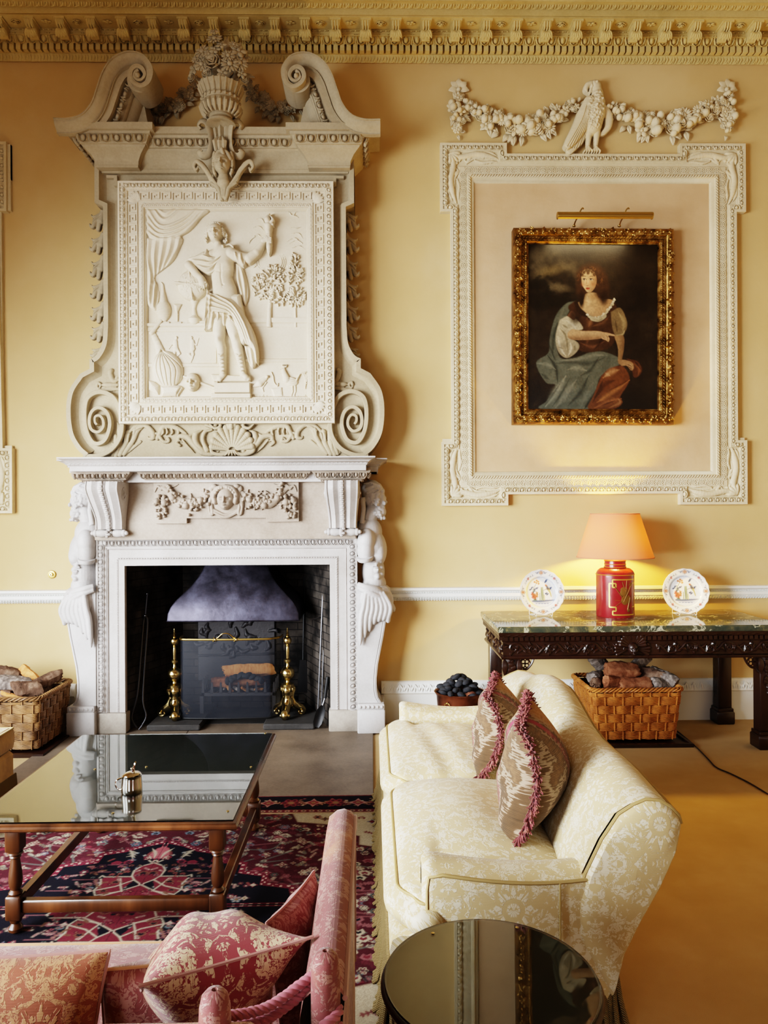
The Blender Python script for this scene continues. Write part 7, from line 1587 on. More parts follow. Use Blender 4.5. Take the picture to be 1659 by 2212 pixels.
# ------------------------------------------------------------------ cream damask sofa
def damask(name, ground, fig, P=.36, rough=(.62, .42), seed=0., scale=1., vein='', wear=None, sheen=.15):
    m = M(name, ground, .6, spec=.25); u, v, _ = m.xyz('UV'); 
    a = (u/P).pp(.5); b = (v/(P*1.35)).pp(.5)                 # mirrored repeat
    w = m.vec(a*3.1*scale, b*4.2*scale, seed)
    n1 = m.noise(3.4, 3, .6, vec=w, dist=1.3); n2 = m.noise(9.5, 2, .5, vec=w, dist=.8)
    # a palmette in each repeat: petals round a centre
    x, y = a-.0, (b-.22); ang = y.atan2(x); r = (x*x*1.1+y*y*1.9).sqrt()
    wob = (n2-.5)*.10; pet = ((ang*8.).cos()*.035+.15+(ang*24.).cos()*.012+wob-r).ss(-.012, .012)*((ang*12.).cos()-(-.86)).ss(0, .1)*((r-.075+wob*.3).abs()-.012).ss(.004, .012)
    x2, y2 = a-.5, b-.0; ang2 = y2.atan2(x2); r2 = (x2*x2+y2*y2*1.4).sqrt(); p2 = ((ang2*7.).cos()*.03+.10+wob-r2).ss(-.01, .01)*((r2-.05).abs()-.008).ss(.004, .012)
    lf = (n1-.49).ss(-.012, .03)*((n2-.5).abs()-.022).ss(.0, .02)
    brk = (n2-.40).ss(0, .05); f = (pet*brk).max(p2*brk).max(lf*(1-((ang*8.).cos()*.03+.19+wob-r).ss(-.01, .01)))
    fine = m.noise(420, 2, .6, which='UV'); thread = ((v*1400.).sin()*.5+.5)
    if wear: f = f*m.noise(5, 3, which='UV').ss(.3, .55)
    k = m.mix(f*.92, ground, fig)
    if vein: k = m.mix((m.noise(2.6, 4, .6, which='UV').ss(.5, .62))*.55, k, vein)
    k = m.mix((fine-.5).abs()*.35, k, '6b5530'); m.col(k); m.inp('Roughness', f*(rough[1]-rough[0])+rough[0])
    m.b.inputs['Sheen Weight'].default_value = sheen
    m.bump(f*.6+thread*.15+fine*.25, .0012, .8); return m
m_dam = damask('cream_gold_damask', 'cbb68a', 'e4dcc6', P=.42)
m_pipe = M('cream_piping', 'a8915f', .7); m_velv = M('gold_velvet_back', 'c08f3c', .9, Sheen_Weight=.5)
m_fringe = M('gold_bullion_fringe', 'b2924f', .6); _x, _y, _z = m_fringe.xyz(); m_fringe.bump(((_z*900.)+(_x+_y)*700.).sin(), .003, 1); m_fringe.col(m_fringe.ramp(((_z*900.)+(_x+_y)*700.).sin()*.5+.5, [(.1, '7a6338'), (.7, 'b09868')]))
sf = thing('sofa', 'cream and gold damask sofa with camel back and bullion fringe, end on', 'sofa', (.5, 3.45, 0))
Y0, Y1 = 2.40, 4.50; X0, XB = .055, .80
def pad(corner, top, bot, crown=.04, n=40, bulge=.018, r=.035, sag=None):   # corner: function (u,v)->(x,y); boxed cushion with crowned top
    g = np.linspace(0, 1, n); Uu, Vv = np.meshgrid(g, g, indexing='ij'); Xx, Yy = corner(Uu, Vv)
    cr = (np.sin(PI*Uu)**.5)*(np.sin(PI*Vv)**.5); Zt = top+crown*cr
    if sag is not None: Zt = Zt+sag(Uu, Vv)
    q = MB(); q.grid(np.stack([Xx, Yy, Zt], -1)); q.grid(np.stack([Xx, Yy, np.full(Xx.shape, bot)-.2*crown*cr], -1)[::-1])
    e = [(g[i], 0) for i in range(n-1)]+[(1, g[i]) for i in range(n-1)]+[(g[n-1-i], 1) for i in range(n-1)]+[(0, g[n-1-i]) for i in range(n-1)]
    eu, ev = np.array(e).T; ex, ey = corner(eu, ev); cxm, cym = ex.mean(), ey.mean(); rows = []
    E_ = np.stack([ex, ey], 1); T_ = np.roll(E_, -2, 0)-np.roll(E_, 2, 0); T_ /= np.linalg.norm(T_, axis=1)[:, None]+1e-9; N_ = np.stack([T_[:, 1], -T_[:, 0]], 1)
    if ((E_-(cxm, cym))*N_).sum() < 0: N_ = -N_
    for t in np.linspace(0, 1, 7): o = bulge*math.sin(PI*t)**.7; rows.append(np.c_[E_+N_*o, np.full(len(E_), top+(bot-top)*t)])
    q.rings(rows); pt_ = np.c_[E_+N_*.004, np.full(len(E_), top)]; pb = np.c_[E_+N_*.004, np.full(len(E_), bot)]
    return q, pt_, pb
def tri_uv(v):                                  # box projection for upholstery
    return np.c_[v[:, 0]+.37*v[:, 2], v[:, 1]+v[:, 2]*.6]
# frame: deck, back, arms
zS, zSb, zD = .445, .315, .30
def roundrect(x0, x1, y0, y1, z0, z1, r=.02, n=10):
    q = MB(); q.box(x0, x1, y0, y1, z0, z1, ch=r); return q
deck = MB(); ys = np.linspace(Y0+.03, Y1-.03, 50)
sec = [(.74, .06), (X0+.02, .06), (X0+.0, .20), (X0-.005, .26), (X0+.005, .295), (X0+.03, .308), (.74, .308)]
deck.grid(np.array([[(x, y, z) for x, z in sec] for y in ys])); deck.add([(x, Y0+.03, z) for x, z in sec], [tuple(range(len(sec)))])
obj('seat_deck', deck, m_dam, sf, uv=lambda v: np.c_[v[:, 1], v[:, 2]+v[:, 0]*.9])
ztop = lambda y: .752+.105*np.exp(-((y-3.72)/.36)**2)+.035*np.exp(-((y-2.75)/.3)**2)*.6+.03*np.exp(-((y-3.2)/.2)**2)*.0-.03*smoothstep(4.3, 4.5, y)
ys = np.linspace(Y0, Y1, 70); V = []
def backsec(y):
    zt = ztop(y); e = (zt-.752)
    return [(.66, .31), (.655, .42), (.685, .52), (.74, .63+e*.5), (.795, .71+e*.8), (.845, zt-.012), (.885, zt+.004), (.93, zt), (.965, zt-.02), (.992, zt-.05)]
V = np.array([[(x, y, z) for x, z in backsec(y)] for y in ys])
V[:, 1:6, 0] += (.012*np.sin(ys*7)[:, None]); 
q = MB(); q.grid(V)
obj('inner_back', q, m_dam, sf, uv=lambda v: np.c_[v[:, 1], v[:, 2]*1.2+v[:, 0]*.6])
V = np.array([[(.992, y, ztop(y)-.05), (1.0, y, ztop(y)-.075), (.985, y, .6), (.93, y, .48), (.86, y, .36), (.80, y, .24), (.77, y, .12), (.765, y, .05)] for y in ys])
q = MB(); q.grid(V); obj('outer_back', q, m_velv, sf)
P = np.array([(.994, y, ztop(y)-.052) for y in ys]); obj('back_piping', MB().tube(P, .0075, 6), m_pipe, sf)
def endcap(y, s):
    S = backsec(y)+[(1.0, ztop(y)-.075), (.985, .6), (.93, .48), (.86, .36), (.80, .24), (.77, .12)]
    q = MB(); n = len(S); c = np.mean(S, axis=0); R = []
    for f, d in ((1, 0), (.97, .016), (.9, .028), (.6, .036), (.0, .04)): R.append([(c[0]+(a-c[0])*f, y-s*d, c[1]+(b-c[1])*f) for a, b in S])
    q.rings(R); obj('back_end_panel', q, m_dam, sf, uv=lambda v: np.c_[v[:, 0], v[:, 2]]); L = S[:12]
    obj('end_piping', MB().tube([(a, y-s*.006, b) for a, b in S[1:11]], .006, 6), m_pipe, sf)
endcap(Y0, 1); endcap(Y1, -1)
def arm(ya, yb, s):                             # s=+1: near arm (outer face towards -y)
    xs = np.linspace(.19, .90, 46); V = []
    for x in xs:
        u = (x-.19)/.71; zt = .545-.035*math.sin(PI*min(1, u*1.05))+.05*smoothstep(.72, 1., u)
        zb = np.interp(x, [.755, .77, .80, .86, .93, 1.], [.06, .12, .24, .36, .48, .6]); o, i = (ya, yb)
        V.append([(x, o+s*.02, zb), (x, o+s*.004, max(.2, zb+.02)), (x, o, zt-.04), (x, o+s*.004, zt-.012), (x, o+s*.02, zt), (x, o+s*.05, zt+.012), (x, (o+i)/2, zt+.016), (x, i-s*.03, zt+.006), (x, i-s*.006, zt-.012), (x, i, zt-.04), (x, i, max(.3, zb))])
    V = np.array(V); fr = []
    c = V[0].mean(0)
    # rounded front
    F = [];
    for f, d in ((.0, .034), (.6, .03), (.9, .02), (.98, .008)):
        r = V[0].copy(); r[:, 1] = c[1]+(r[:, 1]-c[1])*(.3+.7*f) if f < .99 else r[:, 1]; r[:, 2] = np.where(r[:, 2] > .3, .3+(r[:, 2]-.3)*(.93+.07*f), r[:, 2]); r[:, 0] -= d; F.append(r)
    q = MB(); q.grid(np.concatenate([np.array(F), V])); a = obj('arm', q, m_dam, sf, uv=lambda v: np.c_[v[:, 0]+.05, v[:, 2]+v[:, 1]*.8])
    P = np.r_[[(.178, ya+s*.006, .1), (.172, ya+s*.006, .3), (.172, ya+s*.006, .48), (.178, ya+s*.006, .52)], V[2:, 3]]; obj('arm_piping', MB().tube(P, .006, 6), m_pipe, sf)
    return a
arm(Y0-.02, Y0+.135, 1); arm(Y1+.02, Y1-.135, -1)
seam = MB().tube([(.60, Y0-.024, z) for z in np.linspace(.1, .5, 8)], .0035, 5); obj('arm_seam', seam, m_pipe, sf)
# T-shaped seat cushions
ym = 3.47
def rc(u, v, xa, ya, yb):                        # plan with softly rounded corners
    x = xa+u*.60; k = .05*(np.clip(abs(v-.5)*2-.80, 0, 1)/.2)**2*np.clip(1-u*6, 0, 1); k2 = .05*(np.clip(.10-u, 0, 1)/.10)**2*np.sign(v-.5)*np.clip(abs(v-.5)*2-.6, 0, 1)/.4
    return x+k, ya+(yb-ya)*v-k2
def c1(u, v): lo = np.where(u < .17, Y0-.0+.0*u, Y0+.145); lo = Y0+.0+.145*smoothstep(.15, .27, u); return rc(u, v, X0+.028, lo, ym)
def c2_(u, v): hi = Y1-.0-.145*smoothstep(.15, .27, u); return rc(u, v, X0+.028, ym+.012, hi)
for cf, sg in ((c1, lambda u, v: -.018*np.exp(-((u-.75)/.2)**2-((v-.5)/.3)**2)), (c2_, lambda u, v: .006*np.sin(u*22+v*6)*np.exp(-((u-.45)/.18)**2)-.02*np.exp(-((u-.4)/.2)**2-((v-.45)/.3)**2))):
    q, a, b = pad(cf, zS-.015, zSb+.005, .095, 60, .05, sag=sg); c = obj('seat_cushion', q, m_dam, sf, uv=lambda v: np.c_[v[:, 1], v[:, 0]+v[:, 2]*.9], sharp=60)
    obj('cushion_piping', MB().tube(a, .0058, 6, closed=True), m_pipe, c); obj('cushion_piping', MB().tube(b, .0058, 6, closed=True), m_pipe, c)
# bullion fringe: hanging twisted cords
q = MB(); R = random.Random(4)
def cord(x, y, nx, ny, h=.185):
    d = R.uniform(.0, .02); q.tube([(x, y, h), (x+nx*.01, y+ny*.01, h*.6), (x+nx*(.018+d), y+ny*(.018+d), .026), (x+nx*(.026+d*1.5), y+ny*(.026+d*1.5), .0145)], [.0075, .0085, .0095, .008], 6)
for y in np.arange(Y0, Y1, .017): cord(X0-.008, y, -1, 0)
for x in np.arange(X0, .79, .0165): cord(x, Y0+.008, 0, -1)
for y in np.arange(Y0, Y1, .02): cord(.79, y, 1, 0)
obj('bullion_fringe', q, m_fringe, sf)
q = MB(); q.tube([(X0-.006, y, .195) for y in np.linspace(Y0, Y1, 60)], .008, 8); q.tube([(x, Y0+.006, .195) for x in np.linspace(X0, .79, 30)], .008, 8); obj('fringe_braid', q, m_fringe, sf)
# ------------------------------------------------------------------ scatter cushions on the sofa
m_ikat = M('brown_tapestry_weave', '8d7050', .85, spec=.1, Sheen_Weight=.2)
u, v, _ = m_ikat.xyz('UV'); nn = m_ikat.noise(1.5, 4, .6, vec=m_ikat.vec(u*4.2, v*2.6)); st = m_ikat.noise(60, 2, .5, vec=m_ikat.vec(u*.25, v*2.2)); f_ = nn*.8+st*.2
k_ = m_ikat.ramp(f_, [(.34, '453524'), (.47, '5a442f'), (.49, '9c8774'), (.52, '94846f'), (.54, '5a4430'), (.62, '7a5f44'), (.72, '957448')])
ed = (u*-1.).ss(-.30, .1)
k_ = m_ikat.mix((u+.02+(st-.5)*.10).ss(.0, .12)*.75, k_, 'b98550')
dots = ((u*300.).sin()*(v*260.).sin()).ss(.1, .3); red = ((u+.05+(nn-.5)*.06).abs()*-1+.03).ss(0, .012); k_ = m_ikat.mix(red*(dots*.8+v.ss(.12, .2)), k_, '97294a')
m_ikat.col(k_); fn = m_ikat.noise(500, 2, .6, which='UV'); m_ikat.bump(fn+((v*1100.).sin()*.3), .0015, .9)
m_brush = M('dusty_rose_brush_fringe', '8f4a4c', .9, Sheen_Weight=.3); m_brush.col(m_brush.ramp(m_brush.noise(60, 2), [(.3, '551f28'), (.5, '7d363a'), (.75, 'a06a58')]))
def throw(name, label, base, hs, hz, th, bend, lean, mat, yaw=0, fr=True, sub='scatter cushions on the cream sofa', n=46):
    # standing cushion: width runs along y, thickness along x; leans back on +x
    t = thing(name, label, 'cushion', base, sub); t.rotation_euler = (0, 0, yaw)
    g = np.linspace(-1, 1, n); S, Tt = np.meshgrid(g, g, indexing='ij')
    pin = lambda a: 1-.10*(1-a*a)
    yy_ = S*hs*pin(Tt); zz = (Tt*pin(S)+1)*hz+.0
    pz = np.clip((1-S**2)*(1-Tt**2), 0, 1)**.55
    cen = bend*(1-Tt**2)+lean*(Tt+1)/2
    rip = .008*np.sin(S*7+Tt*5)*pz+.012*np.exp(-((Tt+.1)/.12)**2)*np.sin(S*3)*pz
    A = np.stack([cen-th*pz+rip, yy_, zz], -1); B = np.stack([cen+th*.8*pz, yy_, zz], -1)
    q = MB(); q.grid(A); q.grid(B[::-1]); o = obj('cushion_cover', q, mat, t, local=True, uv=lambda v: np.c_[v[:, 1], v[:, 2]-hz], sharp=70)
    e = [(i, 0) for i in range(n-1)]+[(n-1, j) for j in range(n-1)]+[(n-1-i, n-1) for i in range(n-1)]+[(0, n-1-j) for j in range(n-1)]
    E_ = np.array([A[i, j] for i, j in e]); c = np.array([cen.mean(), 0, hz])
    if fr:
        q = MB(); R = random.Random(6); L = len(E_)
        for i in range(L*11):
            j = i/11; a = E_[int(j) % L]*(1-(j % 1))+E_[(int(j)+1) % L]*(j % 1); d = a-c; d[0] *= .3; d /= np.linalg.norm(d); r = np.array([R.gauss(0, .5), R.gauss(0, .3), R.gauss(0, .3)]); d2 = d+r; d2 /= np.linalg.norm(d2); l = R.uniform(.02, .034)
            p1 = a+d*.004+d2*l*.6; p2 = p1+d2*l*.5-np.array([0, 0, .006]); q.tube([a-d*.004, p1, p2], [.0028, .0038, .0022], 4)
        obj('brush_fringe', q, m_brush, t, local=True)
    else: obj('piping', MB().tube(E_, .005, 6, closed=True), m_rope, t, local=True)
    return t
throw('scatter_cushion', 'brown tapestry cushion with rose fringe, nearer of two on the cream sofa', (.555, 2.96, .442), .26, .232, .15, .08, .05, m_ikat, -.26)
throw('scatter_cushion', 'brown tapestry cushion with rose fringe, farther of two on the cream sofa', (.545, 3.70, .45), .25, .19, .14, .08, .05, m_ikat, -.24)
# ------------------------------------------------------------------ rug
RXc, RYc, RHX, RHZ = -1.06, 3.20, 150, 127
p = Paint(0, RHX, 0, RHZ, .42, '58202c')   # one quarter, mirrored afterwards
R = random.Random(8)
nz = p.noise(3, 1); nz2 = p.noise(14, 2); nz3 = p.noise(1.2, 3)
p.mixin(np.clip((nz2-.35)*1.6, 0, 1)*.5, '541426'); p.mixin((nz > .72)*.25*1., '8d3346')
edge = np.minimum(RHX-p.X, RHZ-p.Z)
def motif(x, y, s, kind, c1, c2, c3, dark=True):
    if kind == 0:
        for k_ in range(6): a = k_*PI/3; p.ell(x+s*.6*math.cos(a), y+s*.6*math.sin(a), s*.36, s*.3, c1, .25, .95, a); p.ell(x+s*.6*math.cos(a), y+s*.6*math.sin(a), s*.2, s*.15, c2, .25, .95, a)
        p.ell(x, y, s*.32, s*.32, c3, .25)
    elif kind == 1:
        p.poly([(x-s, y), (x-s*.3, y-s*.4), (x, y-s), (x+s*.3, y-s*.4), (x+s, y), (x+s*.3, y+s*.4), (x, y+s), (x-s*.3, y+s*.4)], c1, .25, 1, False); p.poly([(x-s*.6, y), (x, y-s*.6), (x+s*.6, y), (x, y+s*.6)], c2, .25, 1, False); p.ell(x, y, s*.22, s*.22, c3, .3)
    elif kind == 2:
        a = R.uniform(0, 6.3); p.line([(x-s*math.cos(a), y-s*math.sin(a)), (x+s*math.cos(a), y+s*math.sin(a))], .5, c3, .9, taper=False)
        for t in (-.6, 0, .6):
            for d in (-1, 1): p.line([(x+t*s*math.cos(a), y+t*s*math.sin(a)), (x+t*s*math.cos(a)+s*.55*math.cos(a+d), y+t*s*math.sin(a)+s*.55*math.sin(a+d))], .55, c1, .9)
    else:
        p.poly([(x-s, y+s*.2), (x-s*.5, y-s*.7), (x, y-s*.3), (x+s*.6, y-s*.8), (x+s, y+s*.1), (x+s*.3, y+s*.8), (x-s*.4, y+s*.7)], c1, .3, 1, False); p.poly([(x-s*.55, y+s*.1), (x-s*.3, y-s*.4), (x, y-s*.1), (x+s*.4, y-s*.4), (x+s*.5, y+s*.1), (x, y+s*.45)], c2, .3, 1, False)
IV, RD, PK, NV, BL, GR, OC = 'c4b79c', '86243a', '9a5c62', '1d1a28', '6c8090', '6a756e', '93704c'
pal = (IV, RD, PK, BL, GR, OC, NV)
# field scatter
for i in range(560):
    x, y = R.uniform(0, 118), R.uniform(0, 96); k_ = R.choice((0, 1, 2, 2, 3)); a, b, c = R.choice((IV, PK, BL, IV, GR, RD)), R.choice((RD, NV, '7d2036')), R.choice((IV, OC, PK)); motif(x, y, R.uniform(1.3, 3.2), k_, a, b, c)
for i in range(26):
    x, y = R.uniform(10, 112), R.uniform(8, 90); p.line([(x, y), (x+R.uniform(-14, 14), y+R.uniform(-9, 9)), (x+R.uniform(-22, 22), y+R.uniform(-14, 14))], .5, R.choice((NV, PK, GR)), .8, taper=False)
# navy medallion with dotted red edge
med = [(x*.84, z*.82) for x, z in [(0, 0), (0, 76), (12, 71), (22, 64), (34, 60), (34, 50), (52, 46), (52, 36), (66, 32), (66, 22), (82, 18), (86, 0)]]
p.poly(med, '191724', .35, 1, False); d = np.abs(p.sd(med+[(0, 0)])); dd = (d < 1.6) & (p.X > .5) & (p.Z > .5); p.C[dd] = np.array(lin('7d1f38')[:3]); dots = dd & (np.sin(p.X*1.7)*np.sin(p.Z*1.7) > .35) & (d < 1.); p.C[dots] = np.array(lin('d9b0a0')[:3])
for i in range(120):
    x, y = R.uniform(0, 66), R.uniform(2, 58)
    if p.sd(med)[np.searchsorted(p.zs, y), np.searchsorted(p.xs, x)] < 4: continue
    motif(x, y, R.uniform(1.2, 2.8), R.choice((0, 1, 2, 3)), R.choice((RD, PK, '5a3040', BL)), R.choice((NV, '7d2036', IV)), R.choice((IV, OC)))
for y in (6, 14, 24, 31, 38): p.line([(24-y*.3, y), (52-y*.8, y)], .35, PK, .8, taper=False)
# red lobes outlined in ivory
lobes = [[(0, 62), (9, 57), (13, 50), (12, 42), (8, 36), (0, 30)], [(8, 36), (12, 42), (14, 40), (34, 40), (36, 36), (33, 30), (34, 22), (30, 16), (14, 20)], [(0, 28), (14, 20), (30, 14), (52, 14), (56, 9), (50, 0), (0, 0)]]
SC = lambda L: [(x*.56, z*.64) for x, z in L]
for L in lobes:
    L = SC(L)
    p.poly(L, '7c2034', .3, 1, False)
for L in ([(0, 62), (9, 57), (13, 50), (12, 42), (8, 36), (2, 31)], [(12, 41), (34, 41), (37, 43), (38, 40)], [(36, 38), (33, 31), (35, 22), (31, 15), (14, 20)], [(8, 36), (20, 27), (34, 22)], [(20, 38), (16, 28), (12, 20)], [(30, 13), (52, 13), (57, 9), (54, 4)], [(0, 66), (3, 63), (6, 66)], [(0, 29), (14, 20), (28, 13)], [(26, 12), (20, 0)]): p.line(SC(L), .42, IV, .95, smooth=False, taper=False)
for x, y, s in ((22, 33, 4), (27, 21, 3.4), (38, 6, 4), (4, 46, 4.5), (14, 6, 5)): motif(x*.56, y*.64, s*.6, 3, '7c4a3a', NV, PK); motif(x*.56+2, y*.64-2, s*.3, 1, NV, RD, OC)
p.poly([(0, 0), (0, 8), (4, 6), (7, 3), (8, 0)], '5c1426', .4, 1, False); p.poly([(2, 1), (7, 5), (9, 5), (8, 2)], '5c1426', .4, 1, False)
p.poly([(0, 57), (3, 55), (5, 48), (2, 44), (0, 44)], 'b3535e', .3, 1, False); p.line([(1.5, 44), (2.5, 50), (5.5, 55)], .8, IV, .95); p.line([(12, 44), (14, 50), (16, 53)], .8, IV, .9)
for t in (0, .4, .8): p.line([(11, 45+t*6), (13+t*2, 47+t*6), (16, 46+t*7)], .5, IV, .9)
for i in range(60):
    x, y = R.uniform(0, 30), R.uniform(0, 38); motif(x, y, R.uniform(.8, 1.6), R.choice((1, 3, 2)), R.choice((NV, '7c4a3a', PK, GR)), R.choice((NV, RD)), R.choice((IV, OC)))
# ivory corner pieces
sp = [(118, 96), (118, 40), (110, 44), (110, 52), (98, 56), (98, 66), (84, 70), (84, 80), (64, 84), (60, 96)]
p.poly(sp, 'cfc2a4', .35, 1, False); ln_ = sp[1:]; p.line(ln_, .9, '5c1426', 1, smooth=False, taper=False)
for i in range(54):
    x, y = R.uniform(62, 117), R.uniform(42, 95)
    if p.sd(sp)[np.searchsorted(p.zs, y), np.searchsorted(p.xs, x)] < 2.5: continue
    motif(x, y, R.uniform(1.8, 4), R.choice((0, 1, 2, 3)), R.choice((RD, NV, PK, BL, '6b3a4a')), R.choice((IV, OC, RD)), R.choice((NV, RD)))
# borders
def bandc(a, b, c): p.C[(edge >= a) & (edge < b)] = np.array(lin(c)[:3])
bandc(0, 1.2, '3a1220'); bandc(1.2, 6, '7d2233'); bandc(6, 7, '17141f'); bandc(7, 24, '1c1524'); bandc(24, 25, '17141f'); bandc(25, 29.5, '7a2438'); bandc(29.5, 31, 'c9b48e')
n = 34
for s in range(2):
    Lm = RHX if s == 0 else RHZ
    for i in range(40):
        t = 2+i*4.6
        if t > Lm-3: break
        for o, c in ((3.6, 'c49a7c'), (27.2, 'c9a890')):
            x, y = (t, RHZ-o) if s == 0 else (RHX-o, t); p.ell(x, y, 1.5, 1.2, c, .3, .9); p.ell(x, y, .7, .6, NV, .3)
    for i in range(13):
        t = 6+i*13.
        if t > Lm-10: break
        x, y = (t, RHZ-15.5) if s == 0 else (RHX-15.5, t); motif(x, y, 6, i % 2, ('8f2a3c', 'b5837a')[i % 2], ('4a1a28', '8a3040')[i % 2], OC); 
        x, y = (t+6.5, RHZ-15.5) if s == 0 else (RHX-15.5, t+6.5); motif(x, y, 3.6, 2, 'b08a6c', RD, '8a4038')
        for q_ in range(6): p.ell(x+R.uniform(-5, 5), y+R.uniform(-6, 6), .9, .7, R.choice((OC, RD, PK, IV)), .3, .8)
ms = lambda a, f: np.concatenate([f*a[:, :0:-1], a], 1) if f < 2 else None
mz = lambda a, f: np.concatenate([f*a[:0:-1], a], 0)
RX, RZ = mz(ms(p.X, -1), 1), mz(ms(p.Z, 1), -1); RC = mz(ms(p.C, 1), 1); nz2 = mz(ms(nz2, 1), 1); RC = RC*.8+.2*RC.mean(-1, keepdims=True)*np.array((1.1, .95, .95)); RC *= .66*(.82+.36*rng.random(RC.shape[:2]))[..., None]
GX = RXc+RX/100; GY = RYc-RZ/100
m_rug = M('knotted_wool', '802030', .95, spec=.08, Sheen_Weight=.0); m_rug.col(m_rug.attr()); m_rug.bump(m_rug.noise(420, 2, .7), .003, .7)
zrug = .009+.0*GX; q = MB(); q.grid(np.stack([GX, GY, np.where(np.abs(RZ) > 126, .004, .0105)+.0015*nz2], -1)[::-1]); 
rug = obj('persian_rug', q, m_rug, col=RC[::-1].reshape(-1, 3), sharp=0); tag(rug, 'crimson and navy Persian rug with a medallion under the coffee table', 'rug')
q = MB(); V = np.array([(RXc-1.5, RYc-1.27), (RXc+1.5, RYc-1.27), (RXc+1.5, RYc+1.27), (RXc-1.5, RYc+1.27)]); q.rings([np.c_[V, np.full(4, .001)], np.c_[V, np.full(4, .009)]]); obj('selvedge', q, M('rug_edge_wool', '4a1a22', .95), rug)
# ------------------------------------------------------------------ coffee table
m_oak = M('polished_brown_oak', '5a3218', .3, spec=.5); _a = m_oak.noise(9, 6, .6, sc=(1, 1, .12)); m_oak.col(m_oak.ramp(_a, [(.3, '26140a'), (.5, '472812'), (.7, '663c1e')])); m_oak.bump(_a, .002, .4); m_oak.inp('Roughness', _a*.3+.18)
m_oakt = M('dark_table_top', '1c140f', .35, spec=.4); m_glass = M('clear_sheet_glass', 'f2fbf8', .0, Transmission_Weight=1., IOR=1.52)
zT = .493; A = UZ(512, 1772, zT); Bk = UZ(585, 1583, zT); Lk = UZ(178, 1587, zT)
ty0, ty1 = A.y, (Bk.y+Lk.y)/2; tx1 = (A.x+Bk.x)/2; tx0 = Lk.x
tb = thing('coffee_table', 'low oak coffee table with turned legs and glass over its dark top', 'coffee table', ((tx0+tx1)/2, (ty0+ty1)/2, 0))
zr_ = .0115
q = MB(); r = lambda e, z: [(tx0-e, ty0-e, z), (tx1+e, ty0-e, z), (tx1+e, ty1+e, z), (tx0-e, ty1+e, z)]
q.rings([r(-.02, zT-.034), r(.004, zT-.034), r(.012, zT-.028), r(.014, zT-.020), r(.008, zT-.014), r(.010, zT-.010), r(.004, zT-.006), r(-.004, zT-.006)], cap=True); obj('table_top', q, m_oakt, tb)
q = MB(); q.rings([r(-.02, zT-.036), r(.006, zT-.036), r(.015, zT-.028), r(.016, zT-.020), r(.009, zT-.013), r(.011, zT-.008), r(.005, zT-.0055), r(-.012, zT-.0058)]); obj('edge_moulding', q, m_oak, tb)
ob = obj('glass_sheet', MB().box(tx0+.004, tx1-.004, ty0+.004, ty1-.004, zT-.0055, zT+.001), m_glass, tb)
ins = .075; lx0, lx1, ly0, ly1 = UZ(44, 1990, .1).x, UZ(472, 1975, .1).x, UZ(470, 2003, 0.0).y+.03, 0
lx1 = tx1-.085; lx0 = tx0+.14; ly0 = ty0+.10; ly1 = ty1-.12
obj('apron', MB().box(lx0-.02, lx1+.02, ly0-.018, ly0+.006, zT-.072, zT-.03), m_oak, tb)
for a in ((lx0-.02, lx1+.02, ly1-.006, ly1+.018), (lx0-.018, lx0+.006, ly0, ly1), (lx1-.006, lx1+.018, ly0, ly1)): obj('apron', MB().box(*a, zT-.072, zT-.03), m_oak, tb)
for x in (lx0, lx1):
    for y in (ly0, ly1):
        q = MB(); w = .03; q.box(x-w, x+w, y-w, y+w, zT-.15, zT-.034, ch=.004); q.box(x-w, x+w, y-w, y+w, .07, .165, ch=.004)
        q.lathe([(.0, .30-.0), (.018, zT-.15), (.028, zT-.155), (.03, zT-.162), (.02, zT-.17), (.023, zT-.176), (.017, zT-.182), (.019, zT-.20), (.025, zT-.24), (.027, zT-.27), (.024, zT-.295), (.017, .185), (.022, .18), (.027, .173), (.024, .166), (.0, .166)][1:], 20, c=(x, y, 0))
        q.lathe([(0, .012), (.016, .012), (.026, .02), (.028, .032), (.02, .045), (.015, .05), (.022, .056), (.024, .066), (0, .07)], 18, c=(x, y, 0)); obj('leg', q, m_oak, tb)
for a in ((lx0+.03, lx1-.03, ly0-.018, ly0+.018), (lx0+.03, lx1-.03, ly1-.018, ly1+.018), (lx0-.018, lx0+.018, ly0+.03, ly1-.03), (lx1-.018, lx1+.018, ly0+.03, ly1-.03)): obj('stretcher', MB().box(*a, .095, .145, ch=.004), m_oak, tb)
for px, py in ((205, 1662), (316, 1657), (1062-520, 1657), (487//2+1, 1757), (492, 1753), (573, 1584)):
    o_ = UZ(px, py, zT); 
    if tx0 < o_.x < tx1 and ty0 < o_.y < ty1: obj('glass_pad', MB().lathe([(0, 0), (.006, 0), (.006, .0015), (.004, .003), (0, .0032)], 12, c=(o_.x, o_.y, zT+.001)), m_brass, tb)
# ------------------------------------------------------------------ steel sugar pot with tongs
m_chrome = M('polished_steel', 'd8d4ce', .07, 1)
jp = UZ(285, 1712, zT); jz = zT+.0015; t = thing('sugar_pot', 'small polished steel lidded pot on the coffee table glass', 'pot', (jp.x, jp.y, jz)); ks_ = jp.y/F
r = 21.5*ks_; h_ = 44*ks_*.93
q = MB(); q.lathe([(0, 0), (r*.96, 0), (r*1.02, .004), (r*1.0, h_*.3), (r*.94, h_*.75), (r*.93, h_*.9), (r*.95, h_*.92), (r*.9, h_*.93), (r*.88, h_*.9), (0, h_*.88)], 40); obj('pot_body', q, m_chrome, t, local=True)
q = MB(); q.lathe([(r*.93, 0), (r*.85, .005), (r*.55, .012), (.2*r, .015), (0, .0155)], 32, m=Matrix.Translation((0, 0, h_*.93)) @ Matrix.Rotation(-.12, 4, 'Y')); q.ell((0, 0, h_+.02), (.006, .006, .005)); obj('lid', q, m_chrome, t, local=True)
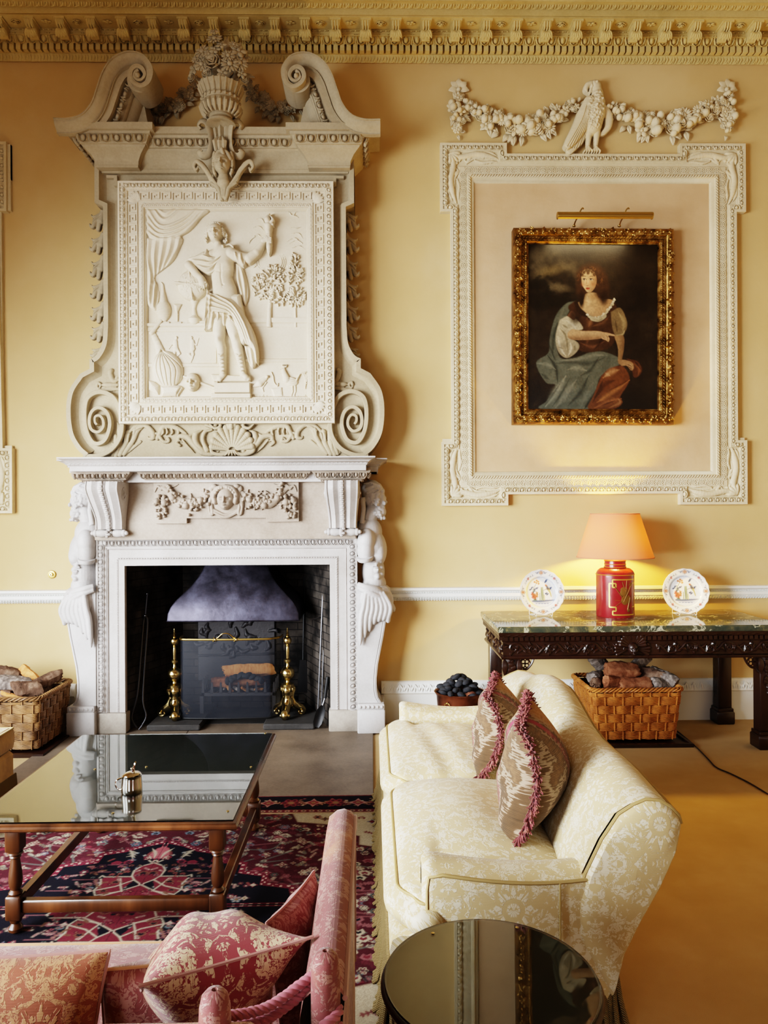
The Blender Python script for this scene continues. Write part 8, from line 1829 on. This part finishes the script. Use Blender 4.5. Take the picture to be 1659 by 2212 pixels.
q = MB(); q.tube(spath([(-r*.93, -.01, h_*.8), (-r*1.35, -.02, h_*.72), (-r*1.45, -.022, h_*.45), (-r*1.2, -.015, h_*.22), (-r*.98, -.008, h_*.2)], 5), .0035, 6); obj('handle', q, m_chrome, t, local=True)
tg = thing('sugar_tongs', 'small steel tongs standing out of the pot on the coffee table', 'tongs', (jp.x, jp.y, jz+h_*.5)); q = MB()
for d in (-.004, .004): q.tube([(0, d, 0), (.006, d*1.5, h_*.5), (.014, d, h_*.95), (.017, 0, h_*1.02)], .0022, 5, flat=2)
tg.location = (jp.x+.004, jp.y-.012, jz+h_*.62); obj('tongs_arms', q, m_chrome, tg, local=True)
# ------------------------------------------------------------------ round side table
zR = .55; Rc = UZ(1060, 2112, zR); Rr = 235*Rc.y/F*.985
m_umber = M('olive_brown_table_top', '6b5838', .4, spec=.4); m_umber.col(m_umber.ramp(m_umber.noise(3, 5, .6), [(.3, '9c865e'), (.6, 'ad966b')]))
rt = thing('round_side_table', 'round glass-topped pedestal table in front of the sofa\'s near arm', 'side table', (Rc.x, Rc.y, 0))
c = (Rc.x, Rc.y, 0)
obj('table_top', MB().lathe([(0, zR-.03), (Rr*.96, zR-.03), (Rr+.004, zR-.024), (Rr+.008, zR-.016), (Rr+.004, zR-.008), (Rr-.002, zR-.006), (0, zR-.006)], 96, c=c), m_mahog, rt)
obj('top_veneer', MB().lathe([(0, zR-.0062), (Rr-.006, zR-.0062), (Rr-.006, zR-.0056), (0, zR-.0056)], 96, c=c), m_umber, rt)
obj('glass_disc', MB().lathe([(0, zR-.0052), (Rr*.5, zR-.0052), (Rr-.006, zR-.0052), (Rr-.003, zR-.0052), (Rr, zR-.004), (Rr, zR-.0004), (Rr-.0015, zR+.001), (Rr-.004, zR+.001), (Rr*.5, zR+.001), (0, zR+.001)], 96, c=c), m_glass, rt)
obj('pedestal', MB().lathe([(0, .06), (.05, .06), (.06, .09), (.045, .12), (.03, .16), (.035, .2), (.055, .26), (.05, .32), (.03, .38), (.028, .44), (.04, .47), (.09, .5), (.12, zR-.03), (0, zR-.03)], 32, c=c), m_mahog, rt)
for i in range(3):
    a = PI/2+i*2*PI/3; q = MB(); q.tube(spath([(Rc.x+r_*math.cos(a), Rc.y+r_*math.sin(a), z) for r_, z in ((.03, .12), (.09, .12), (.15, .07), (.2, .03), (.22, .028))], 4), [.022, .024, .022, .02, .018], 8); obj('leg', q, m_mahog, rt)
for px, py in ((935, 2017), (1117, 2005)): o_ = UZ(px, py, zR); obj('glass_pad', MB().lathe([(0, 0), (.005, 0), (.005, .0015), (0, .002)], 12, c=(o_.x, o_.y, zR+.001)), m_brass, rt)
# ------------------------------------------------------------------ rose damask knole sofa, seen from behind its corner
m_rose = damask('rose_pink_damask', '86494a', 'a87d75', P=.30, seed=3.3, vein='c98f62', sheen=.3)
m_rose2 = damask('rust_gold_damask', '94543c', 'c0936a', P=.26, seed=7.7, sheen=.3); m_rose3 = damask('crimson_and_cream_damask', '8c3a42', 'd8c2a0', P=.27, seed=5.1, vein='c98a5c', sheen=.3)
m_rope = M('rose_rope', 'a8606c', .75, Sheen_Weight=.3)
kn = thing('knole_sofa', 'rose pink damask knole sofa with rope-tied finials, seen from behind', 'sofa', (-.9, 1.5, 0))
AX1, AX0, AY0, AY1, ZA = -.052, -.132, 1.30, 2.13, .86
ysn = np.linspace(0, 1, 40); V = []
for u in ysn:
    y = AY0+(AY1-AY0)*u; zt = ZA-.06*max(0, (u-.93)/.07)**2; f = 1-.3*max(0, (u-.95)/.05)
    V.append([(AX1-.004, y, .10), (AX1-.004, y, zt-.05), (AX1, y, zt-.012), (AX1-.010, y, zt+.002), (AX1-.03, y, zt+.010), (AX0+.03, y, zt+.006), (AX0+.008, y, zt-.012), (AX0, y, zt-.05), (AX0-.01, y, zt-.15), (AX0-.012, y, .3)])
V = np.array(V); e = V[-1].copy(); c_ = e.mean(0); E2 = e.copy(); E2[:, 0] = c_[0]+(e[:, 0]-c_[0])*.7; E2[:, 1] += .018; E2[:, 2] -= .01*(e[:, 2] > .5); E3 = E2.copy(); E3[:, 0] = c_[0]+(e[:, 0]-c_[0])*.1; E3[:, 1] += .008
q = MB(); q.grid(np.concatenate([V, [E2, E3]])); obj('arm', q, m_rose, kn, uv=lambda v: np.c_[v[:, 1], v[:, 0]*1.+v[:, 2]*1.0])
obj('arm_piping', MB().tube([tuple(p) for p in V[:, 2]]+[(AX1-.004, AY1+.016, ZA-.08), (AX1-.006, AY1+.016, .4)], .0055, 6), m_rose, kn)
# the back, running off to the left
xsn = np.linspace(-2.2, -.20, 60); V = []
for x in xsn: V.append([(x, 1.10, .10), (x, 1.10, .80), (x, 1.105, .868), (x, 1.125, .884), (x, 1.165, .888), (x, 1.20, .878), (x, 1.215, .85), (x, 1.24, .6), (x, 1.25, .4)])
V = np.array(V); e2 = V[-1].copy(); e2[:, 0] += .014; e2[:, 1] = 1.17+(e2[:, 1]-1.17)*.6
q = MB(); q.grid(np.concatenate([V, [e2]])); obj('back', q, m_rose2, kn, uv=lambda v: np.c_[v[:, 0], v[:, 2]+v[:, 1]])
obj('back_piping', MB().tube([(x, 1.103, .87) for x in xsn], .005, 6), m_rose2, kn)
q = MB(); q.box(-2.2, AX1-.006, 1.12, 2.10, .12, .36, ch=.01); obj('base', q, m_rose, kn, uv=lambda v: np.c_[v[:, 0]+v[:, 1], v[:, 2]])
q = MB(); q.box(-2.2, AX1-.004, 1.11, 2.10, .02, .13, ch=.006); obj('skirt', q, m_rose, kn, uv=lambda v: np.c_[v[:, 0]+v[:, 1], v[:, 2]])
def kseat(u, v): return -1.15+u*(AX0-.02+1.15), 1.26+v*.84
def kseat2(u, v): return -2.18+u*1.02, 1.26+v*.84
for kf_ in (kseat, kseat2):
    q, a_, b_ = pad(kf_, .485, .37, .05, 36, .02); c = obj('seat_cushion', q, m_rose, kn, uv=lambda v: np.c_[v[:, 0], v[:, 1]+v[:, 2]], sharp=60); obj('cushion_piping', MB().tube(a_, .005, 6, closed=True), m_rose2, c)
# rounded finials and the ropes between them
def finial(x, y, z0, z1, r):
    q = MB(); q.lathe([(0, z0), (r*.95, z0), (r, z0+.05), (r, z1-.05), (r*.96, z1-.025), (r*.82, z1-.008), (r*.55, z1), (r*.2, z1+.002), (r*.1, z1-.003), (0, z1-.004)], 28, c=(x, y, 0))
    return obj('finial', q, m_rose, kn, uv=lambda v: np.c_[np.arctan2(v[:, 1]-np.mean(v[:, 1]), v[:, 0]-np.mean(v[:, 0]))*r, v[:, 2]])
F1 = UZ(464, 2140, .93); F2 = UZ(703, 2056, .93); finial(F1.x, F1.y, .55, .93, .026); finial(F2.x, F2.y, .55, .93, .026)
def rope(pts, name='tie_rope', r=.008):
    P = spath(pts, 10); d = np.r_[0, np.cumsum(np.linalg.norm(np.diff(P, axis=0), axis=1))]; s = np.arange(0, d[-1], .003); P = np.stack([np.interp(s, d, P[:, i]) for i in range(3)], 1)
    T_ = np.gradient(P, axis=0); T_ /= np.linalg.norm(T_, axis=1)[:, None]; up = np.array((0, 0, 1.)); A_ = np.cross(T_, up); A_ /= np.linalg.norm(A_, axis=1)[:, None]; B_ = np.cross(T_, A_); q = MB()
    for k_ in range(3): a = s/.034*2*PI+k_*2*PI/3; q.tube(P+r*.55*(np.cos(a)[:, None]*A_+np.sin(a)[:, None]*B_), r*.62, 6)
    return obj(name, q, m_rope, kn)
f1, f2 = np.array(F1), np.array(F2)
for z, b in ((.865, .02), (.845, .03), (.82, .0), (.79, -.02)):
    m_ = (f1+f2)/2; dv = (f2-f1)[:2]; nrm = np.array((-dv[1], dv[0]))/np.linalg.norm(dv); s_ = 1 if b < .01 else -1
    o1, o2 = f1[:2]-nrm*.030*s_, f2[:2]-nrm*.030*s_
    rope([(f1[0]-.02, f1[1]+.01*s_, z), (o1[0], o1[1], z), ((o1[0]+o2[0])/2, (o1[1]+o2[1])/2, z-.015), (o2[0], o2[1], z+.012), (f2[0]+.022, f2[1]-.0, z+.015)])
# cushions on the knole sofa
def pillow(name, label, cen, ax_u, ax_v, hu, hv, th, mat, pip, grp=None, n=44, cat='cushion', pinch=.15, boxy=.72):
    t = thing(name, label, cat, cen, grp); a, b = Vector(ax_u).normalized(), Vector(ax_v); b = (b-a*a.dot(b)).normalized(); c = a.cross(b)
    g = np.linspace(-1, 1, n); S, Tt = np.meshgrid(g, g, indexing='ij'); pin = lambda x: 1-pinch*(1-x*x)
    pz = np.clip((1-S**2)*(1-Tt**2), 0, 1)**boxy; w = .006*np.sin(S*8+Tt*3)*pz
    P = lambda s: (S*hu*pin(Tt))[..., None]*np.array(a)+(Tt*hv*pin(S))[..., None]*np.array(b)+(s*th*pz+w)[..., None]*np.array(c)
    A_, B_ = P(1), P(-1); q = MB(); q.grid(A_); q.grid(B_[::-1]); aa, bb = np.array(a), np.array(b)
    obj('cushion_cover', q, mat, t, local=True, uv=lambda v: np.c_[v @ aa, v @ bb], sharp=70)
    e = [(i, 0) for i in range(n-1)]+[(n-1, j) for j in range(n-1)]+[(n-1-i, n-1) for i in range(n-1)]+[(0, n-1-j) for j in range(n-1)]
    obj('piping', MB().tube([(A_[i, j]+B_[i, j])/2 for i, j in e], .0036, 6, closed=True), pip, t, local=True); return t
c1_, c2v = UZ(271, 2139, .86), UZ(643, 2033, .86); au = (c2v-c1_); mid_ = (c1_+c2v)/2; vv_ = Vector((.25, -.80, .57)); hv_ = .21
pillow('damask_cushion', 'crimson and cream damask cushion wedged in the knole sofa\'s roped corner', tuple(mid_-vv_.normalized()*hv_*.98), au, vv_, au.length/2*1.02, hv_, .115, m_rose3, m_rose)
b1, b2 = UZ(0, 2062, .84), UZ(236, 2070, .84)
pillow('back_cushion', 'rust and gold leaf-patterned back cushion at the photo\'s lower left edge', (b2.x-.36, b2.y-.06, .66), (1, 0.02, 0), (0, .30, .95), .36, .20, .08, m_rose2, m_rose, pinch=.05, boxy=.35)
b3, b4 = UZ(208, 2100, .80), UZ(330, 2090, .80)
pillow('back_cushion', 'dark rose cushion half hidden behind the crimson and cream one', (b3.x+.17, b3.y+.05, .62), (1, .25, 0), (0, -.1, 1), .17, .19, .08, m_rose, m_rose2, pinch=.05, boxy=.35)
d1 = UZ(664, 1958, .74); pillow('small_cushion', 'pink cushion corner standing up against the knole sofa arm', (d1.x-.02, d1.y+.02, .585), (.35, .95, 0), (-.05, 0.25, 1), .13, .17, .05, m_rose, m_rose, pinch=.05, boxy=.4)
# ------------------------------------------------------------------ gold seat at the left edge
m_gvel = M('old_gold_velvet', 'a9823f', .85, Sheen_Weight=.5); m_gvel.col(m_gvel.ramp(m_gvel.noise(14, 4), [(.3, '93702f'), (.65, 'b48d4b')]))
gx1, gy0 = -2.105, 4.36-.64
st = thing('fringed_seat', 'gold velvet fringed seat with cream damask top, at the photo\'s left edge', 'stool', (gx1-.4, gy0+.3, 0))
def gs(u, v): return gx1-.9+u*.9, gy0+.02+v*.62
q, a_, b_ = pad(gs, .45, .335, .03, 30, .012); c = obj('seat_cushion', q, m_gvel, st, sharp=60); obj('cushion_piping', MB().tube(a_, .005, 6, closed=True), m_pipe, c)
def gs2(u, v): return gx1-.88+u*.865, gy0+.035+v*.59
q, a_, b_ = pad(gs2, .455, .448, .032, 30, .0); obj('damask_top', q, m_dam, c, uv=lambda v: v[:, :2], sharp=60)
q = MB(); q.box(gx1-.9, gx1+.012, gy0+.005, gy0+.64, .12, .325, ch=.02); obj('upholstered_base', q, m_gvel, st)
q = MB()
for x in np.arange(gx1-.9, gx1+.02, .013): q.tube([(x, gy0, .19), (x, gy0-.008, .1), (x, gy0-.014, .006)], [.006, .007, .0065], 5)
for y in np.arange(gy0, gy0+.64, .013): q.tube([(gx1+.016, y, .19), (gx1+.024, y, .1), (gx1+.03, y, .006)], [.006, .007, .0065], 5)
obj('bullion_fringe', q, m_fringe, st)
# ------------------------------------------------------------------ light
w = bpy.data.worlds.new('world'); bpy.context.scene.world = w; w.use_nodes = True
w.node_tree.nodes['Background'].inputs[0].default_value = (.75, .86, 1, 1); w.node_tree.nodes['Background'].inputs[1].default_value = .3
a_, b_ = U(1205, 466, YL), U(1408, 466, YL)
def area(name, loc, size, aim, power, col, spread=104):
    l = bpy.data.lights.new(name, 'AREA'); l.shape = 'RECTANGLE'; l.size, l.size_y = size; l.energy = power; l.color = col; l.spread = math.radians(spread)
    o = bpy.data.objects.new(name, l); C.objects.link(o); o.location = loc; o.rotation_euler = (Vector(aim)-Vector(loc)).to_track_quat('-Z', 'Y').to_euler(); return o
for i, (a, b) in enumerate((W1, W2)):
    area('window_and_fill_light', (XL+.02, (a+b)/2, (WZ0+WZ1)/2), (b-a, WZ1-WZ0), (XL+3, (a+b)/2+2.2, (WZ0+WZ1)/2-1.0), (370, 220)[i], (.93, .97, 1))
area('window_and_fill_light', (-2.6, YB+.05, 1.8), (2., 2.6), (-2.2, 3, -.4), 110, (.95, .97, 1), 150)  # soft fill from behind the camera; the back wall has no opening here
def point(name, loc, power, col, r): l = bpy.data.lights.new(name, 'POINT'); l.energy = power; l.color = col; l.shadow_soft_size = r; o = bpy.data.objects.new(name, l); C.objects.link(o); o.location = loc; return o
area('picture_lamp_light', ((a_.x+b_.x)/2, YL+.004, a_.z-.016), (b_.x-a_.x-.1, .02), ((a_.x+b_.x)/2, 5.9, a_.z-.5), 3, (1, .78, .45))
area('window_and_fill_light', (2.6, YB+.05, 1.9), (2., 2.6), (2.4, 3, 0), 40, (.97, .98, 1), 150)  # added fill lamp to lift the right side; no window in this wall
sc = bpy.context.scene
sc.view_settings.view_transform = 'Filmic'; sc.view_settings.look = 'High Contrast'; sc.view_settings.exposure = -.38
sc.cycles.use_denoising = True; sc.cycles.use_adaptive_sampling = True; sc.cycles.adaptive_threshold = .025; sc.cycles.max_bounces = 7; sc.cycles.transparent_max_bounces = 12; sc.cycles.sample_clamp_indirect = 4; sc.cycles.caustics_reflective = False; sc.cycles.caustics_refractive = False
